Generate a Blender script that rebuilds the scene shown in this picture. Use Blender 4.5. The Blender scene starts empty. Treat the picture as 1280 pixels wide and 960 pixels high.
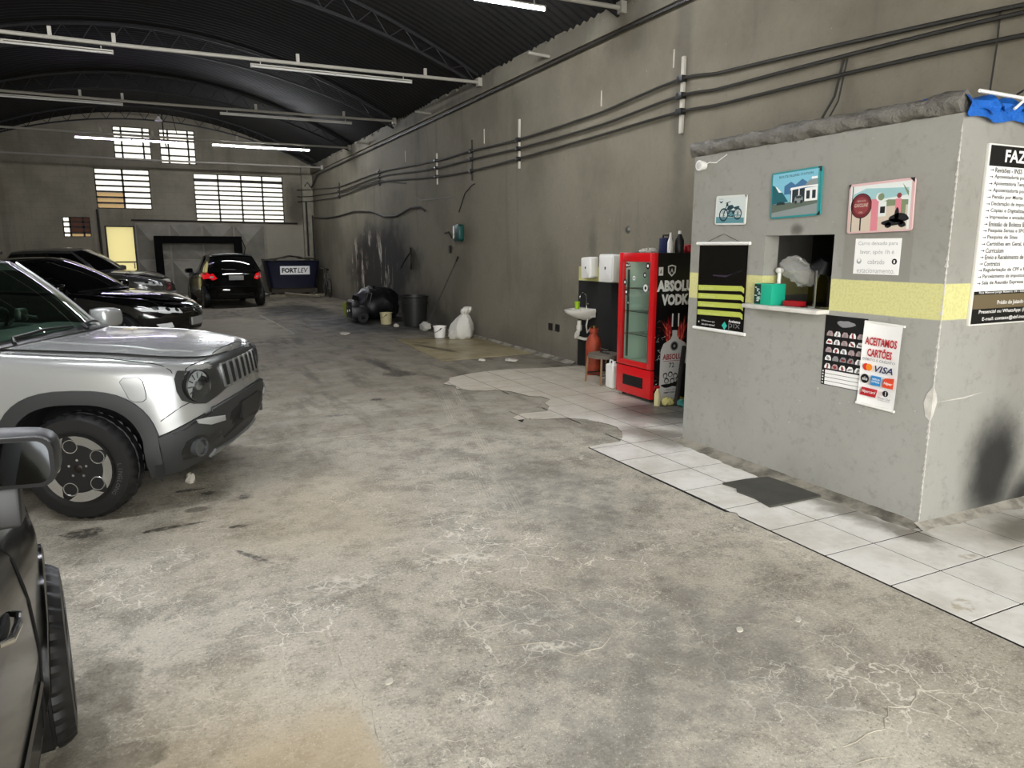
import bpy, bmesh, math, random
import numpy as np
from mathutils import Vector, Matrix, Euler
from mathutils.bvhtree import BVHTree
SC = bpy.context.scene
COL = SC.collection
PI = math.pi
random.seed(11)
V = Vector

# ------------------------------------------------------------------ camera
cam_data = bpy.data.cameras.new('camera')
cam_data.sensor_fit = 'HORIZONTAL'; cam_data.sensor_width = 36.0
cam_data.lens = 900.0/1280.0*36.0
cam_data.clip_start = 0.05; cam_data.clip_end = 300
cam = bpy.data.objects.new('camera', cam_data); COL.objects.link(cam)
cam.location = (0, 0, 1.70)
cam.rotation_euler = (math.radians(90-10.70), 0, math.radians(-26.014))
SC.camera = cam

# ------------------------------------------------------------------ sky, daylight through the entrance, exposure
w = bpy.data.worlds.new('overcast_sky'); SC.world = w; w.use_nodes = True
bg = w.node_tree.nodes['Background']
bg.inputs['Color'].default_value = (0.97, 0.98, 1.0, 1); bg.inputs['Strength'].default_value = 1.15

def area(name, loc, rot, sx, sy, power, col=(1, 1, 1)):
    d = bpy.data.lights.new(name, 'AREA'); d.shape = 'RECTANGLE'; d.size = sx; d.size_y = sy
    d.energy = power; d.color = col
    o = bpy.data.objects.new(name, d); COL.objects.link(o); o.location = loc; o.rotation_euler = rot
    return o
# daylight coming in through the open entrance behind the camera
area('entrance_daylight', (-1.6, -4.3, 2.6), (math.radians(84), 0, 0), 6.4, 4.0, 200, (1.0, 0.985, 0.95))

vs = SC.view_settings
SC.display_settings.display_device = 'sRGB'
vs.view_transform = 'Standard'; vs.look = 'None'; vs.gamma = 1.0; vs.use_curve_mapping = False
vs.exposure = 2.05
SC.cycles.use_denoising = True
SC.cycles.max_bounces = 8; SC.cycles.diffuse_bounces = 4; SC.cycles.glossy_bounces = 4
SC.cycles.transmission_bounces = 6; SC.cycles.transparent_max_bounces = 12
SC.cycles.sample_clamp_indirect = 6.0
SC.cycles.caustics_reflective = False; SC.cycles.caustics_refractive = False

# ------------------------------------------------------------------ materials
def lin(c):
    if isinstance(c, str):
        c = c.lstrip('#'); c = [int(c[i:i+2], 16)/255 for i in (0, 2, 4)]
    return tuple((x/12.92 if x <= .04045 else ((x+.055)/1.055)**2.4) for x in c[:3])+(1.0,)

class NT:
    """small helper that strings shader nodes together"""
    def __init__(s, m):
        m.use_nodes = True; s.t = m.node_tree; s.n = s.t.nodes; s.l = s.t.links
        s.b = s.n['Principled BSDF']
        tc = s.n.new('ShaderNodeNewGeometry'); s.pos = tc.outputs['Position']
    def set(s, sock, v):
        if isinstance(v, bpy.types.NodeSocket): s.l.new(v, sock)
        else: sock.default_value = v
    def math(s, op, a, b=0.0, clamp=False):
        n = s.n.new('ShaderNodeMath'); n.operation = op; n.use_clamp = clamp
        s.set(n.inputs[0], a); s.set(n.inputs[1], b); return n.outputs[0]
    def vmul(s, v, k):
        n = s.n.new('ShaderNodeVectorMath'); n.operation = 'MULTIPLY'; s.set(n.inputs[0], v); n.inputs[1].default_value = k; return n.outputs[0]
    def noise(s, scale, detail=4, rough=.55, vec=None, dist=0):
        n = s.n.new('ShaderNodeTexNoise'); n.inputs['Scale'].default_value = scale
        n.inputs['Detail'].default_value = detail; n.inputs['Roughness'].default_value = rough
        n.inputs['Distortion'].default_value = dist
        s.l.new(vec or s.pos, n.inputs['Vector']); return n.outputs['Fac']
    def vor(s, scale, vec=None, feature='F1', out='Distance'):
        n = s.n.new('ShaderNodeTexVoronoi'); n.feature = feature; n.inputs['Scale'].default_value = scale
        s.l.new(vec or s.pos, n.inputs['Vector']); return n.outputs[out]
    def ramp(s, v, a, b, c=0.0, d=1.0, smooth=True):
        n = s.n.new('ShaderNodeMapRange'); n.interpolation_type = 'SMOOTHSTEP' if smooth else 'LINEAR'
        s.set(n.inputs[0], v); n.inputs[1].default_value = a; n.inputs[2].default_value = b
        n.inputs[3].default_value = c; n.inputs[4].default_value = d; return n.outputs[0]
    def mix(s, f, a, b, mode='MIX'):
        n = s.n.new('ShaderNodeMix'); n.data_type = 'RGBA'; n.blend_type = mode
        s.set(n.inputs[0], f); s.set(n.inputs[6], a); s.set(n.inputs[7], b); return n.outputs[2]
    def sep(s, v):
        n = s.n.new('ShaderNodeSeparateXYZ'); s.l.new(v, n.inputs[0]); return n.outputs
    def blob(s, c, r, rot=0, amp=.35, scale=4, soft=.35, axes='xy'):
        """irregular patch around c with radii r: 1 inside, 0 outside"""
        n = s.n.new('ShaderNodeVectorMath'); n.operation = 'SUBTRACT'; s.l.new(s.pos, n.inputs[0]); n.inputs[1].default_value = c
        v = n.outputs[0]
        if rot:
            q = s.n.new('ShaderNodeVectorRotate'); q.rotation_type = 'Z_AXIS'; q.inputs['Angle'].default_value = -rot
            s.l.new(v, q.inputs['Vector']); v = q.outputs[0]
        v = s.vmul(v, tuple(1/x if x else 0 for x in r))
        n = s.n.new('ShaderNodeVectorMath'); n.operation = 'LENGTH'; s.l.new(v, n.inputs[0])
        d = s.math('ADD', n.outputs['Value'], s.math('MULTIPLY', s.math('SUBTRACT', s.noise(scale, 5, .6), .5), amp*4))
        return s.ramp(d, 1.0, 1.0-soft)
    def mx(s, *m):
        r = m[0]
        for x in m[1:]: r = s.math('MAXIMUM', r, x)
        return r
    def bump(s, h, strength=.3, dist=.01):
        n = s.n.new('ShaderNodeBump'); n.inputs['Strength'].default_value = strength; n.inputs['Distance'].default_value = dist
        s.l.new(h, n.inputs['Height']); s.l.new(n.outputs[0], s.b.inputs['Normal'])
    def color(s, v): s.set(s.b.inputs['Base Color'], v)
    def rough(s, v): s.set(s.b.inputs['Roughness'], v)

MATS = {}
def mat(name, c, rough=.5, metal=0, spec=.5, coat=0, noise=None, bump=None, emit=None, strength=1, trans=0, alpha=1, ior=1.45):
    if name in MATS: return MATS[name]
    m = bpy.data.materials.new(name); t = NT(m); b = t.b
    col = lin(c); b.inputs['Base Color'].default_value = col
    b.inputs['Roughness'].default_value = rough; b.inputs['Metallic'].default_value = metal
    b.inputs['Specular IOR Level'].default_value = spec; b.inputs['Coat Weight'].default_value = coat
    b.inputs['Coat Roughness'].default_value = .04; b.inputs['IOR'].default_value = ior
    b.inputs['Transmission Weight'].default_value = trans; b.inputs['Alpha'].default_value = alpha
    if noise:
        sc, amt, c2 = noise
        t.color(t.mix(t.math('MULTIPLY', t.ramp(t.noise(sc, 6, .6), .35, .7), amt), col, lin(c2)))
    if bump: t.bump(t.noise(bump[0], 5, .6), bump[1], bump[2] if len(bump) > 2 else .005)
    if emit:
        b.inputs['Emission Color'].default_value = lin(emit); b.inputs['Emission Strength'].default_value = strength
    MATS[name] = m; return m

def glass(name, tint, see=.6, rough=.02):
    """thin pane: part see-through, part mirror-like by Fresnel"""
    if name in MATS: return MATS[name]
    m = bpy.data.materials.new(name); m.use_nodes = True; t = m.node_tree; n = t.nodes; n.clear()
    o = n.new('ShaderNodeOutputMaterial'); a = n.new('ShaderNodeBsdfTransparent'); g = n.new('ShaderNodeBsdfGlossy')
    a.inputs['Color'].default_value = tuple(x*see for x in lin(tint)[:3])+(1,); g.inputs['Roughness'].default_value = rough
    f = n.new('ShaderNodeFresnel'); gm = n.new('ShaderNodeNewGeometry'); io = n.new('ShaderNodeMapRange')      # same weak mirror from either side
    io.inputs[3].default_value = 1.5; io.inputs[4].default_value = 1/1.5
    t.links.new(gm.outputs['Backfacing'], io.inputs[0]); t.links.new(io.outputs[0], f.inputs['IOR'])
    x = n.new('ShaderNodeMixShader'); t.links.new(f.outputs[0], x.inputs[0]); t.links.new(a.outputs[0], x.inputs[1])
    t.links.new(g.outputs[0], x.inputs[2]); t.links.new(x.outputs[0], o.inputs[0])
    MATS[name] = m; return m

def frosted(name, tint, k=.62):
    """wired frosted window pane lit by the sky outside"""
    if name in MATS: return MATS[name]
    m = bpy.data.materials.new(name); m.use_nodes = True; t = m.node_tree; n = t.nodes; n.clear()
    o = n.new('ShaderNodeOutputMaterial'); a = n.new('ShaderNodeBsdfTransparent'); g = n.new('ShaderNodeBsdfTranslucent')
    a.inputs['Color'].default_value = tuple(q*k for q in lin(tint)[:3])+(1,); g.inputs['Color'].default_value = tuple(q*k for q in lin(tint)[:3])+(1,)
    x = n.new('ShaderNodeMixShader'); x.inputs[0].default_value = .35
    t.links.new(a.outputs[0], x.inputs[1]); t.links.new(g.outputs[0], x.inputs[2]); t.links.new(x.outputs[0], o.inputs[0])
    MATS[name] = m; return m

# ------------------------------------------------------------------ mesh builder
class MB:
    def __init__(s): s.v = []; s.f = []; s.m = []; s.cur = 0
    def add(s, vs_, fs, mi=None):
        o = len(s.v); s.v += [tuple(p) for p in vs_]; s.f += [tuple(i+o for i in f) for f in fs]
        s.m += [s.cur if mi is None else mi]*len(fs); return s
    def box(s, x0, x1, y0, y1, z0, z1, M=None, mi=None):
        p = [V((x, y, z)) for z in (z0, z1) for y in (y0, y1) for x in (x0, x1)]
        if M is not None: p = [M @ q for q in p]
        return s.add(p, [(0, 2, 3, 1), (4, 5, 7, 6), (0, 1, 5, 4), (2, 6, 7, 3), (0, 4, 6, 2), (1, 3, 7, 5)], mi)
    def cyl(s, p0, p1, r0, r1=None, n=16, caps=True, mi=None):
        r1 = r0 if r1 is None else r1; p0, p1 = V(p0), V(p1); d = (p1-p0).normalized()
        a = d.orthogonal().normalized(); b = d.cross(a); ring = []
        for p, r in ((p0, r0), (p1, r1)):
            ring += [p+(a*math.cos(2*PI*i/n)+b*math.sin(2*PI*i/n))*r for i in range(n)]
        f = [(i, (i+1) % n, n+(i+1) % n, n+i) for i in range(n)]
        if caps: f += [tuple(range(n-1, -1, -1)), tuple(range(n, 2*n))]
        return s.add(ring, f, mi)
    def tube(s, pts, r, n=6, closed=False, mi=None):
        pts = [V(p) for p in pts]; N = len(pts); rr = r if isinstance(r, (list, tuple)) else [r]*N
        vs_ = []; a = None
        for i, p in enumerate(pts):
            if closed: d = (pts[(i+1) % N]-pts[i-1])
            else: d = pts[min(i+1, N-1)]-pts[max(i-1, 0)]
            d = d.normalized() if d.length > 1e-9 else V((0, 0, 1))
            if a is None: a = d.orthogonal().normalized()
            a = (a-d*a.dot(d)); a = a.normalized() if a.length > 1e-6 else d.orthogonal().normalized()
            b = d.cross(a)
            vs_ += [p+(a*math.cos(2*PI*k/n)+b*math.sin(2*PI*k/n))*rr[i] for k in range(n)]
        f = []
        for i in range(N if closed else N-1):
            j = (i+1) % N
            f += [(i*n+k, i*n+(k+1) % n, j*n+(k+1) % n, j*n+k) for k in range(n)]
        if not closed: f += [tuple(range(n-1, -1, -1)), tuple((N-1)*n+k for k in range(n))]
        return s.add(vs_, f, mi)
    def lathe(s, prof, n=24, M=None, mi=None, wob=None, closed=False):
        vs_ = []
        for j, (r, z) in enumerate(prof):
            for i in range(n):
                q = r+(wob(i, j) if wob else 0); t = 2*PI*i/n
                vs_.append(V((q*math.cos(t), q*math.sin(t), z)))
        if M is not None: vs_ = [M @ q for q in vs_]
        K = len(prof)
        f = [(j*n+i, j*n+(i+1) % n, ((j+1) % K)*n+(i+1) % n, ((j+1) % K)*n+i) for j in range(K if closed else K-1) for i in range(n)]
        if not closed:
            if prof[0][0] > 1e-6: f.append(tuple(range(n-1, -1, -1)))
            if prof[-1][0] > 1e-6: f.append(tuple((K-1)*n+i for i in range(n)))
        return s.add(vs_, f, mi)
    def prism(s, poly, z0, z1, M=None, mi=None):
        n = len(poly); vs_ = [V((x, y, z0)) for x, y in poly]+[V((x, y, z1)) for x, y in poly]
        if M is not None: vs_ = [M @ q for q in vs_]
        return s.add(vs_, [tuple(range(n-1, -1, -1)), tuple(range(n, 2*n))]+[(i, (i+1) % n, n+(i+1) % n, n+i) for i in range(n)], mi)
    def grid(s, fn, us, ws, mi=None, flip=False):
        vs_ = [V(fn(u, t)) for t in ws for u in us]; n = len(us)
        f = [(j*n+i, j*n+i+1, (j+1)*n+i+1, (j+1)*n+i) for j in range(len(ws)-1) for i in range(n-1)]
        if flip: f = [q[::-1] for q in f]
        return s.add(vs_, f, mi)
    def sellip(s, c, r, e=.5, n=20, m=12, M=None, mi=None):
        """superellipsoid: rounded box to ball"""
        def pw(a, k): return math.copysign(abs(a)**k, a)
        vs_ = []; f = []
        for j in range(m+1):
            ph = -PI/2+PI*j/m
            for i in range(n):
                t = 2*PI*i/n
                q = V((c[0]+r[0]*pw(math.cos(ph), e)*pw(math.cos(t), e), c[1]+r[1]*pw(math.cos(ph), e)*pw(math.sin(t), e), c[2]+r[2]*pw(math.sin(ph), e)))
                vs_.append(M @ q if M is not None else q)
        for j in range(m):
            for i in range(n): f.append((j*n+i, j*n+(i+1) % n, (j+1)*n+(i+1) % n, (j+1)*n+i))
        return s.add(vs_, f, mi)
    def mesh(s, name, mats, smooth=35, bevel=0, seg=2, merge=False):
        me = bpy.data.meshes.new(name); me.from_pydata([tuple(p) for p in s.v], [], s.f)
        if not isinstance(mats, (list, tuple)): mats = [mats]
        for m in mats: me.materials.append(m)
        if len(mats) > 1: me.polygons.foreach_set('material_index', s.m)
        if bevel or merge:
            bm = bmesh.new(); bm.from_mesh(me)
            if merge: bmesh.ops.remove_doubles(bm, verts=bm.verts, dist=1e-4)
            if bevel:
                e = [x for x in bm.edges if len(x.link_faces) == 2 and x.calc_face_angle(0) > .6]
                bmesh.ops.bevel(bm, geom=e, offset=bevel, segments=seg, affect='EDGES', profile=.5, clamp_overlap=True)
            bm.to_mesh(me); bm.free()
        if smooth:
            me.polygons.foreach_set('use_smooth', [True]*len(me.polygons)); me.set_sharp_from_angle(angle=math.radians(smooth))
        me.update(); return me
    def build(s, name, mats, parent=None, **k):
        o = bpy.data.objects.new(name, s.mesh(name, mats, **k)); COL.objects.link(o)
        if parent: o.parent = parent
        return o

def tag(o, label=None, cat=None, group=None, kind=None):
    for k, x in (('label', label), ('category', cat), ('group', group), ('kind', kind)):
        if x: o[k] = x
    return o
def thing(name, label, cat, loc=(0, 0, 0), rz=0, group=None, M=None):
    o = bpy.data.objects.new(name, None); o.empty_display_size = .1; COL.objects.link(o)
    if M is not None: o.matrix_world = M
    else: o.location = loc; o.rotation_euler = (0, 0, rz)
    return tag(o, label, cat, group)
def solo(mb, name, mats, label, cat, loc=(0, 0, 0), rz=0, group=None, M=None, **k):
    o = mb.build(name, mats, **k)
    if M is not None: o.matrix_world = M
    else: o.location = loc; o.rotation_euler = (0, 0, rz)
    return tag(o, label, cat, group)
def struct(mb, name, mats, **k): return tag(mb.build(name, mats, **k), kind='structure')
def frame(o, right, up):
    r, u = V(right).normalized(), V(up).normalized(); n = r.cross(u)
    return Matrix(((r.x, u.x, n.x, o[0]), (r.y, u.y, n.y, o[1]), (r.z, u.z, n.z, o[2]), (0, 0, 0, 1)))
def copy_tree(o, parent=None):
    c = o.copy(); COL.objects.link(c)
    if parent: c.parent = parent
    for ch in list(o.children): copy_tree(ch, c)
    return c
def RX(a): return Matrix.Rotation(a, 4, 'X')
def RY(a): return Matrix.Rotation(a, 4, 'Y')
def RZ(a): return Matrix.Rotation(a, 4, 'Z')
def TR(*p): return Matrix.Translation(V(p))

def text_geo(s, bold=0, shear=0):
    cu = bpy.data.curves.new('lettering', 'FONT'); cu.body = s; cu.size = 1; cu.offset = bold; cu.shear = shear; cu.resolution_u = 2
    ob = bpy.data.objects.new('lettering', cu); me = bpy.data.meshes.new_from_object(ob)
    vs_ = [v.co.copy() for v in me.vertices]; fs = [tuple(p.vertices) for p in me.polygons]
    bpy.data.objects.remove(ob); bpy.data.curves.remove(cu); bpy.data.meshes.remove(me)
    return vs_, fs
def text(mb, s, x, y, w_=None, h=None, z=.0015, mi=None, bold=0.0, shear=0, align='L', M=None):
    """flat lettering: lower left corner at x, y; w_ and h stretch it"""
    vs_, fs = text_geo(s, bold, shear)
    if not vs_: return
    x0, x1 = min(v.x for v in vs_), max(v.x for v in vs_); y0, y1 = min(v.y for v in vs_), max(v.y for v in vs_)
    sy = (h/(y1-y0)) if h else (w_/(x1-x0)); sx = (w_/(x1-x0)) if w_ else sy
    W = (x1-x0)*sx; ox = x-(W/2 if align == 'C' else W if align == 'R' else 0)
    pts = [V((ox+(v.x-x0)*sx, y+(v.y-y0)*sy, z)) for v in vs_]
    if M is not None: pts = [M @ p for p in pts]
    mb.add(pts, fs, mi)
def disc(mb, x, y, r, z, n=20, mi=None, ry=None):
    ry = ry or r; mb.add([V((x+r*math.cos(2*PI*i/n), y+ry*math.sin(2*PI*i/n), z)) for i in range(n)], [tuple(range(n))], mi)
def rect(mb, x0, x1, y0, y1, z, mi=None): mb.add([(x0, y0, z), (x1, y0, z), (x1, y1, z), (x0, y1, z)], [(0, 1, 2, 3)], mi)
def poly(mb, pts, z, mi=None): mb.add([(x, y, z) for x, y in pts], [tuple(range(len(pts)))], mi)
def rrect(x0, x1, y0, y1, r, k=4):
    o = []
    for cx, cy, a in ((x1-r, y1-r, 0), (x0+r, y1-r, PI/2), (x0+r, y0+r, PI), (x1-r, y0+r, 1.5*PI)):
        o += [(cx+r*math.cos(a+PI/2*i/k), cy+r*math.sin(a+PI/2*i/k)) for i in range(k+1)]
    return o
def blobpoly(cx, cy, rx, ry, rot=0, jag=.2, n=26, seed=0):
    q = random.Random(seed); ph = [q.uniform(0, 6.28) for _ in range(5)]; o = []
    for i in range(n):
        t = 2*PI*i/n; k = 1+jag*sum(math.sin((m+2)*t+ph[m])/(m+1.2) for m in range(5))
        x, y = rx*k*math.cos(t), ry*k*math.sin(t)
        o.append((cx+x*math.cos(rot)-y*math.sin(rot), cy+x*math.sin(rot)+y*math.cos(rot)))
    return o

# ================================================================== SETTING
XL, XR, YF, YB = -5.4, 5.5, -4.6, 28.5
def arch(x): return 6.2-.0498*(x-.05)**2

# ---- floor: worn concrete
def floor_material():
    m = bpy.data.materials.new('worn_concrete'); t = NT(m)
    P_ = t.pos; x, y, z = t.sep(P_)
    c = t.mix(t.ramp(t.noise(.55, 6, .6), .35, .68), lin('#b0a897'), lin('#cbc4b2'))
    c = t.mix(t.math('MULTIPLY', t.ramp(t.noise(2.6, 8, .72), .44, .64), .65), c, lin('#746e61'))
    c = t.mix(t.math('MULTIPLY', t.ramp(t.noise(9, 8, .75), .5, .68), .55), c, lin('#6b665a'))
    fine = t.noise(70, 6, .8)
    c = t.mix(t.ramp(fine, .46, .34, 0, .85), c, lin('#5b564a'))
    c = t.mix(t.ramp(fine, .54, .66, 0, .85), c, lin('#ece6d6'))
    f2 = t.noise(24, 7, .78)
    c = t.mix(t.math('MULTIPLY', t.ramp(f2, .47, .36, 0, .6), t.ramp(t.noise(1.3, 5, .6), .42, .6)), c, lin('#57524a'))
    # hairline pale veins
    wv = t.n.new('ShaderNodeVectorMath'); wv.operation = 'ADD'; t.l.new(P_, wv.inputs[0])
    nz = t.n.new('ShaderNodeTexNoise'); nz.inputs['Scale'].default_value = 5; nz.inputs['Detail'].default_value = 6; t.l.new(P_, nz.inputs['Vector'])
    t.l.new(t.vmul(nz.outputs['Color'], (.35, .35, .35)), wv.inputs[1])
    vn = t.ramp(t.vor(4.2, vec=wv.outputs[0], feature='DISTANCE_TO_EDGE'), .022, .004)
    vn2 = t.ramp(t.vor(11, vec=wv.outputs[0], feature='DISTANCE_TO_EDGE'), .03, .006)
    vmask = t.ramp(t.noise(.9, 5, .65), .46, .60)
    vn = t.mx(t.math('MULTIPLY', vn, vmask), t.math('MULTIPLY', vn2, t.ramp(t.noise(1.7, 5, .65), .52, .64)))
    vn = t.math('MULTIPLY', vn, t.ramp(y, 7.5, 4.0))
    c = t.mix(t.math('MULTIPLY', vn, .8), c, lin('#e8e2d2'))
    sandy = t.mx(t.blob((.0, 2.1, 0), (.75, 1.3, 1), amp=.3, scale=1.5, soft=.8), t.blob((.7, 4.6, 0), (1.1, 1.3, 1), amp=.3, scale=1.5, soft=.9))
    c = t.mix(t.math('MULTIPLY', sandy, .3), c, lin('#bba986'))
    edge = t.math('MULTIPLY', t.ramp(t.math('ADD', x, t.math('MULTIPLY', t.noise(7, 5), .12)), .64, .58), t.ramp(t.math('ADD', y, t.math('MULTIPLY', t.noise(2, 5), .8)), 3.1, 2.6))
    c = t.mix(t.math('MULTIPLY', edge, .55), c, lin('#b9a580'))
    grey = t.mx(t.blob((1.75, 2.2, 0), (1.1, 1.0, 1), amp=.4, scale=2, soft=.6), t.blob((2.4, 4.2, 0), (.7, 1.2, 1), amp=.4, scale=2, soft=.7))
    c = t.mix(t.math('MULTIPLY', t.math('MULTIPLY', grey, t.ramp(t.noise(5, 7, .7), .38, .6, .25, 1)), .6), c, lin('#77756f'))
    # exposed aggregate
    sp = t.ramp(t.vor(75), .22, .12); spm = t.ramp(t.noise(1.1, 4, .6), .42, .6)
    near = t.ramp(y, 9.0, 4.0)
    sp = t.math('MULTIPLY', t.math('MULTIPLY', sp, spm), near)
    c = t.mix(t.math('MULTIPLY', sp, .9), c, lin('#d6cfbd'))
    dk = t.math('MULTIPLY', t.ramp(t.noise(38, 5, .75), .58, .68), t.ramp(t.noise(1.6, 4, .6), .5, .62))
    c = t.mix(t.math('MULTIPLY', dk, .75), c, lin('#4a473e'))
    # browner, darker ground further in
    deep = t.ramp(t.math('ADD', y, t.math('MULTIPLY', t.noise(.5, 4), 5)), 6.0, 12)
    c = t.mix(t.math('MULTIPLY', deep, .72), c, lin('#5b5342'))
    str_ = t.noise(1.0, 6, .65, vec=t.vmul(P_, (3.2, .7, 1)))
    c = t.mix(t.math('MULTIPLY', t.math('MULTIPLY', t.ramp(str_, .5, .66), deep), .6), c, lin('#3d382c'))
    # pale dry patch with a straight edge, far aisle
    pale = t.blob((1.4, 16.6, 0), (1.25, 2.9, 1), amp=.3, scale=1.2, soft=.3)
    pale = t.math('MULTIPLY', pale, t.ramp(x, 2.42, 2.38))
    c = t.mix(t.math('MULTIPLY', pale, .8), c, lin('#a59c86'))
    # washing bay: wet and nearly black
    wet = t.mx(t.blob((4.4, 16.4, 0), (1.75, 3.0, 1), amp=.22, scale=1.1, soft=.5), t.blob((3.4, 20.5, 0), (1.2, 3.2, 1), amp=.25, scale=1.1, soft=.5))
    wet = t.math('MULTIPLY', wet, t.ramp(x, 2.35, 2.5))
    c = t.mix(t.math('MULTIPLY', wet, .92), c, lin('#1b1913'))
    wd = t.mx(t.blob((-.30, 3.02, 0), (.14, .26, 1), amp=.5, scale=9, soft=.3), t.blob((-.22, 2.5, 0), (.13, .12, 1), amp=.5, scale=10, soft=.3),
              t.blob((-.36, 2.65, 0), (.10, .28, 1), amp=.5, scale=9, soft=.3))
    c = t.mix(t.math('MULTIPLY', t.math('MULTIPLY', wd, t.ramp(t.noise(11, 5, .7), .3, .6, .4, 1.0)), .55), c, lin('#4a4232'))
    # oil spots
    oil = t.mx(t.blob((.11, 4.98, 0), (.085, .06, 1), amp=.06, scale=12, soft=.3))
    c = t.mix(t.math('MULTIPLY', oil, .6), c, lin('#37342c'))
    oil2 = t.mx(t.blob((-.1, 4.71, 0), (.12, .035, 1), .15, .25, 25, .2), t.blob((.04, 4.72, 0), (.14, .018, 1), .1, .3, 30, .3),
                t.blob((.20, 5.30, 0), (.06, .05, 1), 0, .4, 26, .3), t.blob((.07, 5.42, 0), (.11, .03, 1), 0, .5, 30, .3),
                t.blob((-.52, 4.84, 0), (.13, .10, 1), 0, .35, 18, .3), t.blob((.42, 5.10, 0), (.05, .05, 1), 0, .5, 30, .3),
                t.blob((.36, 4.03, 0), (.025, .19, 1), .55, .4, 25, .4), t.blob((2.85, 10.2, 0), (.10, .95, 1), .06, .35, 5, .4),
                t.blob((2.9, 9.45, 0), (.25, .26, 1), 0, .4, 7, .3), t.blob((.33, 4.55, 0), (.06, .03, 1), 0, .4, 30, .3),
                t.blob((1.55, 7.3, 0), (.14, .05, 1), 0, .5, 20, .3), t.blob((2.15, 7.9, 0), (.10, .08, 1), 0, .5, 20, .3))
    c = t.mix(t.math('MULTIPLY', t.math('MULTIPLY', oil2, t.ramp(t.noise(22, 5, .7), .36, .56, .25, 1)), .85), c, lin('#25221b'))
    # lime bloom round the patched slab
    eff = t.mx(t.blob((1.40, 3.52, 0), (.32, .11, 1), -.22, .3, 14, .5), t.blob((1.18, 2.80, 0), (.06, .12, 1), .3, .5, 16, .5), t.blob((1.40, 2.50, 0), (.16, .05, 1), -.3, .5, 16, .5), t.blob((.75, 3.5, 0), (.35, .12, 1), 0, .5, 9, .8))
    cell = t.ramp(t.vor(17, feature='DISTANCE_TO_EDGE'), .10, .0)
    eff = t.math('MULTIPLY', eff, t.mx(cell, t.ramp(t.noise(16, 4), .5, .62)))
    c = t.mix(t.math('MULTIPLY', eff, .8), c, lin('#dcd6c6'))
    # tyre tracks
    tr = None
    for k, ox in enumerate((-.10, .08)):
        d = t.math('ABSOLUTE', t.math('SUBTRACT', t.math('SUBTRACT', x, t.math('MULTIPLY', y, .285)), .78+ox))
        b = t.ramp(d, .06, .045); st = t.ramp(t.math('SINE', t.math('MULTIPLY', d, 300)), .2, .8)
        q = t.math('MULTIPLY', b, st); tr = q if tr is None else t.mx(tr, q)
    tr = t.math('MULTIPLY', tr, t.math('MULTIPLY', t.ramp(y, 9.2, 8.2), t.ramp(y, 3.5, 4.0)))
    tr = t.math('MULTIPLY', tr, t.ramp(t.noise(3, 4), .42, .6))
    c = t.mix(t.math('MULTIPLY', tr, .35), c, lin('#d3cbb8'))
    blackening = t.blob((4.75, 5.95, 0), (.75, .75, 1), amp=.15, scale=2, soft=.7)  # darker floor patch in the gap between booth and fridge
    c = t.mix(t.math('MULTIPLY', blackening, .6), c, lin('#2b2822'))
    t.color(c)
    t.rough(t.math('SUBTRACT', t.math('SUBTRACT', t.ramp(t.noise(3, 5), .3, .7, .62, .9), t.math('MULTIPLY', wet, .16)), t.math('MULTIPLY', oil2, .25)))
    h = t.math('ADD', t.math('MULTIPLY', t.noise(60, 6, .7), .6), t.noise(6, 5, .6))
    t.bump(h, .35, .012); return m
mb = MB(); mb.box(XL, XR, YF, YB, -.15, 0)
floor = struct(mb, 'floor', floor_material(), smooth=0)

# smooth screed slab in front of the washing bay
def screed_material():
    m = bpy.data.materials.new('beige_screed'); t = NT(m)
    c = t.mix(t.ramp(t.noise(1.4, 6, .6), .35, .7), lin('#a29673'), lin('#86795a'))
    x, y, z = t.sep(t.pos)
    dk = t.mx(t.blob((4.2, 12.4, 0), (.35, .1, 1), -.9, .4, 3, .5), t.blob((4.2, 11.6, 0), (.1, .8, 1), .25, .4, 4, .4), t.blob((5.1, 12.9, 0), (.8, .2, 1), 0, .3, 3, .5))
    c = t.mix(t.math('MULTIPLY', dk, .7), c, lin('#3f3828'))
    t.color(c); t.rough(t.ramp(t.noise(2, 5), .3, .7, .28, .55)); t.bump(t.noise(20, 5), .1, .005); return m
mb = MB(); mb.prism([(3.80, 10.22), (5.5, 10.36), (5.5, 13.15), (3.95, 13.1), (3.86, 11.6)], -.01, .008)
mb.build('screed_slab', screed_material(), floor, smooth=0)

# pale cracks and a cement joint standing slightly proud of the floor
crk = mat('crack_filler', '#bdb6a5', .9, noise=(9, .9, '#8d8574'))
def crack(pts, wd, seed=0, name='crack'):
    q = random.Random(seed); mb = MB(); P_ = []
    for a, b in zip(pts, pts[1:]):
        n = max(2, int(math.dist(a, b)/.035))
        for i in range(n):
            k = i/n; P_.append((a[0]+(b[0]-a[0])*k+q.uniform(-.014, .014), a[1]+(b[1]-a[1])*k+q.uniform(-.014, .014)))
    P_.append(pts[-1])
    vs_ = []; f = []
    for i, p in enumerate(P_):
        d = V((P_[min(i+1, len(P_)-1)][0]-P_[max(i-1, 0)][0], P_[min(i+1, len(P_)-1)][1]-P_[max(i-1, 0)][1])).normalized()
        k = wd*.8*q.uniform(.25, 1.5)*(.35 if i in (0, len(P_)-1) else 1)
        n = V((-d.y, d.x)); z = .0025
        vs_ += [(p[0]+n.x*k, p[1]+n.y*k, .0004), (p[0], p[1], z), (p[0]-n.x*k, p[1]-n.y*k, .0004)]
        if i: j = 3*i; f += [(j-3, j-2, j+1, j), (j-2, j-1, j+2, j+1)]
    mb.add(vs_, f); mb.build(name, crk, floor, smooth=0)
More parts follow.
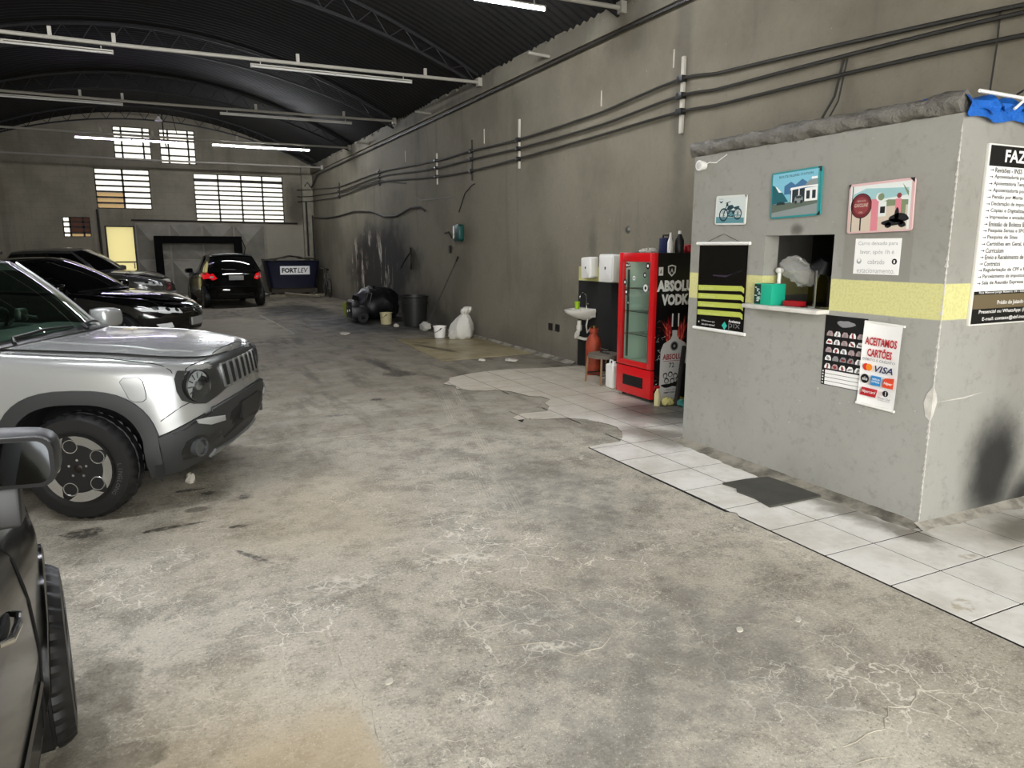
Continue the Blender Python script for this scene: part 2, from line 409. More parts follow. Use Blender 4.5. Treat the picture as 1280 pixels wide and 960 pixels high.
for i, (pts, wd) in enumerate((
    ([(1.08, 3.47), (1.12, 3.54), (1.28, 3.58), (1.47, 3.56), (1.56, 3.48), (1.63, 3.35), (1.6, 3.27), (1.52, 3.2), (1.55, 3.12), (1.59, 2.9), (1.6, 2.75)], .006),
    ([(1.29, 3.44), (1.36, 3.46), (1.41, 3.36), (1.55, 3.37), (1.58, 3.31)], .004), ([(1.58, 3.17), (1.66, 3.03), (1.71, 2.79), (1.74, 2.55), (1.73, 2.4)], .004),
    ([(1.1, 2.97), (1.1, 3.24), (1.08, 3.43)], .004), ([(1.15, 2.94), (1.21, 2.78), (1.1, 2.73)], .004), ([(1.18, 2.75), (1.29, 2.75), (1.39, 2.76)], .004),
    ([(1.18, 2.6), (1.29, 2.56), (1.4, 2.53), (1.43, 2.44), (1.45, 2.38), (1.61, 2.4), (1.71, 2.48)], .004),
    ([(2.01, 1.5), (2.11, 1.5), (2.23, 1.5), (2.34, 1.56), (2.41, 1.55), (2.54, 1.58), (2.63, 1.55)], .0045), ([(1.98, 1.4), (2.07, 1.41), (2.1, 1.38)], .004),
    ([(.55, 3.18), (.56, 2.83), (.58, 2.6), (.58, 2.38), (.58, 2.13)], .0025), ([(.53, 6.49), (.77, 6.46), (1.21, 6.46), (1.79, 6.4), (2.56, 6.45)], .010),
    ([(1.4, 6.33), (1.9, 6.28), (2.5, 6.42)], .008), ([(2.3, 19.51), (2.37, 17.24), (2.39, 14.96)], .03))): crack(pts, wd, i)

# ---- pale ceramic tiles, their broken edge smeared with concrete
REG = [(3.235, .35), (3.235, 3.30), (3.265, 3.36), (3.22, 3.42), (3.235, 5.12), (3.40, 5.15), (3.583, 5.15), (3.70, 5.28), (3.80, 5.44), (3.86, 5.60), (3.855, 5.74), (3.779, 6.0),
       (3.626, 6.151), (3.40, 6.20), (3.22, 6.313), (3.14, 6.20), (3.131, 6.40), (3.30, 6.52), (3.583, 6.495), (3.72, 6.70), (3.75, 6.855), (3.91, 7.015), (3.90, 7.2), (3.78, 7.278),
       (3.712, 7.627), (3.589, 7.797), (3.45, 7.80), (3.29, 7.887), (3.19, 8.1), (3.24, 8.25), (3.16, 8.459), (3.30, 8.62), (3.379, 8.811), (3.75, 9.0), (4.0, 9.065), (4.4, 9.1), (4.8, 8.98), (5.49, 8.9), (5.49, .35)]
def clip(polygon, x0, x1, y0, y1):
    for ax, v, s in ((0, x0, 1), (0, x1, -1), (1, y0, 1), (1, y1, -1)):
        out = []
        for i in range(len(polygon)):
            a, b = polygon[i-1], polygon[i]; ia, ib = (a[ax]-v)*s >= 0, (b[ax]-v)*s >= 0
            if ia != ib:
                k = (v-a[ax])/(b[ax]-a[ax]); out.append((a[0]+(b[0]-a[0])*k, a[1]+(b[1]-a[1])*k))
            if ib: out.append(b)
        polygon = out
        if not polygon: return []
    return polygon
def tile_material():
    m = bpy.data.materials.new('pale_ceramic'); t = NT(m)
    c = t.mix(t.ramp(t.noise(2.2, 6, .65), .38, .66), lin('#f0ede5'), lin('#d8d3c7'))
    c = t.mix(t.math('MULTIPLY', t.ramp(t.noise(9, 6, .7), .52, .7), .35), c, lin('#b9b3a4'))
    x, y, z = t.sep(t.pos)
    g = t.mx(t.blob((3.95, 3.0, 0), (.20, .75, 1), 0, .4, 5, .9), t.blob((4.0, 5.2, 0), (.35, .7, 1), 0, .3, 4, .8), t.blob((4.75, 2.35, 0), (.55, .25, 1), 0, .25, 4, .6), t.blob((3.95, 2.62, 0), (.15, .2, 1), 0, .3, 8, .6))
    c = t.mix(t.math('MULTIPLY', g, .8), c, lin('#6f685a'))
    far = t.ramp(t.math('ADD', y, t.math('MULTIPLY', t.noise(1.2, 5), 2)), 5.8, 8.3)
    c = t.mix(t.math('MULTIPLY', far, .72), c, lin('#a0957d'))
    blackening = t.blob((4.75, 5.95, 0), (.85, .85, 1), amp=.15, scale=2, soft=.7)  # tiles darkened in the gap between booth and fridge
    c = t.mix(t.math('MULTIPLY', blackening, .85), c, lin('#2b2822'))
    st = t.mx(t.blob((3.36, 1.93, 0), (.09, .06, 1), .4, .25, 14, .2), t.blob((3.95, 2.28, 0), (.08, .05, 1), 0, .4, 12, .5))
    rim_ = t.math('MULTIPLY', st, t.ramp(t.noise(20, 4), .45, .6))
    c = t.mix(t.math('MULTIPLY', rim_, .5), c, lin('#a08f5e'))
    t.color(c); t.rough(t.ramp(t.noise(4, 5), .3, .7, .32, .6)); t.bump(t.noise(5, 3), .05, .003); return m
tm = tile_material()
mb = MB(); mb.prism(REG, -.004, .0058); mb.build('tile_grout', mat('dark_grout', '#14120e', .95), floor, smooth=0)
rq = random.Random(4)
for ix in range(-1, 6):
    for iy in range(0, 22):
        x0, y0 = 3.235+.395*ix, .60+.406*iy
        p = clip(REG, x0+.005, x0+.390, y0+.005, y0+.401)
        if len(p) < 3: continue
        ar = abs(sum(p[i-1][0]*p[i][1]-p[i][0]*p[i-1][1] for i in range(len(p))))/2
        if ar < .004 or (x0 > 4.12 and 2.7 < y0 < 4.5): continue
        mb = MB(); mb.prism(p, 0, .007+rq.uniform(0, .0015)); mb.build('tile', tm, floor, smooth=0)

# ---- walls
def plaster(name, base, dark, extra=None, streak=.5, blocks=False):
    m = bpy.data.materials.new(name); t = NT(m); x, y, z = t.sep(t.pos)
    c = t.mix(t.ramp(t.noise(.7, 6, .6), .38, .66), lin(base), lin(dark))
    sv = t.noise(1.0, 6, .65, vec=t.vmul(t.pos, (2.2, 2.2, .22)))
    c = t.mix(t.math('MULTIPLY', t.ramp(sv, .54, .72), streak), c, lin('#4f4b41'))
    c = t.mix(t.math('MULTIPLY', t.ramp(t.noise(14, 6, .7), .5, .75), .3), c, lin('#57534a'))
    ch = t.math('MULTIPLY', t.ramp(t.noise(26, 4, .6), .70, .73), t.ramp(t.noise(2, 4), .5, .6))
    c = t.mix(ch, c, lin('#d9d5c8'))
    if blocks:
        br = t.n.new('ShaderNodeTexBrick'); br.inputs['Scale'].default_value = 1.0
        br.inputs['Brick Width'].default_value = .4; br.inputs['Row Height'].default_value = .2; br.inputs['Mortar Size'].default_value = .006
        cb = t.n.new('ShaderNodeCombineXYZ'); t.l.new(x, cb.inputs[0]); t.l.new(z, cb.inputs[1]); t.l.new(cb.outputs[0], br.inputs['Vector'])
        c = t.mix(t.math('MULTIPLY', br.outputs['Fac'], .16), c, lin('#3c382e'))
    if extra: c = extra(t, c, x, y, z)
    t.color(c); t.rough(.85); t.bump(t.math('ADD', t.noise(22, 6, .65), t.noise(3, 4)), .25, .012); return m

def right_extra(t, c, x, y, z):
    wz = t.math('ADD', z, t.math('MULTIPLY', t.math('SUBTRACT', t.noise(8, 4), .5), .012))
    iny = t.math('MULTIPLY', t.ramp(y, 9.07, 9.05), t.ramp(y, 4.0, 4.1))
    yel = t.math('MULTIPLY', t.math('MULTIPLY', t.ramp(wz, 1.235, 1.245), t.ramp(wz, 1.445, 1.435)), iny)
    blk = t.math('MULTIPLY', t.ramp(wz, 1.245, 1.235), iny)
    # washed-out, sooty area of the washing bay
    so = t.mx(t.blob((5.5, 19.6, 1.0), (0, 4.3, 1.85), amp=.2, scale=1.4, soft=.55), t.math('MULTIPLY', t.blob((5.5, 17.5, .2), (0, 4.6, 1.0), amp=.2, scale=1.6, soft=.8), .8))
    c = t.mix(t.math('MULTIPLY', so, .97), c, lin('#15130e'))
    pe = t.noise(1.0, 6, .7, vec=t.vmul(t.pos, (2, 2.6, .7)))
    pm = t.math('MULTIPLY', t.ramp(pe, .55, .60), t.blob((5.5, 20.6, 1.1), (0, 2.6, 1.2), amp=.15, scale=2, soft=.4))
    c = t.mix(pm, c, lin('#b9b1a2'))
    pr = t.math('MULTIPLY', t.ramp(t.noise(2.0, 5, .6), .52, .6), t.blob((5.5, 21.4, 1.3), (0, .9, .5), amp=.15, scale=2, soft=.5))
    c = t.mix(t.math('MULTIPLY', pr, .5), c, lin('#8d7463'))
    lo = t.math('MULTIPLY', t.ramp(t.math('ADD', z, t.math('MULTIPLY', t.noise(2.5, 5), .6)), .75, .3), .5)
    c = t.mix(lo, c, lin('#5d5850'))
    st = t.mx(t.blob((5.5, 6.9, 3.6), (0, .22, 1.6), amp=.2, scale=2, soft=.6), t.blob((5.5, 8.7, 1.75), (0, .16, .45), amp=.2, scale=4, soft=.8))
    c = t.mix(t.math('MULTIPLY', st, .5), c, lin('#4a463c'))
    c = t.mix(yel, c, lin('#cfcb86')); c = t.mix(blk, c, lin('#121210')); return c
right_m = plaster('grey_wall_paint', '#7e7867', '#6d6757', right_extra, .45)
mb = MB(); mb.box(XR, XR+.25, YF, YB+.25, -.15, 4.85); wall_right = struct(mb, 'wall_right', right_m, smooth=0)
mb = MB(); mb.box(XL-.25, XL, YF, YB+.25, -.15, 5.0); struct(mb, 'wall_left', plaster('grey_wall_paint_old', '#7c786d', '#6a665b'), smooth=0)
# concrete ledge under the eaves with a broken upper edge
mb = MB(); q = random.Random(2); n = 120
for i in range(n):
    y0 = YF+(YB-YF)*i/n; y1 = YF+(YB-YF)*(i+1)/n; mb.box(XR-.06, XR, y0, y1, 4.40, 4.62+q.uniform(0, .09))
struct(mb, 'trim_1', plaster('ledge_concrete', '#7f7a6b', '#605b4e'), smooth=0)
# cement fillets along the foot of the wall
def fillet(name, pts, inner, m, seed):
    q = random.Random(seed); mb = MB(); vs_ = []; f = []
    for i, (a, b) in enumerate(zip(pts, inner)):
        k = q.uniform(.9, 1.06); vs_ += [(a[0], a[1], .001), ((a[0]*.5+b[0]*.5), (a[1]*.5+b[1]*.5), .012*k), (b[0], b[1], .040*k)]
        if i: j = 3*i; f += [(j-3, j, j+1, j-2), (j-2, j+1, j+2, j-1)]
    mb.add(vs_, f); return struct(mb, name, m, smooth=60)
ced = mat('dirty_cement', '#9a9485', .9, noise=(5, .95, '#4b473e'), bump=(30, .4))
ys = [4.95-.06*i for i in range(39)]; q = random.Random(9)
fillet('baseboard_office', [(4.0-.10*math.sin((y-2.6)*1.2)**2-q.uniform(0, .04), y) for y in ys], [(4.105, y) for y in ys], ced, 3)
ys = [9.1+.35*i for i in range(12)]
fillet('baseboard_right', [(5.40-q.uniform(0, .03), y) for y in ys], [(5.505, y) for y in ys], ced, 5)
xs = [4.06+.08*i for i in range(18)]
fillet('baseboard_booth_side', [(x, 2.60-q.uniform(0, .06)) for x in xs], [(x, 2.685) for x in xs], mat('pale_cement', '#bdb8ab', .9, noise=(9, .8, '#7b766a'), bump=(30, .4)), 6)

# back wall with window openings
WIN = {1: (-.95, .17, 4.62, 5.71), 2: (.45, 1.57, 4.57, 5.71), 3: (-1.62, .05, 3.01, 4.33), 4: (1.43, 4.46, 2.62, 4.28), 5: (-2.67, -1.87, 2.06, 2.72)}
DOOR = (-1.47, -.56, 0, 2.44); GATE = (-.54, 3.71, 0, 2.55)
def back_extra(t, c, x, y, z):
    d = t.blob((-5.2, 28.5, 3.6), (1.4, 0, 1.3), amp=.2, scale=1.2, soft=.5); c = t.mix(t.math('MULTIPLY', d, .6), c, lin('#5f5233'))
    d = t.mx(t.blob((5.0, 28.5, 3.3), (.55, 0, 1.1), amp=.25, scale=2, soft=.6)); c = t.mix(t.math('MULTIPLY', d, .6), c, lin('#3b372e'))
    c = t.mix(t.math('MULTIPLY', t.math('MULTIPLY', t.ramp(x, 3.75, 3.8), t.ramp(z, 2.6, 2.5)), .5), c, lin('#a29c8c')); return c
back_m = plaster('block_wall_paint', '#8d8776', '#7a7564', back_extra, .3, True)
holes = list(WIN.values())+[DOOR, GATE]
xs = sorted({XL, XR}|{h[0] for h in holes}|{h[1] for h in holes}|{XL+.35*i for i in range(32)}); zs = sorted({0, 4.6}|{h[2] for h in holes}|{h[3] for h in holes})
mb = MB()
for a, b in zip(xs, xs[1:]):
    top = arch((a+b)/2)+.12; col = [z for z in zs if z < top]+[top]
    for c, d in zip(col, col[1:]):
        if any(h[0]-1e-6 <= (a+b)/2 <= h[1] and h[2] <= (c+d)/2 <= h[3] for h in holes): continue
        mb.box(a, b, YB, YB+.22, c, d)
struct(mb, 'wall_back', back_m, smooth=0)
mb = MB(); mb.box(5.12, 5.5, 28.3, 28.5, 0, 4.75); struct(mb, 'trim_2', mat('pilaster_paint', '#96917f', .85, noise=(3, .6, '#6d685a')), smooth=0)
# entrance: two jambs and a header left around the open doorway
mb = MB(); mb.box(XL, -4.9, YF-.25, YF, 0, 5.0); mb.box(5.0, XR, YF-.25, YF, 0, 5.0); mb.box(-4.9, 5.0, YF-.25, YF, 4.55, 6.4)
struct(mb, 'wall_front', plaster('front_wall_paint', '#8f8b81', '#7d7a70'), smooth=0)

# windows: steel frames and one object per pane
steel = mat('dark_window_steel', '#25221d', .6); pane_m = frosted('white_pane', '#fffdf4'); pane_d = frosted('stained_pane', '#dcc9a8', .5); pane_r = frosted('reddish_pane', '#8f786e', .4)
def window(n, cols, rows, tilt=0, dirty=None, bar=.05):
    x0, x1, z0, z1 = WIN[n]; r = tag(bpy.data.objects.new('window_%d' % n, None), 'window %d' % n, kind='structure'); COL.objects.link(r); r.location = (x0, YB+.06, z0)
    del r['label']
    W, H = x1-x0, z1-z0; mb = MB(); cx = [0]+[c*W for c in cols]+[W]; rz = [0]+[c*H for c in rows]+[H]
    for c in cx: mb.box(c-bar/2, c+bar/2, -.03, .03, 0, H)
    for c in rz: mb.box(0, W, -.03, .03, c-bar/2, c+bar/2)
    mb.build('frame', steel, r, smooth=0)
    cache = {}
    for i, (a, b) in enumerate(zip(cx, cx[1:])):
        for j, (c, d) in enumerate(zip(rz, rz[1:])):
            k = (round(b-a, 3), round(d-c, 3)); pm = pane_m
            if dirty: pm = dirty(i, j) or pane_m
            k += (pm.name,)
            if k not in cache:
                m2 = MB(); w2, h2 = k[0]-bar, k[1]-bar; m2.box(-w2/2, w2/2, -.004, .004, -h2/2, h2/2); cache[k] = m2.mesh('pane', pm, smooth=0)
            o = bpy.data.objects.new('pane', cache[k]); COL.objects.link(o); o.parent = r; o.location = ((a+b)/2, 0, (c+d)/2); o.rotation_euler = (tilt, 0, 0)
window(1, (.22, .80), (.22, .44, .66, .86)); window(2, (.24, .80), (.24, .46, .68, .88))
window(3, (.5,), [i/7 for i in range(1, 7)], .35, lambda i, j: pane_d if j < 3 and i == 0 else None, .06)
window(4, (.265, .52, .76), [.07]+[.07+.098*i for i in range(1, 9)]+[.885], 0, None, .05)
window(5, (.26, .74), (.2, .5, .75), 0, lambda i, j: pane_m if i == 0 else (pane_d if j == 0 else pane_r), .05)
# pale lit door beside the gate
d1 = tag(bpy.data.objects.new('door_1', None), kind='structure'); COL.objects.link(d1); d1.location = (DOOR[0], YB+.04, 0)
mb = MB(); W = DOOR[1]-DOOR[0]; mb.box(.05, W-.05, -.004, .004, .03, 2.40); mb.build('door_panel', frosted('cream_door_sheet', '#f3ebc4', .5), d1, smooth=0)
mb = MB(); mb.box(0, .05, -.03, .03, 0, 2.44); mb.box(W-.05, W, -.03, .03, 0, 2.44); mb.box(0, W, -.03, .03, 2.40, 2.44); mb.box(.05, W-.05, -.02, .02, 1.2, 1.24); mb.build('door_frame', steel, d1, smooth=0)
mb = MB(); mb.tube([(W-.1, -.06, 1.0), (W-.1, -.06, 1.18)], .014, 8); mb.box(W-.12, W-.08, -.06, 0, 1.0, 1.03); mb.box(W-.12, W-.08, -.06, 0, 1.15, 1.18); mb.build('door_handle', mat('dull_steel', '#6b6a66', .4, .8), d1)

# sheet-steel gate of folded diamond panels
gp = mat('gate_paint', '#8b877b', .55, .2, noise=(2, .6, '#6e695c'))
gate = thing('sheet_metal_gate', 'grey sheet metal gate of folded diamond panels in the back wall', 'gate', (GATE[0], YB+.05, 0))
W, H = GATE[1]-GATE[0], GATE[3]; nx, nz = 4, 2; pw, ph = W/nx, H/nz
mb = MB()
for i in range(nx+1): mb.box(i*pw-.025, i*pw+.025, -.04, .03, 0, H)
for j in range(nz+1): mb.box(0, W, -.035, .03, min(max(j*ph-.025, 0), H-.05), min(max(j*ph-.025, 0), H-.05)+.05)
mb.build('gate_frame', gp, gate, smooth=0)
m2 = MB(); a, b = pw/2-.025, ph/2-.025
m2.add([(-a, 0, -b), (a, 0, -b), (a, 0, b), (-a, 0, b), (-a*.15, -.17, 0), (0, .0, -b), (0, .0, b)], [(0, 5, 4), (5, 1, 4), (1, 2, 4), (2, 6, 4), (6, 3, 4), (3, 0, 4)])
pm_ = m2.mesh('panel', gp, smooth=0)
for i in range(nx):
    for j in range(nz):
        o = bpy.data.objects.new('panel', pm_); COL.objects.link(o); o.parent = gate; o.location = ((i+.5)*pw, 0, (j+.5)*ph)
solo((lambda b_: (b_.tube([(GATE[0]-.1, YB-.05, 2.64), (2.0, YB-.05, 2.63), (4.9, YB-.05, 2.60)], .03, 8), b_)[1])(MB()), 'gate_rail', steel, 'dark horizontal rail fixed along the top of the sheet metal gate', 'rail')

# ---- corrugated roof, trusses
ca = mat('black_roof_sheet', '#0e0d0b', .8, noise=(1.5, .5, '#171612'))
mb = MB(); ysn = np.arange(YF-.6, YB+.3, .03); xa = np.linspace(XL-.3, XR+.3, 23)
mb.grid(lambda x, y: (x, y, arch(x)+.02*math.sin(y*2*PI/.18)), list(xa), list(ysn)); o = struct(mb, 'ceiling', ca, smooth=70)
tm2 = mat('dark_truss_steel', '#0b0a09', .7)
def truss(y, where):
    r = thing('roof_truss', 'dark arched lattice truss under the roof sheets, '+where, 'truss', (0, y, 0), group='roof trusses')
    xs = list(np.linspace(XL+.1, XR-.1, 41)); up = [(x, 0, arch(x)-.07) for x in xs]; lo = [(x, 0, arch(x)-.07-.16-.24*math.cos((x-.05)/5.6*PI/2)) for x in xs]
    mb = MB(); mb.tube(up, .03, 4); mb.build('upper_chord', tm2, r)
    mb = MB(); mb.tube(lo, .03, 4); mb.build('lower_chord', tm2, r)
    mb = MB()
    for i in range(40): mb.tube([up[i], lo[i+1]] if i % 2 else [lo[i], up[i+1]], .012, 4)
    mb.build('lattice', tm2, r)
for y, wh in ((3.55, 'closest to the entrance'), (8.05, 'above the bar whose tube is lit'), (12.45, 'above the lowest hanging long tie bar'), (17.55, 'above the middle tie bar'), (22.05, 'above the farther lit tubes'), (26.9, 'close to the back wall windows')): truss(y, wh)

# ---- tie bars with tube fittings
barm = mat('bar_grey_paint', '#9a968a', .5, .1); tube_off = mat('unlit_tube', '#b9b7ae', .3)
tube_on = mat('lit_tube', '#ffffff', .3, emit='#f6f8ff', strength=95); tube_v = mat('lit_violet_tube', '#ffffff', .3, emit='#dccfff', strength=14)
def tie_bar(y, z, nubs, where, lean=0):
    r = thing('tie_bar', 'long grey steel tie bar spanning the hall, '+where, 'tie bar', (0, y, z), group='tie bars across the hall')
    mb = MB(); mb.tube([(XL+.01, 0, .04), (0, 0, 0), (XR-.07, 0, .02)], .028, 8); mb.build('bar', barm, r)
    for x in nubs: mb = MB(); mb.box(x-.025, x+.025, -.02, .02, .02, .15); mb.build('hanger', barm, r)
    mb = MB(); mb.box(XR-.14, XR-.06, -.06, .06, -.05, .09); mb.build('wall_bracket', barm, r)
def tube_fitting(x0, x1, y, z, m, label, n=2):
    r = thing('fluorescent_tube_fitting', label, 'tube light', (x0, y, z), group='tube lights under the tie bars')
    L = x1-x0; mb = MB(); mb.box(0, L, -.016, .016, .022, .04); mb.build('batten', barm, r)
    for k in range(n):
        a, b = L*k/n+.02, L*(k+1)/n-.02
        mb = MB(); mb.tube([(a, 0, 0), (b, 0, 0)], .0165, 8); mb.build('tube', m, r)
        mb = MB(); mb.box(a-.02, a, -.014, .014, -.018, .03); mb.build('lamp_holder', barm, r); mb = MB(); mb.box(b, b+.02, -.014, .014, -.018, .03); mb.build('lamp_holder', barm, r)
    for x in (.15, L-.15): mb = MB(); mb.box(x-.006, x+.006, -.004, .004, .04, .085); mb.build('hanger', barm, r)
tie_bar(3.5, 4.58, (-3, -.5, 2), 'above the entrance side, nearest')
tie_bar(8.0, 4.58, (-3, -.5, 2.2, 4.0), 'the one under the brightest near tube')
tie_bar(12.4, 4.56, (-1.06, -.28, 2.28, 4.4), 'with two dull unlit tubes, lower one')
tie_bar(17.5, 4.66, (-1.09, -.34, 2.26, 4.2), 'with two dull unlit tubes, upper far one')
tie_bar(22.0, 4.58, (-1.0, .2, 2.3), 'carrying the two far lit tubes')
tie_bar(26.0, 4.40, (), 'thin one just before the back windows')
tube_fitting(1.75, 4.34, 8.0, 4.44, tube_on, 'lit white tube light at the top edge by the wall ledge')
tube_fitting(-2.4, .2, 8.0, 4.44, tube_on, 'lit white tube light above the black saloon hood')
tube_fitting(-2.95, -.3, 12.4, 4.44, tube_off, 'unlit tube light over the parked cars, lower of two')
tube_fitting(1.56, 4.16, 12.4, 4.46, tube_off, 'unlit tube light towards the wall, lower of two')
tube_fitting(-2.95, -.34, 17.5, 4.58, tube_off, 'unlit tube light over the parked cars, upper of two')
tube_fitting(1.51, 4.38, 17.5, 4.55, tube_off, 'unlit tube light towards the wall, upper of two')
tube_fitting(-1.6, 1.0, 22.0, 4.46, tube_v, 'lit violet-white tube light passing before the upper windows')
tube_fitting(1.64, 4.25, 22.0, 4.46, tube_on, 'lit white tube light glowing above the wide barred window')
tube_fitting(-2.9, -.3, 3.5, 4.44, tube_on, 'lit tube light over the silver off-roader')
tube_fitting(1.56, 4.16, 3.5, 4.44, tube_off, 'unlit tube light over the tiles before the booth')
# pendant and dark drop rods at the ridge
r = thing('pendant_lamp', 'small white pendant lamp hanging from the roof ridge', 'lamp', (.38, 22.4, 5.05))
mb = MB(); mb.lathe([(.0, .12), (.03, .12), (.04, .08), (.10, .0), (.09, 0), (.0, .03)], 16); mb.build('lamp_shade', mat('white_enamel', '#e8e6df', .35), r)
mb = MB(); mb.tube([(0, 0, .12), (0, 0, .98)], .008, 6); mb.build('cord', tm2, r)
mb = MB(); mb.tube([(.55, 26.6, 5.95), (.56, 26.6, 5.1), (.62, 26.6, 4.85)], .02, 6); mb.tube([(.85, 26.6, 5.9), (.95, 26.6, 5.3)], .012, 6)
solo(mb, 'drop_rod', tm2, 'black rods dropping from the ridge before the upper windows', 'rod')

# ================================================================== OFFICE BOOTH
def booth_extra(t, c, x, y, z):
    wz = t.math('ADD', z, t.math('MULTIPLY', t.math('SUBTRACT', t.noise(7, 4), .5), .012))
    yel = t.math('MULTIPLY', t.ramp(wz, 1.278, 1.286), t.ramp(wz, 1.498, 1.490))
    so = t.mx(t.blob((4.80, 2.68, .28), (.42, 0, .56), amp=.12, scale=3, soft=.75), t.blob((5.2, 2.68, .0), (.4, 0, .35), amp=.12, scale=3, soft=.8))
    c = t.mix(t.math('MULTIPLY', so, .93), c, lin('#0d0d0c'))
    s2 = t.blob((4.1, 3.80, 1.83), (0, .08, .06), amp=.15, scale=12, soft=.8); c = t.mix(t.math('MULTIPLY', s2, .75), c, lin('#35322c'))
    tape = t.math('MULTIPLY', t.math('MULTIPLY', t.ramp(y, 2.90, 2.91), t.ramp(y, 3.40, 3.39)), t.math('MULTIPLY', t.ramp(z, 1.49, 1.5), t.ramp(z, 1.80, 1.79)))
    c = t.mix(t.math('MULTIPLY', tape, .3), c, lin('#6b675d'))
    drk = t.ramp(t.math('ADD', z, t.math('MULTIPLY', t.noise(3, 5), .7)), 1.55, 2.1)
    c = t.mix(t.math('MULTIPLY', drk, .22), c, lin('#6d685b'))
    c = t.mix(t.math('MULTIPLY', t.ramp(t.noise(26, 6, .7), .4, .6, .2, .0), yel), c, lin('#8f8d60'))
    spk = t.ramp(t.noise(70, 3, .6), .45, .6, .0, .45)
    c2 = t.mix(spk, lin('#d3cf8e'), lin('#bcb878')); return t.mix(yel, c, c2)
booth_m = plaster('booth_paint', '#9f9e96', '#949289', booth_extra, .14)
wh_pl = mat('bare_white_plaster', '#cfccc2', .9, noise=(20, .5, '#a9a59a'))
mb = MB(); X0, X1 = 4.10, 4.24; y0, y1 = 2.68, 4.93; oy0, oy1, oz0, oz1 = 3.475, 4.095, 1.285, 1.79; TOP = 2.44
mb.box(X0, X1, y0, oy0, 0, TOP); mb.box(X0, X1, oy1, y1, 0, TOP); mb.box(X0, X1, oy0, oy1, 0, oz0); mb.box(X0, X1, oy0, oy1, oz1, TOP)
struct(mb, 'wall_booth_front', booth_m, smooth=0)
mb = MB(); mb.box(X1, XR, 2.68, 2.80, 0, TOP); struct(mb, 'wall_booth_side', booth_m, smooth=0)
mb = MB(); mb.box(X1, XR, 4.81, 4.93, 0, TOP); struct(mb, 'wall_booth_rear', booth_m, smooth=0)
mb = MB(); mb.box(X0+.02, XR, 2.70, 4.91, TOP, TOP+.05); struct(mb, 'ceiling_booth', mat('booth_slab', '#8a877e', .9), smooth=0)
# chipped corner
q = random.Random(3); mb = MB()
for i in range(60):
    z = .02+2.36*i/60; r_ = q.uniform(.003, .009)*(1.0 if q.random() < .7 else 1.8)
    mb.add([(X0-.002, y0+r_, z), (X0-.002, y0-.002, z-.01), (X0+r_*.8, y0-.002, z), (X0-.001, y0-.001, z+.045)], [(0, 1, 3), (1, 2, 3)])
pc = [(0, .10), (.035, .06), (.05, .0), (.02, -.09), (-.03, -.11), (-.05, -.03), (-.03, .05)]
mb.add([(X0-.003, y0, .89), (X0-.003, y0+.035, .84), (X0-.003, y0+.05, .78), (X0-.003, y0+.03, .70), (X0-.003, y0, .68)], [(0, 1, 2, 3, 4)]); mb.add([(X0, y0-.003, .89), (X0+.03, y0-.003, .84), (X0+.045, y0-.003, .79), (X0+.02, y0-.003, .71), (X0, y0-.003, .68)], [(4, 3, 2, 1, 0)])
mb.add([(X0+.04, y0-.0025, .79), (X0+.3, y0-.0025, .80), (X0+.5, y0-.0025, .815), (X0+.3, y0-.0025, .79)], [(0, 1, 2, 3)])
mb.build('chipped_plaster', wh_pl, bpy.data.objects['wall_booth_front'], smooth=0)
# inside of the booth: dark far wall with an ochre dado
mb = MB(); mb.box(5.40, 5.49, 2.80, 4.81, 0, TOP); mb.cur = 1; mb.box(5.385, 5.40, 2.80, 4.81, 1.18, 1.48)
struct(mb, 'wall_booth_inner', [mat('dark_inner_paint', '#3a3833', .8), mat('ochre_dado', '#7d7126', .8)], smooth=0)

FR = lambda y, z, x=4.10: frame((x, y, z), (0, -1, 0), (0, 0, 1))       # hung on the booth front
white = mat('white_print', '#f2f1ec', .45); black = mat('black_print', '#121212', .45); grey_ = mat('grey_print', '#6b6b6b', .5)
wplastic = mat('white_plastic', '#e9e7df', .35); bplastic = mat('black_plastic', '#161616', .4)

# window shelf
mb = MB(); mb.box(-.12, .10, -.36, .345, 0, .03)
solo(mb, 'window_shelf', mat('pale_stone', '#d9d6cc', .35, noise=(8, .5, '#b5b1a6')), 'pale stone sill shelf under the booth window', 'shelf', (4.10, 3.83, 1.255), bevel=.006)
# teal box
r = thing('donation_box', 'teal green box with a printed dark end on the window sill', 'box', (4.10, 4.03, 1.285), .0)
mb = MB(); mb.box(-.07, .07, -.10, .065, 0, .155); mb.build('carton', mat('teal_card', '#17a583', .5), r, bevel=.003)
mb = MB(); mb.box(-.073, -.0, .0652, .0665, .003, .15); 
mb.box(-.0715, -.0702, .005, .064, .005, .15); mb.build('printed_end', mat('dark_green_print', '#16352c', .5), r, smooth=0)
mb = MB(); M_ = frame((-.072, .064, .0), (0, -1, 0), (0, 0, 1)); q = random.Random(5)
for i in range(9): mb.prism(blobpoly(q.uniform(.01, .05), .03+.012*i, q.uniform(.006, .02), .005, 0, .3, 10, i), .0003, .0008, M_)
mb.build('print', mat('pale_print', '#c9d6cf', .5), r, smooth=0)
# clear plastic bag hanging inside the opening
q = random.Random(8); mb = MB()
mb.sellip((0, 0, 0), (.09, .15, .085), .8, 26, 16); mb.v = [(x*(1+.25*math.sin(9*y*20+z*30)*.4)+q.uniform(-.008, .008), y+q.uniform(-.01, .01)+.02*math.sin(z*40), z+q.uniform(-.012, .012)+.03*math.sin(y*22)) for x, y, z in mb.v]
cling = mat('crumpled_clear_film', '#d6d5cd', .15, coat=.5, alpha=.32)
solo(mb, 'plastic_bag', cling, 'crumpled clear plastic bag behind the teal box in the window', 'bag', (4.26, 3.90, 1.53), smooth=20)
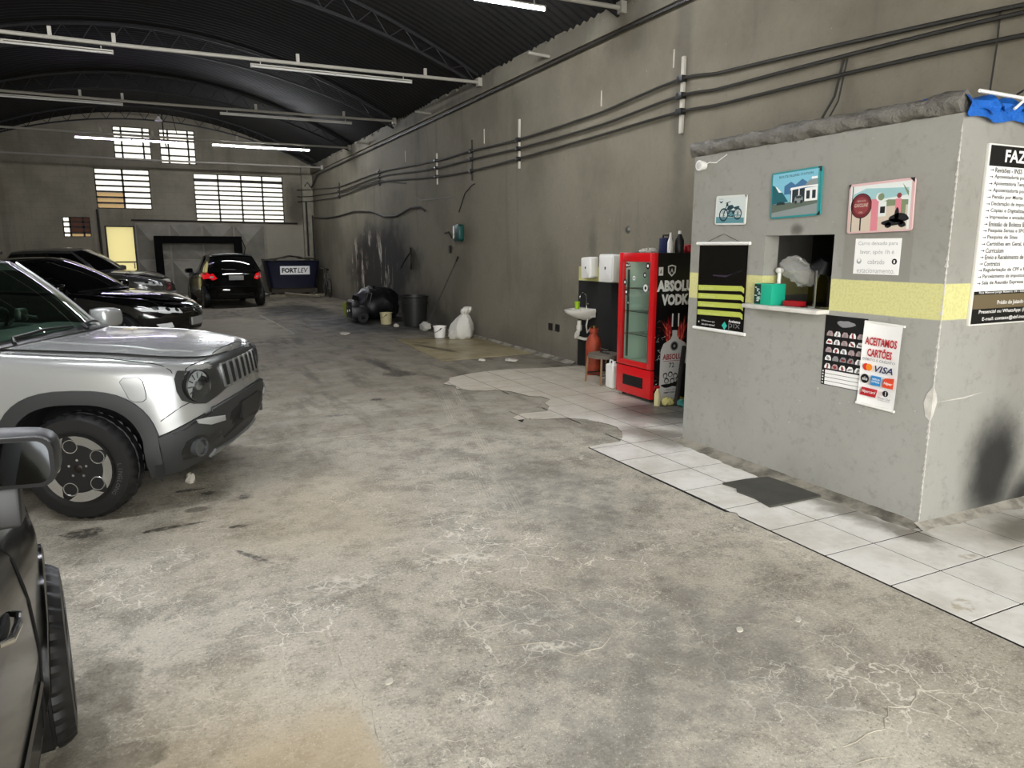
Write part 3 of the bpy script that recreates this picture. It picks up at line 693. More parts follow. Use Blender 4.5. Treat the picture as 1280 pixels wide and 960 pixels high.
# posts on the sill, red tray, dark monitor
mb = MB(); mb.cyl((0, 0, 0), (0, 0, .26), .012, n=10); mb.box(-.03, .03, -.03, .03, 0, .008)
solo(mb, 'metal_post', mat('chrome', '#c8c8c8', .15, 1), 'thin shiny metal post standing on the window sill', 'post', (4.14, 3.635, 1.285))
mb = MB(); mb.cyl((0, 0, 0), (0, 0, .24), .014, n=10); mb.sellip((0, .0, .25), (.02, .03, .02), .6, 12, 8)
solo(mb, 'white_rod', wplastic, 'short white rod behind the teal box', 'rod', (4.20, 4.03, 1.285))
mb = MB(); mb.box(-.04, .04, -.07, .07, 0, .008); 
for a in ((-.04, -.034, -.07, .07), (.034, .04, -.07, .07), (-.034, .034, -.07, -.064), (-.034, .034, .064, .07)): mb.box(*a, .008, .035)
solo(mb, 'red_tray', mat('red_plastic', '#a81a22', .4), 'small red tray on the window sill', 'tray', (4.16, 3.83, 1.285))
r = thing('desk_lamp_head', 'dark lamp head leaning in the booth window', 'lamp', (4.33, 3.68, 1.255))
mb = MB(); mb.tube([(0, 0, 0), (0, 0, .22), (-.02, .03, .30)], .012, 8); mb.cyl((0, 0, 0), (0, 0, .015), .06, n=16); mb.build('stand', bplastic, r)
mb = MB(); mb.lathe([(.0, .08), (.04, .08), (.09, 0), (.085, 0), (.0, .05)], 18, M=TR(-.03, .05, .29) @ RX(.5)); mb.build('shade', bplastic, r)
mb = MB(); mb.box(-.35, .35, -.9, .9, -.03, 0)
for s in ((-.3, -.85), (.3, -.85), (-.3, .85), (.3, .85)): mb.box(s[0]-.025, s[0]+.025, s[1]-.025, s[1]+.025, -1.24, -.03)
solo(mb, 'counter_table', mat('dark_counter', '#2a2622', .5), 'dark counter table inside the booth behind the window', 'table', (4.62, 3.8, 1.25))

# tin pictures
def tin(name, label, y, z, W, H, tilt, edge):
    M = FR(y, z) @ TR(0, 0, .006) @ RZ(tilt); r = thing(name, label, 'picture', M=M)
    mb = MB(); mb.prism(rrect(-W/2, W/2, -H/2, H/2, .018), 0, .012); mb.build('plate', edge, r, smooth=0); return r
r = tin('motorcycle_picture', 'small pale tin picture of a dark teal motorcycle on the booth', 4.462, 1.992, .335, .225, -.02, mat('tin_edge_pale', '#d8d9d0', .4))
mb = MB(); P_ = [mat('print_cloud', '#cfd6d0', .4), mat('print_teal_dark', '#1c3f46', .4), mat('print_teal', '#5f8f95', .4), black]
rect(mb, -.155, .155, -.1, .1, .013, 0); poly(mb, [(-.155, -.1), (.155, -.1), (.155, -.06), (-.155, -.05)], .0133, 2)
for cx, cy, rr in ((-.07, -.035, .052), (.085, -.03, .045)):
    for i in range(22):
        a, b = 2*PI*i/22, 2*PI*(i+1)/22; mb.add([(cx+rr*math.cos(a), cy+rr*math.sin(a), .0137), (cx+rr*math.cos(b), cy+rr*math.sin(b), .0137), (cx+rr*.76*math.cos(b), cy+rr*.76*math.sin(b), .0137), (cx+rr*.76*math.cos(a), cy+rr*.76*math.sin(a), .0137)], [(0, 1, 2, 3)], 1)
    for i in range(6): a = i*PI/6; mb.add([(cx+rr*.8*math.cos(a)-.002, cy+rr*.8*math.sin(a), .0137), (cx+rr*.8*math.cos(a)+.002, cy+rr*.8*math.sin(a), .0137), (cx-rr*.8*math.cos(a)+.002, cy-rr*.8*math.sin(a), .0137), (cx-rr*.8*math.cos(a)-.002, cy-rr*.8*math.sin(a), .0137)], [(0, 1, 2, 3)], 1)
poly(mb, [(-.045, .0), (-.02, .035), (.02, .04), (.045, .02), (.01, -.0)], .0139, 1); poly(mb, [(.035, .02), (.09, .03), (.105, .018), (.05, .005)], .0139, 1)
poly(mb, [(-.02, -.05), (.04, -.055), (.05, -.005), (-.02, .0)], .0138, 1); poly(mb, [(-.075, -.03), (-.065, -.03), (-.025, .06), (-.035, .06)], .014, 1)
poly(mb, [(-.055, .055), (.0, .068), (.0, .062), (-.05, .05)], .014, 1); poly(mb, [(-.02, -.04), (.12, -.045), (.12, -.038), (-.02, -.03)], .014, 2)
disc(mb, .01, -.03, .018, .0141, 12, 2); disc(mb, -.035, .04, .013, .0141, 12, 1)
poly(mb, [(-.13, .075), (-.105, .065), (-.08, .075), (-.098, .055), (-.112, .055)], .014, 1); text(mb, 'MOTORCYCLE', -.13, .082, .05, .006, .014, 1)
mb.build('print', P_, r, smooth=0)
mb = MB(); poly(mb, [(.15, .11), (.168, .11), (.168, .085)], .014); mb.build('corner', black, r, smooth=0)

r = tin('filling_station_picture', 'teal tin picture of mountains and an old filling station above the window', 3.822, 2.076, .445, .325, .03, mat('tin_edge_teal', '#2b8c8c', .4))
P_ = [mat('print_sky', '#7fc0d2', .4), mat('print_mount', '#3f6f95', .4), mat('print_mount_dark', '#1d5f66', .4), white, mat('print_grey', '#8b9390', .4), mat('print_dark', '#1d2b2d', .4), mat('print_teal2', '#3a9b98', .4), mat('print_ground', '#5f6a5c', .4)]
mb = MB(); rect(mb, -.21, .205, -.15, .15, .013, 0)
poly(mb, [(-.10, .06), (-.04, .085), (.0, .06), (.06, .095), (.12, .06), (.19, .085), (.205, .0), (-.10, .0)], .0134, 1)
poly(mb, [(-.21, .075), (-.17, .06), (-.11, .01), (-.06, -.05), (-.21, -.06)], .0136, 2); poly(mb, [(-.185, .065), (-.17, .06), (-.12, .018), (-.15, .02)], .0138, 3)
poly(mb, [(-.21, -.06), (.205, -.05), (.205, -.15), (-.21, -.15)], .0137, 7); poly(mb, [(-.21, -.12), (.205, -.08), (.205, -.15), (-.21, -.15)], .01375, 4)
poly(mb, [(-.045, .025), (.10, .035), (.205, .03), (.205, .052), (-.04, .042)], .014, 3); poly(mb, [(.08, .045), (.12, .08), (.205, .085), (.205, .045)], .0141, 4)
rect(mb, .09, .195, -.06, .03, .0139, 3); rect(mb, -.04, .09, -.06, .028, .01385, 5)
for x in (-.035, .03, .085): rect(mb, x, x+.01, -.06, .028, .0142, 3)
for x in (.10, .15): rect(mb, x, x+.03, -.045, .01, .0142, 5)
poly(mb, [(-.005, -.065), (.0, -.03), (.02, -.015), (.05, -.015), (.07, -.03), (.072, -.065)], .0144, 4); disc(mb, .01, -.06, .012, .0146, 10, 5); disc(mb, .06, -.06, .012, .0146, 10, 5); rect(mb, .012, .06, -.035, -.02, .0146, 5)
poly(mb, [(-.17, -.068), (-.16, -.05), (-.12, -.048), (-.09, -.055), (-.09, -.068)], .0142, 5); rect(mb, .14, .19, .085, .10, .0141, 3)
text(mb, 'ROUTE FILLING STATION', -.15, .118, .30, .016, .0142, 5); rect(mb, .196, .205, -.15, .15, .0145, 6); mb.build('print', P_, r, smooth=0)
mb = MB(); poly(mb, [(.19, .16), (.222, .16), (.222, .125), (.205, .13)], .014); poly(mb, [(.19, -.16), (.222, -.16), (.222, -.13)], .014); mb.build('corner', black, r, smooth=0)

r = tin('petrol_pump_picture', 'pink tin picture of old petrol pumps and a round red sign', 3.143, 1.952, .455, .31, .025, mat('tin_edge_pink', '#d8b3b0', .4))
P_ = [mat('print_pale_sky', '#dfe3dd', .4), mat('print_red_dark', '#6d2328', .4), mat('print_pink', '#d9848d', .4), mat('print_aqua', '#9cc4c4', .4), mat('print_green', '#7d8a68', .4), black, mat('print_sand', '#cfc0ac', .4), mat('print_brick', '#8c3b3b', .4)]
mb = MB(); rect(mb, -.215, .21, -.145, .14, .013, 0); poly(mb, [(-.19, .03), (.2, .06), (.2, .1), (-.1, .12), (-.19, .09)], .0133, 3)
poly(mb, [(-.215, -.145), (.21, -.145), (.21, .0), (.05, .02), (-.215, -.01)], .0134, 6); poly(mb, [(.0, .02), (.06, .04), (.2, .03), (.21, .0), (.0, .0)], .0135, 4)
rect(mb, -.135, -.125, -.14, -.03, .0139, 5); disc(mb, -.13, .015, .078, .014, 26, 5); disc(mb, -.13, .015, .073, .0142, 26, 1); disc(mb, -.13, .015, .055, .0143, 26, 7)
text(mb, 'GASOLINE', -.13, .008, .10, .022, .0145, 6, .01, .2, 'C'); text(mb, 'SERVICE', -.13, .04, .06, .010, .0145, 6, .0, 0, 'C'); text(mb, 'OIL', -.13, -.03, .03, .010, .0145, 6, .0, 0, 'C')
rect(mb, -.055, -.005, -.145, .05, .0141, 2); disc(mb, .0, .06, .026, .0142, 18, 0); disc(mb, .01, .06, .022, .0144, 18, 4); rect(mb, -.005, .05, -.06, .03, .0143, 0); rect(mb, .008, .042, -.04, .0, .0145, 5)
rect(mb, .11, .15, -.10, .04, .0141, 2); disc(mb, .133, .058, .016, .0143, 14, 7); rect(mb, .15, .18, -.09, .02, .0141, 4)
for x, y, a, b in ((.10, -.10, .07, .022), (.14, -.075, .06, .03), (.125, -.05, .014, .04), (.07, -.115, .02, .02), (.165, -.115, .022, .02)): poly(mb, blobpoly(x, y, a, b, 0, .12, 18, 3), .0147, 5)
rect(mb, -.20, -.194, -.145, .14, .0142, 5); poly(mb, [(.15, .13), (.2, .07), (.2, .04), (.17, .09)], .0145, 4); rect(mb, .195, .21, -.145, .14, .0146, 0); mb.build('print', P_, r, smooth=0)
mb = MB(); poly(mb, [(.195, .155), (.2275, .155), (.2275, .125)], .014); poly(mb, [(-.2275, .155), (-.21, .155), (-.2275, .125)], .014); mb.build('corner', black, r, smooth=0)

# paper notice
r = thing('paper_notice', 'white paper notice with faint grey lettering taped under the pump picture', 'notice', M=FR(3.143, 1.647))
mb = MB(); mb.box(-.163, .163, -.112, .112, 0, .002); mb.build('sheet', white, r, smooth=0)
mb = MB()
for i, s in enumerate(('Carro deixado para', 'lavar, após 1h é', 'cobrado', 'estacionamento.')): text(mb, s, 0, .072-.056*i-.008, {0: .28, 1: .24, 2: .12, 3: .27}[i], .030 if s[0] != 'l' else .034, .0028, 0, .0, 0, 'C')
disc(mb, .128, -.03, .018, .0028, 18, 1); disc(mb, -.125, -.03, .018, .0028, 18, 0); disc(mb, -.125, -.024, .011, .0031, 14, 2); rect(mb, .122, .133, -.04, -.022, .0031, 2)
mb.build('lettering', [mat('faded_ink', '#a7a7a2', .6), black, white], r, smooth=0)

# hanging banner with pix
r = thing('hanging_banner', 'black hanging banner with four lime stripes at the booth corner', 'banner', M=FR(4.535, 1.385) @ RZ(-.0) )
W, H = .575, .70; mb = MB(); mb.box(-W/2+.01, W/2-.01, -H/2, H/2, .004, .006); mb.build('cloth', mat('black_banner', '#14120f', .22), r, smooth=0)
mb = MB(); mb.cyl((-W/2-.015, H/2, .012), (W/2+.015, H/2, .012), .014, n=12); mb.build('top_rod', wplastic, r)
mb = MB(); mb.cyl((-W/2-.015, -H/2, .012), (W/2+.015, -H/2, .012), .014, n=12); mb.build('bottom_rod', wplastic, r)
mb = MB(); mb.tube([(-W/2+.1, H/2+.012, .012), (0, H/2+.075, .004), (W/2-.1, H/2+.012, .012)], .002, 5); mb.build('cord', black, r)
mb = MB(); z = .0068; cols = [mat('lime_print', '#bfc95a', .4), white, mat('pix_teal', '#35b8a5', .4), mat('banner_violet', '#3d3340', .3), mat('lime_pale', '#dbe09a', .4), grey_]
for i in range(4):
    yb = -.012-.068*i; poly(mb, [(-.27, yb-.022), (.23, yb-.006), (.262, yb-.022), (.262, yb+.018), (.235, yb+.034), (-.27, yb+.022)], z, 0)
    text(mb, ('LAVAGEM', 'POLIMENTO', 'HIGIENIZAÇÃO', 'IMPERMEABILIZAÇÃO')[i], -.235, yb-.012, (.15, .17, .17, .24)[i], .02, z+.0006, 4, .0, .2)
text(mb, 'Aceitamos', .11, -.272, .13, .022, z, 1, .02); text(mb, 'pix', .11, -.328, .13, .062, z, 5, .0)
poly(mb, [(.065, -.27), (.096, -.303), (.065, -.336), (.034, -.303)], z, 2)
text(mb, 'É Polimento que', -.21, -.292, .16, .018, z, 1); text(mb, 'seu carro merece!', -.21, -.32, .16, .018, z, 1); disc(mb, -.245, -.296, .007, z, 10, 1)
poly(mb, [(-.10, .10), (.06, .10), (.2, .13), (.24, .15), (.05, .085), (-.1, .09)], z, 3); mb.build('print', cols, r, smooth=0)

# calendar sheet
r = thing('calendar_poster', 'black calendar poster with rows of small car pictures beside the card banner', 'poster', M=FR(3.325, 1.01) @ RZ(.0))
mb = MB(); mb.box(-.165, .165, -.24, .24, .001, .003); mb.build('sheet', black, r, smooth=0)
mb = MB(); q = random.Random(12); cols = [white, mat('cal_grey', '#8c8c8c', .5), mat('cal_red', '#8c2b2b', .5), mat('cal_pink', '#b59a98', .5)]
for j in range(5):
    for i in range(5):
        x, y = -.145+.0605*i, .115-.056*j-(.0 if j else 0)
        poly(mb, [(x, y), (x+.014, y+.02), (x+.04, y+.02), (x+.05, y+.004), (x+.05, y-.014), (x, y-.014)], .0036, q.choice([0, 0, 1, 3])); poly(mb, blobpoly(x+.025, y, .017, .009, q.uniform(0, 3), .3, 10, i+j*9), .0039, q.choice([1, 2, 1, 1]))
for j in range(4): rect(mb, -.135, .14, -.235+.026*j, -.212+.026*j, .0036, 0)
for j in range(5): disc(mb, .152, -.225+.02*j, .006, .0036, 8, 0); disc(mb, -.152, -.225+.02*j, .006, .0036, 8, 0)
poly(mb, blobpoly(.0, .19, .06, .025, 0, .2, 16, 4), .0036, 1)
mb.build('print', cols, r, smooth=0)
# card banner
r = thing('card_payment_banner', 'white hanging banner listing accepted cards in red lettering', 'banner', M=FR(3.038, .962) @ RZ(-.03))
mb = MB(); mb.grid(lambda u, v: (u, v, .012+.006*math.sin(v*9)+.012*(u/.14)**2), list(np.linspace(-.135, .135, 9)), list(np.linspace(-.265, .265, 13))); mb.build('cloth', white, r, smooth=60)
mb = MB(); mb.cyl((-.14, .268, .016), (.14, .268, .016), .008, n=8); mb.build('top_rod', wplastic, r)
mb = MB(); mb.cyl((-.14, -.268, .016), (.14, -.268, .016), .009, n=8); mb.build('bottom_rod', wplastic, r)
mb = MB(); z = .031; cols = [mat('print_red', '#b3232b', .5), grey_, mat('card_red', '#d8342a', .5), mat('card_orange', '#e98b24', .5), mat('card_navy', '#20294f', .5), black, mat('card_blue', '#2f86c2', .5), mat('card_hot', '#d8492a', .5), white]
for dz in (0,):
    text(mb, 'ACEITAMOS', 0, .125, .225, .052, z, 0, .03, 0, 'C'); text(mb, 'CARTÕES', 0, .052, .175, .062, z, 0, .03, 0, 'C'); text(mb, 'DÉBITO E CRÉDITO', 0, .025, .23, .020, z, 1, 0, 0, 'C')
disc(mb, -.085, -.018, .023, z, 20, 2); disc(mb, -.062, -.018, .023, z+.0004, 20, 3); text(mb, 'VISA', -.022, -.04, .13, .042, z, 4, .02, .25)
disc(mb, -.083, -.095, .03, z, 22, 5); text(mb, 'elo', -.083, -.106, .038, .024, z+.0006, 8, .01, 0, 'C'); rect(mb, -.038, .032, -.128, -.066, z, 6); text(mb, 'AMERICAN', -.003, -.093, .056, .012, z+.0006, 8, .01, 0, 'C'); text(mb, 'EXPRESS', -.003, -.11, .056, .012, z+.0006, 8, .01, 0, 'C')
poly(mb, [(.048, -.128), (.122, -.128), (.122, -.06), (.06, -.068), (.048, -.08)], z, 7); text(mb, 'Hiper', .085, -.112, .06, .022, z+.0006, 8, .015, .15, 'C')
poly(mb, [(-.108, -.205), (.008, -.205), (.018, -.152), (-.098, -.152)], z, 0); text(mb, 'Hipercard', -.045, -.19, .10, .024, z+.0006, 8, .01, .2, 'C'); disc(mb, .075, -.165, .02, z, 18, 5); rect(mb, .075, .079, -.18, -.15, z+.0005, 8); text(mb, 'Diners Club', .07, -.205, .085, .013, z, 1, 0, 0, 'C'); text(mb, 'INTERNATIONAL', .07, -.216, .085, .006, z, 1, 0, 0, 'C')
mb.build('print', cols, r, smooth=0)
# big price sign on the booth side
r = thing('services_sign', 'tall white and black sign listing services on the booth side wall', 'sign', M=frame((4.335, 2.68, 1.24), (1, 0, 0), (0, 0, 1)))
W, H = .86, 1.05; mb = MB(); mb.box(0, W, 0, H, .0, .02); mb.build('board', mat('sign_edge', '#dcdad3', .4), r, bevel=.003)
mb = MB(); z = .0206; cols = [white, black, mat('sign_olive', '#6d6047', .5)]
rect(mb, .012, W-.005, .01, H-.01, z, 0); rect(mb, .012, W-.005, H-.125, H-.01, z+.0003, 1); rect(mb, .012, W-.005, .01, .205, z+.0003, 1); rect(mb, .012, W-.005, .10, .185, z+.0005, 2)
text(mb, 'FAZEMOS', .155, H-.10, .50, .072, z+.001, 0, .03)
LN = ['Revisões - INSS', 'Aposentadoria por Idade', 'Aposentadoria Tempo', 'Aposentadoria por Invalidez', 'Pensão por Morte - Auxílio', 'Declaração de imposto', 'Cópias e Digitalizações', 'Impressões e encadernação', 'Emissão de Boletos Bancários', 'Pesquisa Serasa e SPC', 'Pesquisa de Sites', 'Certidões em Geral, inclusive', 'Currículum', 'Envio e Recebimento de', 'Contratos', 'Regularização de CPF e Pedidos', 'Parcelamento de impostos', 'Sala de Reunião Expressa com café']
for i, s in enumerate(LN):
    yb = H-.158-.0383*i; text(mb, s, .075, yb-.002, .0175*len(s), .028, z+.0006, 1, .022); rect(mb, .03, .06, yb+.009, yb+.013, z+.0006, 1); poly(mb, [(.052, yb+.004), (.064, yb+.011), (.052, yb+.018)], z+.0006, 1)
text(mb, 'Rua Manoel Jorge Ribeiro, 24 - Sala 02 - Centro', .06, .188, .62, .016, z+.001, 0, .01); text(mb, 'Prédio do Juizado Especial', .25, .115, .40, .032, z+.001, 0, .01)
text(mb, 'Presencial ou WhatsApp: (022) 974', .08, .065, .60, .028, z+.001, 0, .01); text(mb, 'E-mail: contato@sbf-inss.com', .12, .022, .52, .028, z+.001, 0, .01)
mb.build('print', cols, r, smooth=0)

# round floodlight on the booth corner, its lead
r = thing('round_floodlight', 'small round white floodlight at the top corner of the booth', 'lamp', M=FR(4.805, 2.36))
mb = MB(); mb.lathe([(0, .0), (.03, 0), (.034, .02), (.042, .05), (.042, .062), (.034, .064)], 20); mb.build('housing', wplastic, r)
mb = MB(); mb.lathe([(.034, .062), (.02, .067), (0, .068)], 18); mb.build('lens', mat('lens_pale', '#cfcfc9', .1), r)
mb = MB(); mb.tube([(0, 0, .01), (.06, .02, .01), (.14, .01, .006), (.20, .035, .006), (.26, .06, .006)], .004, 6); mb.build('lead', wplastic, r)
# rolled grey tarpaulin along the booth roof, blue tarpaulin at its corner
q = random.Random(6); mb = MB(); n = 60; prof = 14
def tarp(s, k):
    y = 2.69+2.29*s; a = 2*PI*k/prof; rz_ = .055+.006*math.sin(s*13+1)+.004*math.sin(s*37)+.03*s*(1-s); rx_ = .065+.008*math.sin(s*17)
    return (4.13+rx_*math.cos(a)-.012*math.sin(s*60+k), y, 2.50-.0*s+rz_*math.sin(a)+.004*math.sin(s*140+2*k)+.006*math.sin(a*4+s*25))
mb.add([tarp(i/n, k) for i in range(n+1) for k in range(prof)], [(i*prof+k, i*prof+(k+1) % prof, (i+1)*prof+(k+1) % prof, (i+1)*prof+k) for i in range(n) for k in range(prof)]+[tuple(range(prof)), tuple(n*prof+k for k in range(prof-1, -1, -1))])
solo(mb, 'rolled_tarpaulin', mat('grey_tarp', '#77736a', .6, noise=(9, .6, '#524f47'), bump=(22, .9, .03)), 'rolled grey tarpaulin lying along the booth roof edge', 'tarpaulin', smooth=50)
mb = MB(); q = random.Random(16)
mb.grid(lambda u, v: (4.10+1.36*u, 2.63+.36*v+.02*math.sin(u*30), 2.44+.075+.022*math.sin(v*PI)+.018*math.sin(u*40+v*9)+.014*math.sin(u*83+3*v)-.06*max(0, .15-v)*6), list(np.linspace(0, 1, 50)), list(np.linspace(0, 1, 12)))
mb.grid(lambda u, v: (4.09+1.37*u, 2.655+.01*math.sin(u*43+v*6)-.012, 2.41+.095*v+.012*math.sin(u*25)*(1-v)), list(np.linspace(0, 1, 50)), list(np.linspace(0, 1, 5)))
solo(mb, 'blue_tarpaulin', mat('blue_tarp', '#1f62b8', .35, bump=(30, .6, .02)), 'crumpled bright blue tarpaulin on the booth roof over the sign', 'tarpaulin', smooth=40)
mb = MB(); mb.tube([(4.12, 2.62, 2.545), (4.5, 2.59, 2.53), (4.7, 2.60, 2.555), (5.1, 2.60, 2.54), (5.4, 2.60, 2.55)], .010, 6); mb.tube([(4.5, 2.59, 2.53), (4.42, 2.60, 2.47)], .008, 6)
solo(mb, 'white_cable', wplastic, 'white cable lying across the blue tarpaulin', 'cable')
# rubber mat
mb = MB(); q = random.Random(2)
mb.prism([(3.576, 3.834), (3.60, 3.72), (3.55, 3.66), (3.56, 3.5), (3.527, 3.33), (3.72, 3.325), (4.0, 3.33), (4.0, 3.55), (3.985, 3.80), (3.8, 3.83)], 0, .014)
solo(mb, 'rubber_mat', mat('rubber_mat', '#4b4a42', .85, noise=(6, .5, '#3b3a33'), bump=(60, .4)), 'dark grey rubber mat on the tiles under the booth window', 'mat', (0, 0, .0075), smooth=0)

# ================================================================== SINK CORNER
porc = mat('porcelain', '#e6e3d8', .15, coat=.4); chrome = mat('chrome', '#c8c8c8', .15, 1); pvc = mat('white_pvc', '#dddacf', .4)
r = thing('wall_sink', 'white wall hung sink with swan neck tap on the black wall', 'sink', (5.5, 8.78, .80))
mb = MB(); 
def bowl(u, v):
    a = -PI/2+PI*u; k = 1-.80*v**1.5; d = .36*k; wd = .235*k
    return (-d*math.cos(a)-.02, wd*math.sin(a), .04-.15*v**.75 if v > 0 else .04)
mb.grid(lambda u, v: bowl(u, v), list(np.linspace(0, 1, 25)), list(np.linspace(0, 1, 9)), flip=True)
mb.grid(lambda u, v: (lambda p, q_: (p[0]*(1-v)+(-.03-.25*math.cos(-PI/2+PI*u))*v-.0, p[1]*(1-v)+(.17*math.sin(-PI/2+PI*u))*v, .04+.012*math.sin(v*PI)))(bowl(u, 0), 0), list(np.linspace(0, 1, 25)), [0, .5, 1])
mb.grid(lambda u, v: (-.03-.25*math.cos(-PI/2+PI*u)*(1-.7*v), .17*math.sin(-PI/2+PI*u)*(1-.7*v), .04-.10*math.sin(v*PI/2)), list(np.linspace(0, 1, 25)), list(np.linspace(0, 1, 6)))
mb.add([(-.03-.075*math.cos(-PI/2+PI*i/24), .051*math.sin(-PI/2+PI*i/24), -.06) for i in range(25)], [tuple(range(25))]); mb.box(-.08, -.005, -.2, .2, -.06, .06)
mb.build('basin', porc, r, smooth=50)
mb = MB(); mb.cyl((-.07, -.06, .06), (-.07, -.06, .10), .018, n=12); pts = [(-.07, -.06, .10), (-.07, -.06, .22)]+[(-.07-.055+.055*math.cos(a), -.06, .22+.06*math.sin(a)) for a in np.linspace(.2, PI, 9)]+[(-.18, -.06, .185)]; mb.tube(pts, .011, 8); mb.build('tap', chrome, r)
mb = MB(); mb.tube([(-.07, -.06, .12), (-.06, -.10, .135)], .008, 6); mb.build('tap_handle', chrome, r)
mb = MB(); mb.cyl((-.15, 0, -.115), (-.15, 0, -.18), .03, n=14); mb.cyl((-.15, 0, -.18), (-.15, 0, -.24), .04, n=14); pts = [(-.15, 0, -.24)]+[(-.15+.07-.07*math.cos(a)+.0, .0+.05*math.sin(a), -.29-.06*math.sin(a)) for a in np.linspace(0, PI, 8)]+[(.0-.01, 0, -.26)]
mb.tube([(-.15, 0, -.22), (-.15, .03, -.32), (-.15, .09, -.36), (-.13, .12, -.33), (-.10, .10, -.27), (-.09, .06, -.25)], .024, 10); mb.tube([(-.13, .12, -.36), (-.06, .0, -.385), (-.01, -.05, -.38)], .022, 10); mb.build('waste_trap', pvc, r)
mb = MB(); mb.tube([(-.05, -.08, -.05), (-.10, -.11, -.18), (-.07, -.09, -.28), (-.01, -.08, -.22)], .012, 8); mb.build('supply_hose', pvc, r)
mb = MB(); mb.lathe([(0, 0), (.030, 0), (.042, .105), (.038, .105), (.028, .006), (0, .006)], 18)
solo(mb, 'green_cup', mat('green_plastic', '#8fb320', .4), 'lime green plastic cup standing on the sink edge', 'cup', (5.36, 8.86, .843))
def dispenser(name, label, y, z, W, H, D, tilt):
    r = thing(name, label, 'dispenser', M=frame((5.5, y, z), (0, -1, 0), (0, 0, 1)) @ RZ(tilt))
    mb = MB(); mb.prism(rrect(-W/2, W/2, 0, H, .03), 0.003, D); mb.build('case', wplastic, r, bevel=.008)
    mb = MB(); mb.prism(rrect(-W/2+.02, W/2-.02, .0, H*.92, .02), D, D+.012); mb.build('cover', wplastic, r, bevel=.006)
    mb = MB(); mb.prism(rrect(-.012, .012, H*.45, H*.55, .004), D+.012, D+.016); mb.build('latch', bplastic, r, smooth=0)
    mb = MB(); mb.box(-W/2+.03, W/2-.03, -.004, .004, D*.25, D*.75); mb.build('paper_slot', bplastic, r, smooth=0)
dispenser('towel_dispenser', 'white paper towel dispenser hanging crooked above the sink', 8.66, 1.285, .27, .29, .12, .06)
dispenser('soap_cabinet', 'larger white dispenser cabinet on the wall behind the red fridge', 8.02, 1.26, .34, .36, .22, 0)
for y in (9.88, 9.66):
    r = thing('wall_socket', 'black wall socket low on the wall '+('nearer the sink' if y < 9.8 else 'farther from the sink'), 'socket', M=frame((5.5, y, .43), (0, -1, 0), (0, 0, 1)), group='low wall sockets')
    mb = MB(); mb.prism(rrect(-.06, .06, 0, .11, .012), .0, .012); mb.build('plate', bplastic, r, smooth=0)
    mb = MB(); [mb.cyl((x, .055, .012), (x, .055, .014), .008, n=8) for x in (-.02, .02)]; mb.build('socket_hole', mat('dark_hole', '#050505', .8), r, smooth=0)
mb = MB(); mb.lathe([(0, .03), (.03, .028), (.05, .0)], 16, M=frame((0, 0, 0), (0, -1, 0), (0, 0, 1)))
solo(mb, 'wall_bell', mat('dull_steel', '#6b6a66', .4, .8), 'small round metal knob on the wall above the fridge', 'knob', (5.5, 7.86, 1.93))
# rusty gas bottle, stool with odds and ends, white canister
rust = mat('rusty_red_paint', '#a8452a', .6, .2, noise=(9, .7, '#5f2a1a'))
r = thing('gas_cylinder', 'tall rusty orange gas cylinder standing under the sink', 'cylinder', (5.24, 8.22, .008))
mb = MB(); mb.lathe([(0, .0), (.10, .0), (.105, .02), (.105, .42), (.085, .50), (.04, .56), (.03, .60), (0, .60)], 22); mb.build('tank', rust, r)
mb = MB(); mb.cyl((0, 0, .60), (0, 0, .66), .02, n=10); mb.cyl((-.05, 0, .645), (.05, 0, .645), .012, n=8); mb.build('valve', mat('brass_dull', '#7a5a30', .4, .8), r)
mb = MB(); mb.lathe([(.055, .57), (.06, .57), (.06, .63), (.055, .63)], 18, closed=True); mb.build('collar', rust, r)
st_m = mat('stool_wood', '#6d665a', .6, noise=(10, .5, '#453f36')); dkst = mat('dark_steel', '#2b2926', .5, .5)
r = thing('work_stool', 'small worn stool with a stone coloured top beside the fridge', 'stool', (5.02, 7.62, .008))
mb = MB(); mb.prism(blobpoly(0, 0, .20, .22, 0, .05, 28, 2), .33, .375); mb.build('seat', st_m, r, smooth=0)
for a, b in ((-.14, -.16), (.14, -.16), (-.14, .16), (.14, .16)): mb = MB(); mb.tube([(a, b, .33), (a*1.12, b*1.12, 0)], .014, 8); mb.build('leg', mat('leg_wood', '#8a6a4a', .5), r)
mb = MB(); mb.tube([(-.14, -.16, .12), (.14, -.16, .12), (.14, .16, .12), (-.14, .16, .12)], .008, 6, True); mb.build('stretcher', dkst, r)
mb = MB(); mb.cyl((0, -.09, .012), (0, .10, .012), .012, n=8); mb.cyl((0, .0, .02), (0, .0, .06), .006, n=8); mb.box(-.015, .015, -.1, .1, .055, .065)
solo(mb, 'metal_tool', chrome, 'small shiny metal tool lying on the worn stool', 'tool', (5.02, 7.60, .383))
r = thing('white_canister', 'white plastic canister on the floor under the stool', 'canister', (4.93, 7.28, .008))
mb = MB(); mb.box(-.06, .06, -.085, .085, 0, .30); mb.build('body', wplastic, r, bevel=.025, seg=3)
mb = MB(); mb.cyl((0, -.03, .30), (0, -.03, .335), .022, n=12); mb.build('cap', wplastic, r)
mb = MB(); mb.tube([(0, .0, .295), (0, .01, .34), (0, .06, .34), (0, .07, .295)], .01, 8); mb.build('handle', wplastic, r)

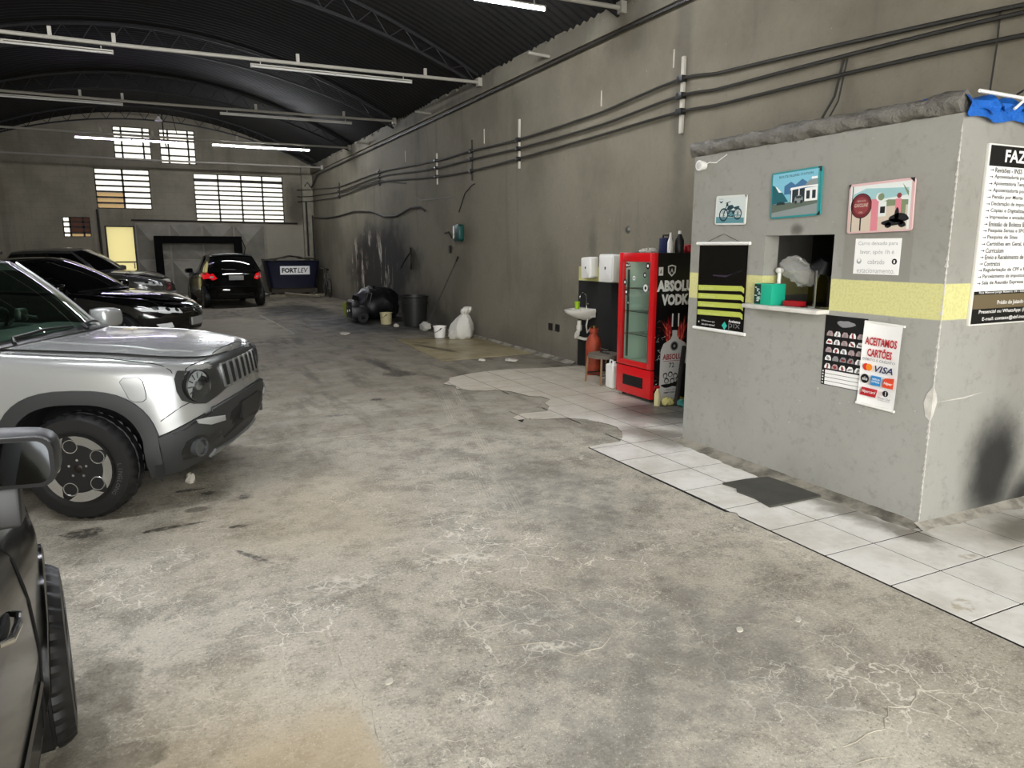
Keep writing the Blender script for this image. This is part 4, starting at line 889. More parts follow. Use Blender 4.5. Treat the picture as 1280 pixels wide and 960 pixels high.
# ================================================================== FRIDGE
red = mat('fridge_red', '#d3161c', .3, coat=.3); lam = mat('black_laminate', '#0c0b0b', .35); seal = mat('fridge_inside', '#c9d2c8', .5)
r = thing('drinks_fridge', 'red upright drinks fridge with glass door and black printed side', 'fridge', (4.78, 6.33, .008))
W, D, H = .66, .62, 1.64            # width along y, depth along x
mb = MB(); mb.box(.05, D, 0, .03, .05, H); mb.box(.05, D, W-.03, W, .05, H); mb.box(D-.03, D, .03, W-.03, .05, H); mb.box(.05, D, .03, W-.03, H-.04, H); mb.box(.05, D, .03, W-.03, .05, .40); mb.build('cabinet', lam, r, smooth=0)
mb = MB(); mb.box(.06, D-.03, .031, .04, .40, H-.04); mb.box(.06, D-.03, W-.04, W-.031, .40, H-.04); mb.box(D-.045, D-.031, .04, W-.04, .40, H-.04); mb.box(.06, D-.04, .04, W-.04, .40, .41); mb.build('liner', seal, r, smooth=0)
mb = MB(); z0, z1 = .37, H-.0; b = .075
mb.box(0, .05, 0, b, z0, z1); mb.box(0, .05, W-b, W, z0, z1); mb.box(0, .05, b, W-b, z0, z0+.06); mb.box(0, .05, b, W-b, z1-.10, z1); dr = mb.build('door', red, r, bevel=.006)
mb = MB(); mb.box(.018, .026, b, W-b, z0+.06, z1-.10); mb.build('glass_pane', glass('fridge_glass', '#f2faf5', .98), dr, smooth=0)
mb = MB(); mb.box(-.001, .004, b-.01, b, z0+.06, z1-.1); mb.box(-.001, .004, W-b, W-b+.01, z0+.06, z1-.1); mb.build('door_seal', mat('grey_seal', '#8b3a3a', .5), dr, smooth=0)
mb = MB(); mb.box(0, .05, 0, W, .04, z0-.012); kp = mb.build('kick_panel', red, r, bevel=.006)
mb = MB(); mb.box(-.004, .0, .14, W-.14, .14, .26)
for i in range(6): mb.box(-.008, -.003, .15, W-.15, .152+.018*i, .16+.018*i)
mb.build('grille', bplastic, kp, smooth=0)
for zz in (.72, .98, 1.24):
    mb = MB()
    for i in range(9): mb.tube([(.07, .05+.07*i, zz), (D-.05, .05+.07*i, zz)], .003, 4)
    for x in (.07, .3, D-.05): mb.tube([(x, .045, zz), (x, W-.045, zz)], .005, 4)
    mb.build('shelf', chrome, r)
mb = MB()
for y in (.06, W-.06): mb.box(.09, .105, y-.012, y+.012, .45, 1.45)
mb.build('shelf_rail', mat('dull_steel', '#6b6a66', .4, .8), r, smooth=0)
mb = MB(); mb.box(.07, .09, .10, W-.10, H-.075, H-.055); mb.build('interior_lamp', mat('fridge_lamp', '#ffffff', .4, emit='#f4fff8', strength=2.5), r, smooth=0)
mb = MB(); [mb.cyl((x, y, 0), (x, y, .05), .025, n=10) for x in (.08, D-.06) for y in (.06, W-.06)]; mb.build('foot', bplastic, r)
mb = MB(); Fd = frame((.016, W-b, 0), (0, -1, 0), (0, 0, 1))
cols = [white, black, mat('sticker_teal', '#3f6f6a', .5)]
for x, z, rr, m in ((.06, 1.50, .03, 1), (.45, 1.50, .035, 1), (.03, 1.31, .034, 1), (.06, 1.20, .034, 1), (.42, 1.26, .04, 0), (.2, 1.36, .025, 0), (.40, 1.40, .03, 1), (.10, 1.08, .012, 0)):
    mb = MB(); mb.add([Fd @ V((x+rr*math.cos(2*PI*i/18), z+rr*math.sin(2*PI*i/18), 0)) for i in range(18)], [tuple(range(18))], m)
    mb.add([Fd @ V((x+.55*rr*math.cos(2*PI*i/5), z+.55*rr*math.sin(2*PI*i/5), .0006)) for i in range(5)], [tuple(range(5))], 1-m); mb.build('sticker', cols, r, smooth=0)
mb = MB(); Tri = [(.06, 1.48), (.13, 1.48), (.10, 1.53)]; mb.add([Fd @ V((a, b_, .0003)) for a, b_ in Tri], [(0, 1, 2)], 1); mb.add([Fd @ V((.095+(a-.095)*.5, 1.492+(b_-1.48)*.5, .0009)) for a, b_ in Tri], [(0, 1, 2)], 0)
mb.build('sticker', cols, r, smooth=0)
# printed side: vodka bottle advert
Fs = frame((0, -.0005, 0), (1, 0, 0), (0, 0, 1)); mb = MB(); vf = [white, mat('ad_red', '#a32029', .4), mat('ad_bottle', '#d9d7d2', .35), mat('ad_glow', '#e9674f', .4), mat('ad_grey', '#8d8b88', .4), black, mat('ad_yellow', '#d9cf86', .4)]
S = MB()
text(S, 'ABSOLUT', .045, 1.225, .57, .125, .001, 0, .058); text(S, 'VODKA', .11, 1.075, .45, .125, .001, 0, .058)
rect(S, .06, .12, 1.40, 1.49, .001, 2); text(S, 'A', .09, 1.42, .03, .045, .0014, 5, .02, 0, 'C'); poly(S, [(.18, 1.50), (.235, 1.515), (.29, 1.50), (.285, 1.43), (.235, 1.385), (.185, 1.43)], .001, 2); poly(S, [(.195, 1.49), (.235, 1.5), (.275, 1.49), (.27, 1.44), (.235, 1.405), (.20, 1.44)], .0013, 5); text(S, 'A', .235, 1.43, .04, .045, .0016, 2, .02, 0, 'C')
q = random.Random(77)
for i in range(44):
    sg = (-1, 1)[i % 2]; x, z = .31+sg*q.uniform(.05, .11), q.uniform(.66, .80); l, a = q.uniform(.08, .20), q.uniform(.9, 1.75); dx, dz = sg*l*math.cos(a), l*math.sin(a)
    S.add([(x-.010, z, .0008+i*.000005), (x+.010, z, .0008+i*.000005), (x+dx, z+dz, .0008+i*.000005)], [(0, 1, 2)], 3 if q.random() < .25 else 1)
B = [(-.035, .80), (-.035, .745), (-.06, .70), (-.15, .655), (-.185, .58), (-.19, .02), (.19, .02), (.185, .58), (.15, .655), (.06, .70), (.035, .745), (.035, .80)]
poly(S, [(.31+x, z) for x, z in B], .0014, 2); rect(S, .265, .355, .80, .90, .0015, 5); rect(S, .275, .345, .875, .985, .0016, 5); rect(S, .262, .28, .84, .985, .0017, 0); rect(S, .345, .362, .84, .985, .0017, 0)
disc(S, .31, .625, .055, .0018, 20, 4); disc(S, .31, .625, .042, .002, 20, 5); disc(S, .31, .625, .018, .0022, 14, 4)
text(S, 'ABSOLUT', .31, .475, .31, .065, .002, 1, .03, 0, 'C'); rect(S, .165, .455, .458, .463, .002, 1); text(S, '72', .245, .385, .075, .055, .002, 5, .01)
for i, (x, z) in enumerate(((.20, .30), (.27, .31), (.34, .29), (.22, .24), (.30, .235), (.38, .25))): disc(S, x, z, .032, .0021, 14, 5); disc(S, x, z-.004, .022, .0023, 14, 2)
poly(S, blobpoly(.30, .19, .12, .03, .0, .35, 24, 14), .002, 5); text(S, 'IMPORTED', .31, .095, .24, .018, .002, 5, .02, 0, 'C'); text(S, 'BLANK EDITION', .31, .13, .18, .012, .002, 5, 0, 0, 'C')
poly(S, [(.43, .44), (.56, .38), (.60, .05), (.44, .02), (.36, .1), (.40, .22), (.385, .32)], .0024, 5)
q = random.Random(21)
for i in range(26): x, z, l, a = q.uniform(.03, .12), q.uniform(.2, .9), q.uniform(.02, .07), q.uniform(-1.2, 1.2); S.add([(x, z, .0012), (x+l*math.cos(a), z+l*math.sin(a), .0012), (x+l*math.cos(a), z+l*math.sin(a)+.006, .0012)], [(0, 1, 2)], q.choice([0, 1, 4]))
for i in range(12): x, z, l, a = q.uniform(.46, .58), q.uniform(.6, .98), q.uniform(.02, .06), q.uniform(-1.2, 1.2); S.add([(x, z, .0012), (x+l*math.cos(a), z+l*math.sin(a), .0012), (x+l*math.cos(a), z+l*math.sin(a)+.006, .0012)], [(0, 1, 2)], q.choice([0, 1, 4]))
mb.add([Fs @ V(p) for p in S.v], S.f); mb.m = S.m; mb.build('side_print', vf, r, smooth=0)
# on top of the fridge
def bottle(name, label, x, y, prof, m, capm, cat='bottle'):
    r = thing(name, label, cat, (x, y, 1.64)); mb = MB(); mb.lathe([(0, 0)]+prof+[(0, prof[-1][1])], 16); mb.build('body', m, r)
    h, rr = prof[-1][1], prof[-1][0]; mb = MB(); mb.cyl((0, 0, h), (0, 0, h+.035), rr*1.05, rr*.8, 12); mb.build('cap', capm, r)
bottle('black_bottle', 'tall black bottle with white cap on top of the fridge', 5.16, 6.40, [(.045, 0), (.05, .02), (.05, .14), (.025, .19), (.02, .21)], bplastic, wplastic)
bottle('white_bottle', 'white squeeze bottle beside the black bottle on the fridge', 5.05, 6.42, [(.03, 0), (.032, .12), (.015, .17), (.012, .19)], wplastic, wplastic)
r = thing('blue_case', 'dark blue plastic case with handle on top of the fridge', 'case', (5.10, 6.56, 1.64))
mb = MB(); mb.box(-.05, .05, -.065, .065, 0, .17); mb.build('body', mat('navy_plastic', '#1c2148', .4), r, bevel=.012)
mb = MB(); mb.tube([(0, -.05, .165), (0, -.05, .20), (0, .05, .20), (0, .05, .165)], .009, 8); mb.build('handle', bplastic, r)
q = random.Random(31); mb = MB(); mb.sellip((0, 0, .02), (.10, .09, .035), .9, 18, 8); mb.v = [(x+q.uniform(-.012, .012), y+q.uniform(-.012, .012), max(0, z+q.uniform(-.012, .012))) for x, y, z in mb.v]
solo(mb, 'crumpled_cloth', mat('grey_cloth', '#b9b5a8', .9), 'crumpled pale cloth at the front of the fridge top', 'cloth', (4.97, 6.70, 1.64), smooth=30)
mb = MB(); mb.lathe([(0, 0), (.03, 0), (.032, .05), (.028, .055), (0, .055)], 14)
solo(mb, 'small_jar', mat('brown_jar', '#4a2f22', .4), 'small brown jar on the fridge top by the cloth', 'jar', (5.06, 6.79, 1.64))
mb = MB(); mb.sellip((0, 0, .05), (.05, .05, .05), .6, 14, 10)
solo(mb, 'red_container', mat('red_plastic', '#a81a22', .4), 'red container behind the black bottle on the fridge', 'container', (5.29, 6.40, 1.64))
# clutter at the foot of the fridge side
bottle2 = thing('spray_bottle', 'yellow and white spray bottle on the floor by the red fridge', 'bottle', (4.80, 6.22, .008))
mb = MB(); mb.lathe([(0, 0), (.035, 0), (.035, .13), (.014, .17), (.014, .19), (0, .19)], 14); mb.build('body', mat('pale_yellow', '#d9cf9a', .4), bottle2)
mb = MB(); mb.box(-.05, .02, -.012, .012, .19, .215); mb.box(-.05, -.04, -.006, .006, .16, .19); mb.build('trigger', mat('red_plastic', '#a81a22', .4), bottle2, smooth=0)
for i, (x, y, c, l) in enumerate(((4.93, 6.2, '#d8d08a', 'crumpled yellow rag on the floor beside the fridge side'), (5.08, 6.19, '#b9a24a', 'crumpled mustard rag on the floor nearest the booth'), (5.02, 6.05, '#3f7d74', 'small crumpled teal rag in front of the yellow rag'))):
    q = random.Random(40+i); mb = MB(); mb.sellip((0, 0, .03), (.075-.02*(i == 2), .06, .045), .9, 16, 8); mb.v = [(a+q.uniform(-.012, .012), b+q.uniform(-.012, .012), max(0, c_+q.uniform(-.014, .014))) for a, b, c_ in mb.v]
    solo(mb, 'rag', mat('rag_%s' % ('yellow', 'mustard', 'teal')[i], c, .9), l, 'rag', (x, y, .008), smooth=30)
mb = MB(); mb.tube([(0, 0, 0), (.20, .15, .62)], [.03, .025], 8)
solo(mb, 'dark_board', mat('dark_board', '#26211d', .7), 'dark wooden pole leaning between the fridge side and the booth', 'pole', (4.99, 6.13, .01))

# ================================================================== RIGHT WALL: pipes, brackets, hoses
W1 = [(28.3, 3.84), (23.83, 3.62), (19.2, 3.65), (14.84, 3.50), (12.94, 3.48), (10.97, 3.43), (8.49, 3.46), (6.86, 3.56), (6.27, 3.50), (4.68, 3.42), (3.26, 3.33), (1, 3.2), (-2, 3.1)]
W2 = [(28.3, 3.6), (23.86, 3.47), (19.2, 3.54), (14.84, 3.35), (12.95, 3.33), (10.97, 3.29), (8.48, 3.30), (6.86, 3.38), (6.26, 3.34), (4.68, 3.32), (3.25, 3.28), (1, 3.16), (-2, 3.06)]
W3 = [(28.3, 3.42), (23.9, 3.32), (19.2, 3.40), (14.85, 3.18), (12.95, 3.12), (10.97, 3.13), (8.48, 3.17), (6.86, 3.21), (6.25, 3.18), (4.66, 3.17), (3.23, 3.13), (1, 3.02), (-2, 2.95)]
pipe_m = mat('black_conduit', '#2b2923', .55); wchip = mat('bracket_white', '#bdb8aa', .8)
def smooth_path(P_, x):
    o = []
    for i in range(len(P_)-1):
        p0, p1, p2, p3 = P_[max(i-1, 0)], P_[i], P_[i+1], P_[min(i+2, len(P_)-1)]
        for k in range(5):
            t = k/5; f = lambda a, b, c, d: .5*((2*b)+(-a+c)*t+(2*a-5*b+4*c-d)*t*t+(-a+3*b-3*c+d)*t**3)
            o.append((x, p1[0]+(p2[0]-p1[0])*t, f(p0[1], p1[1], p2[1], p3[1])))
    o.append((x, P_[-1][0], P_[-1][1])); return o
for W_, l in ((W1, 'uppermost of the three long black conduits on the wall'), (W2, 'middle one of the three long black conduits on the wall'), (W3, 'lowest of the three long black conduits on the wall')):
    mb = MB(); mb.tube(smooth_path(W_, 5.455), .016, 6); solo(mb, 'conduit', pipe_m, l, 'conduit', group='long conduits')
mb = MB(); mb.tube([(5.46, 23.8, 3.42), (5.46, 19.2, 3.46), (5.46, 17.5, 3.26), (5.46, 16.9, 3.2)], .012, 6); solo(mb, 'conduit', pipe_m, 'short black conduit ending beside the far brackets', 'conduit', group='long conduits')
for y, z0, z1, m, wd in ((6.86, 2.98, 3.80, wchip, .05), (10.97, 2.98, 3.75, wchip, .03), (12.95, 2.95, 3.68, pipe_m, .02), (14.84, 3.02, 3.65, wchip, .03), (19.2, 3.32, 3.74, pipe_m, .03), (23.86, 3.25, 3.75, pipe_m, .03)):
    r = thing('conduit_bracket', ('pale' if m is wchip else 'black')+' conduit bracket on the wall '+{6.86: 'above the soap cabinet, nearest', 10.97: 'above the wall sockets', 12.95: 'above the green hand dispenser', 14.84: 'above the leaning mop', 19.2: 'above the sooty stain', 23.86: 'near the far corner'}[y], 'bracket', (5.5, y, z0), group='conduit brackets')
    mb = MB(); mb.box(-.03, 0, -wd/2, wd/2, 0, z1-z0); mb.build('strip', m, r, smooth=0)
    for W_ in (W1, W2, W3):
        zz = min(W_, key=lambda p: abs(p[0]-y))[1]-z0; mb = MB(); mb.box(-.075, -.0, -.05 if y < 7 else -.03, .05 if y < 7 else .03, zz-.035, zz+.035); mb.build('clamp', bplastic, r, bevel=.006)
for y, z0, z1 in ((8.55, 3.55, 3.75), (7.05, 3.72, 3.92), (12.4, 3.55, 3.8), (17.0, 3.7, 3.95)):
    mb = MB(); mb.box(-.012, 0, -.008, .008, 0, z1-z0); solo(mb, 'wall_strip', wchip, 'short pale vertical strip on the wall, '+{8.55: 'second from the booth', 7.05: 'highest, by the clamped bracket', 12.4: 'just over the upper conduit', 17.0: 'farthest, under the ledge'}[y], 'strip', (5.5, y, z0), group='pale wall strips', smooth=0)
mb = MB(); mb.tube([(5.44, -3, 4.35), (5.44, 8, 4.36), (5.44, 14, 4.33), (5.44, 21, 4.30), (5.44, 27, 4.28), (5.44, 28.2, 3.9)], .022, 6); solo(mb, 'eaves_pipe', pipe_m, 'dark pipe running just under the concrete ledge', 'pipe')
for y in (9.9, 15.0, 20.0):
    mb = MB(); mb.cyl((0, 0, 0), (-.35, 0, .02), .022, n=8); solo(mb, 'pipe_stub', barm, 'grey pipe stub jutting from the ledge, '+{9.9: 'nearest', 15.0: 'second', 20.0: 'farthest'}[y]+' of three', 'pipe', (5.44, y, 4.46), group='pipe stubs')
mb = MB(); mb.tube([(5.465, 28.2, 2.82), (5.465, 26, 2.72), (5.465, 24.0, 2.72), (5.465, 22, 2.78), (5.465, 20.0, 2.68), (5.465, 18.8, 2.5), (5.465, 17.7, 2.48), (5.465, 16.6, 2.62), (5.465, 15.9, 2.60), (5.47, 15.6, 2.5)], .022, 6); solo(mb, 'sagging_cable', pipe_m, 'black cable sagging along the wall above the sooty stain', 'cable')
mb = MB(); mb.box(-.012, 0, -1.0, 1.0, 0, .03, M=RX(.02)); solo(mb, 'wall_batten', mat('grey_batten', '#7b776b', .7), 'thin grey batten on the wall over the cable end', 'batten', (5.5, 15.0, 2.72))
mb = MB(); mb.tube([(5.49, 12.84, 2.88), (5.46, 12.9, 2.86), (5.48, 13.3, 2.74), (5.49, 13.65, 2.4)], .01, 6); solo(mb, 'thin_hose', pipe_m, 'thin black hose curving above the green dispenser', 'hose')
mb = MB(); mb.tube([(5.48, 4.7, 3.3), (5.44, 4.73, 3.0), (5.38, 4.85, 2.75), (5.30, 4.95, 2.5)], .012, 6); mb.tube([(5.48, 4.66, 3.3), (5.43, 4.68, 2.95), (5.36, 4.78, 2.7), (5.27, 4.9, 2.5)], .008, 6)
solo(mb, 'roof_cable', pipe_m, 'pair of black cables dropping behind the rolled tarpaulin', 'cable')
mb = MB(); mb.tube([(5.48, 3.4, 3.33), (5.45, 3.38, 3.1), (5.40, 3.36, 2.8), (5.1, 3.1, 2.62), (4.75, 2.75, 2.63)], .007, 6); solo(mb, 'thin_cable', pipe_m, 'thin black cable dropping to the blue tarpaulin', 'cable')
# green hand dispenser
r = thing('hand_dispenser', 'dark green and white hand cleaner dispenser high on the wall', 'dispenser', M=frame((5.5, 13.55, 1.83), (0, -1, 0), (0, 0, 1)))
mb = MB(); mb.prism(rrect(-.15, .15, 0, .33, .07), 0.002, .12); mb.build('case', mat('dark_green_plastic', '#17463f', .4), r, bevel=.02)
mb = MB(); mb.prism(rrect(-.155, -.11, .05, .30, .02), .03, .13); mb.build('side_panel', wplastic, r, bevel=.008)
mb = MB(); mb.tube([(5.47, 14.0, 1.9), (5.46, 14.15, 2.02), (5.47, 14.4, 2.0)], .012, 6); mb.box(5.47, 5.5, 14.1, 14.2, 1.6, 1.75); solo(mb, 'wall_hook', bplastic, 'small black hook and wire left of the green dispenser', 'hook')
r = thing('hung_hose', 'black rubber flap and hose hanging at the edge of the sooty stain', 'hose', (5.5, 16.6, 1.2))
mb = MB(); mb.prism([(0, 0), (.20, .12), (.24, .3), (.12, .5), (0, .52)], -.02, .02, M=frame((-.03, .1, 0), (0, -1, 0), (0, 0, 1)) @ RY(-.3)); mb.build('flap', bplastic, r, smooth=0)
mb = MB(); mb.tube([(-.05, .0, .42), (-.12, .2, .25), (-.15, .5, .05), (-.1, .75, .0)], .02, 6); mb.build('hose', bplastic, r)

# ================================================================== WASHING BAY
r = thing('mop', 'long dark handled mop leaning against the wall', 'mop', (4.98, 14.3, 0))
mb = MB(); mb.tube([(0, 0, .06), (.48, -.62, 1.5)], .013, 8); mb.build('handle', mat('mop_handle', '#3d3a33', .5), r)
mb = MB(); mb.tube([(.46, -.595, 1.44), (.487, -.63, 1.53)], .02, 8); mb.build('grip', bplastic, r)
q = random.Random(14); mb = MB(); mb.sellip((0, .05, .08), (.10, .17, .09), .8, 18, 10); mb.v = [(x+q.uniform(-.02, .02), y+q.uniform(-.02, .02), max(0, z+q.uniform(-.02, .02))) for x, y, z in mb.v]
mb.build('mop_head', mat('mop_white', '#c9c6ba', .9), r, smooth=30)
# knotted white sack
q = random.Random(15); mb = MB(); prof = [(.0, 0), (.20, 0), (.235, .06), (.23, .16), (.19, .28), (.13, .38), (.075, .44), (.06, .46), (.09, .50), (.10, .55), (.06, .60), (0, .61)]
mb.lathe(prof, 28, wob=lambda i, j: (.018*math.sin(i*1.35+j*.8)+.01*math.sin(i*2.7+j))*(1 if 0 < j < 11 else 0)); mb.v = [(x+.10*(z/.6)**2, y-.12*(z/.6)**2, z) for x, y, z in mb.v]
solo(mb, 'knotted_sack', mat('white_sack', '#cfccc2', .75, bump=(14, .6, .03)), 'knotted white plastic sack leaning by the wall', 'sack', (5.12, 12.72, .008), smooth=60)
def bucket(name, label, x, y, h, r0, r1, m, z=0, handle=True):
    r = thing(name, label, 'bucket', (x, y, z)); mb = MB(); mb.lathe([(0, 0), (r0, 0), (r1, h), (r1+.008, h), (r1+.008, h-.015), (r1-.006, h-.012), (r0-.006, .006), (0, .006)], 22); mb.build('body', m, r)
    if handle: mb = MB(); mb.tube([(0, r1*math.cos(a)*1.02, h-.03-.09*math.sin(a)) for a in np.linspace(0, PI, 10)], .004, 5); mb.v = [(p[0]-r1*.55*math.sin(PI*i/ len(mb.v)) if False else p[0]-.0-r1*math.sqrt(max(0, 1-(p[1]/(r1*1.03))**2)), p[1], p[2]) for i, p in enumerate(mb.v)]; mb.build('handle', dkst, r)
bucket('white_bucket', 'small white bucket standing against the knotted sack', 4.80, 13.0, .22, .10, .125, wplastic, .008)
bucket('yellowed_bucket', 'small yellowed bucket in the wet corner before the black pile', 4.60, 15.95, .26, .12, .135, mat('yellowed_plastic', '#b9af86', .5))
r = thing('dark_barrel', 'dark grey plastic barrel standing by the wall next to the mop', 'barrel', (5.08, 15.35, 0))
mb = MB(); mb.lathe([(0, 0), (.25, 0), (.28, .3), (.30, .62), (.32, .64), (.32, .67), (.29, .67), (.27, .3), (.24, .02), (0, .02)], 28); mb.build('body', mat('dark_barrel_plastic', '#242421', .45), r)
mb = MB(); mb.lathe([(.303, .50), (.315, .505), (.315, .53), (.305, .535)], 28); mb.build('hoop', mat('dark_barrel_plastic', '#242421', .45), r)
q = random.Random(17); mb = MB(); mb.sellip((0, 0, .30), (.55, .62, .44), .85, 26, 14); mb.v = [(x+.06*math.sin(y*9+z*7)+q.uniform(-.03, .03), y+.05*math.sin(x*11+z*5)+q.uniform(-.03, .03), max(0, z+.05*math.sin(x*8+y*9)+q.uniform(-.03, .03))) for x, y, z in mb.v]
solo(mb, 'black_rubbish_pile', mat('black_bin_bag', '#0d0d0c', .45), 'heaped black rubbish bag in the wet corner', 'rubbish bag', (4.80, 17.55, 0), smooth=40)
r = thing('pressure_washer', 'black pressure washer with small pale dials before the rubbish heap', 'washer', (4.15, 16.75, 0))
mb = MB(); mb.box(-.2, .2, -.28, .28, .10, .36); mb.cyl((-.1, -.26, .42), (-.1, .26, .42), .10, n=14); mb.build('body', bplastic, r, bevel=.02)
for y in (-.25, .25): mb = MB(); mb.lathe([(.04, -.03), (.12, -.03), (.12, .03), (.04, .03)], 18, M=TR(.05, y*1.15, .12) @ RX(PI/2), closed=True); mb.build('wheel', bplastic, r)
mb = MB(); mb.tube([(.2, -.22, .3), (.3, -.22, .66), (.3, .22, .66), (.2, .22, .3)], .015, 6); mb.build('handle', dkst, r)
mb = MB(); [mb.cyl((-.205, y, z), (-.215, y, z), .03, n=10) for y, z in ((-.1, .28), (.1, .25))]; mb.build('dial', wplastic, r)
mb = MB(); mb.prism(blobpoly(0, .2, .10, .22, .2, .2, 20, 4), -.01, .01, M=frame((0, 0, 0), (.5, -.6, 0), (.1, 0, 1))); solo(mb, 'green_cloth', mat('olive_cloth', '#8a9638', .9), 'olive green cloth hanging off the rubbish heap', 'cloth', (4.05, 17.45, .05), smooth=0)
q = random.Random(19)
for i, (x, y, s, l) in enumerate(((4.62, 15.25, .06, 'small pale crumpled rag beside the dark barrel'), (3.28, 14.35, .10, 'flat pale paper scrap on the wet aisle floor'), (4.75, 9.75, .10, 'pale paper scrap on the floor before the wall sockets'), (4.35, 9.95, .05, 'tiny paper scrap on the screed edge'), (.10, 5.62, .035, 'tiny crumpled paper by the off-roader bumper'))):
    mb = MB(); mb.sellip((0, 0, .02), (s, s*1.2, .022 if i in (1, 2, 3) else .05), .9, 12, 6); mb.v = [(a+q.uniform(-.2, .2)*s, b+q.uniform(-.2, .2)*s, max(0, c+q.uniform(-.008, .008))) for a, b, c in mb.v]
    solo(mb, 'paper_scrap', mat('scrap_pale', '#bfbaac', .9), l, 'paper', (x, y, 0), smooth=20)
for i, (x, y, l) in enumerate(((2.24, 2.24, 'pale flake on the concrete, left of the long crack'), (2.55, 2.19, 'pale stone chip on the concrete nearest the tile edge'), (.70, 2.55, 'white chip beside the straight crack'))):
    mb = MB(); mb.prism(blobpoly(0, 0, .022, .014, .5, .15, 12, i), 0, .006); solo(mb, 'stone_chip', mat('chip_white', '#c4bfb0', .8), l, 'chip', (x, y, .0), smooth=0)

# ================================================================== BACK OF THE HALL
navy = mat('tank_navy', '#0b1026', .5)
r = thing('water_tank_tub', 'dark blue square tank tub with white name label and tarp', 'tank', (4.38, 27.2, 0))
mb = MB(); vs_ = []
for z, a, b in ((.30, .78, .45), (1.18, .92, .55), (1.25, .95, .58), (1.25, .90, .53), (.33, .76, .43)): vs_ += [(x, y, z) for x, y in rrect(-a, a, -b, b, .12, 3)]
n = 16; mb.add(vs_, [(j*n+i, j*n+(i+1) % n, (j+1)*n+(i+1) % n, (j+1)*n+i) for j in range(4) for i in range(n)]+[tuple(range(n-1, -1, -1)), tuple(4*n+i for i in range(n))]); mb.build('tub', navy, r, smooth=40)
mb = MB(); mb.box(-.75, .75, -.4, -.3, .12, .30); mb.box(-.75, .75, .3, .4, .12, .30); mb.build('pallet_beam', mat('dark_wood', '#3b342a', .8), r, smooth=0)
for x in (-.6, 0, .6): mb = MB(); mb.box(x-.06, x+.06, -.42, .42, 0, .12); mb.build('pallet_block', mat('dark_wood', '#3b342a', .8), r, smooth=0)
Mt = frame((0, -.525, .92), (1, 0, 0), (0, -.112, 1)); mb = MB(); mb.box(-.46, .56, -.15, .15, -.004, .004, M=Mt); mb.cur = 1
text(mb, 'FORT', -.40, -.085, .52, .17, .0055, 1, .04, 0, 'L', Mt); text(mb, 'LEV', .14, -.085, .36, .17, .0055, 1, .01, .25, 'L', Mt); mb.build('name_label', [white, black], r, smooth=0)
mb = MB(); mb.grid(lambda u, v: (-.98+1.9*u, -.62+1.2*v, 1.29+.16*math.exp(-((u-.5)/.22)**2)*(1-.4*v)+.02*math.sin(u*30+v*8)+.05*math.exp(-((u-.88)/.06)**2)-.05*max(0, .1-v)*8), list(np.linspace(0, 1, 30)), list(np.linspace(0, 1, 12)))
solo(mb, 'tank_tarpaulin', mat('dark_tarp', '#37352c', .7), 'dark rumpled tarpaulin covering the blue tank tub', 'tarpaulin', (4.38, 27.2, 0), smooth=50)
# bicycle behind it, leaning at the wall
bk = mat('bike_black', '#15140f', .4)
r = thing('bicycle', 'black bicycle parked in the corner beside the tank tub', 'bicycle', (5.36, 25.9, 0), PI/2-.02)
for x in (-.52, .52):
    mb = MB(); mb.tube([(x+.33*math.cos(a), 0, .345+.33*math.sin(a)) for a in np.linspace(0, 2*PI, 33)[:-1]], .016, 8, True); wl = mb.build('wheel', bk, r)
    mb = MB()
    for k in range(12): a = 2*PI*k/12; mb.tube([(x, .02*(-1)**k, .345), (x+.32*math.cos(a), 0, .345+.32*math.sin(a))], .0025, 4)
    mb.cyl((x, -.04, .345), (x, .04, .345), .02, n=10); mb.build('spokes', chrome, wl)
mb = MB(); bb, hd, st_ = (-.08, 0, .30), (.36, 0, .80), (-.20, 0, .82)
for a, b in ((bb, (.38, 0, .70)), (st_, hd), (bb, st_), (bb, (-.52, 0, .345)), ((-.52, 0, .345), (-.19, 0, .78)), (hd, (.39, 0, .66)), ((.39, 0, .66), (.52, 0, .345))): mb.tube([a, b], .016, 8)
mb.build('frame', mat('bike_grey', '#6d6b64', .4, .5), r)
mb = MB(); mb.tube([hd, (.34, 0, .98), (.38, -.28, 1.0)], .012, 8); mb.tube([(.34, 0, .98), (.38, .10, 1.0)], .012, 8); mb.build('handlebar', chrome, r)
mb = MB(); mb.sellip((-.22, 0, .95), (.13, .06, .03), .7, 14, 8); mb.cyl((-.2, 0, .82), (-.215, 0, .94), .012, n=8); mb.build('saddle', bk, r)
mb = MB(); mb.lathe([(.02, -.006), (.09, -.006), (.09, .006), (.02, .006)], 20, M=TR(*bb) @ RX(PI/2), closed=True); mb.tube([(-.08, -.05, .30), (.02, -.05, .17)], .01, 6); mb.tube([(-.08, .05, .30), (-.18, .05, .43)], .01, 6); mb.box(.0, .05, -.12, -.05, .155, .18); mb.box(-.2, -.15, .05, .12, .42, .445); mb.build('crank', bk, r)
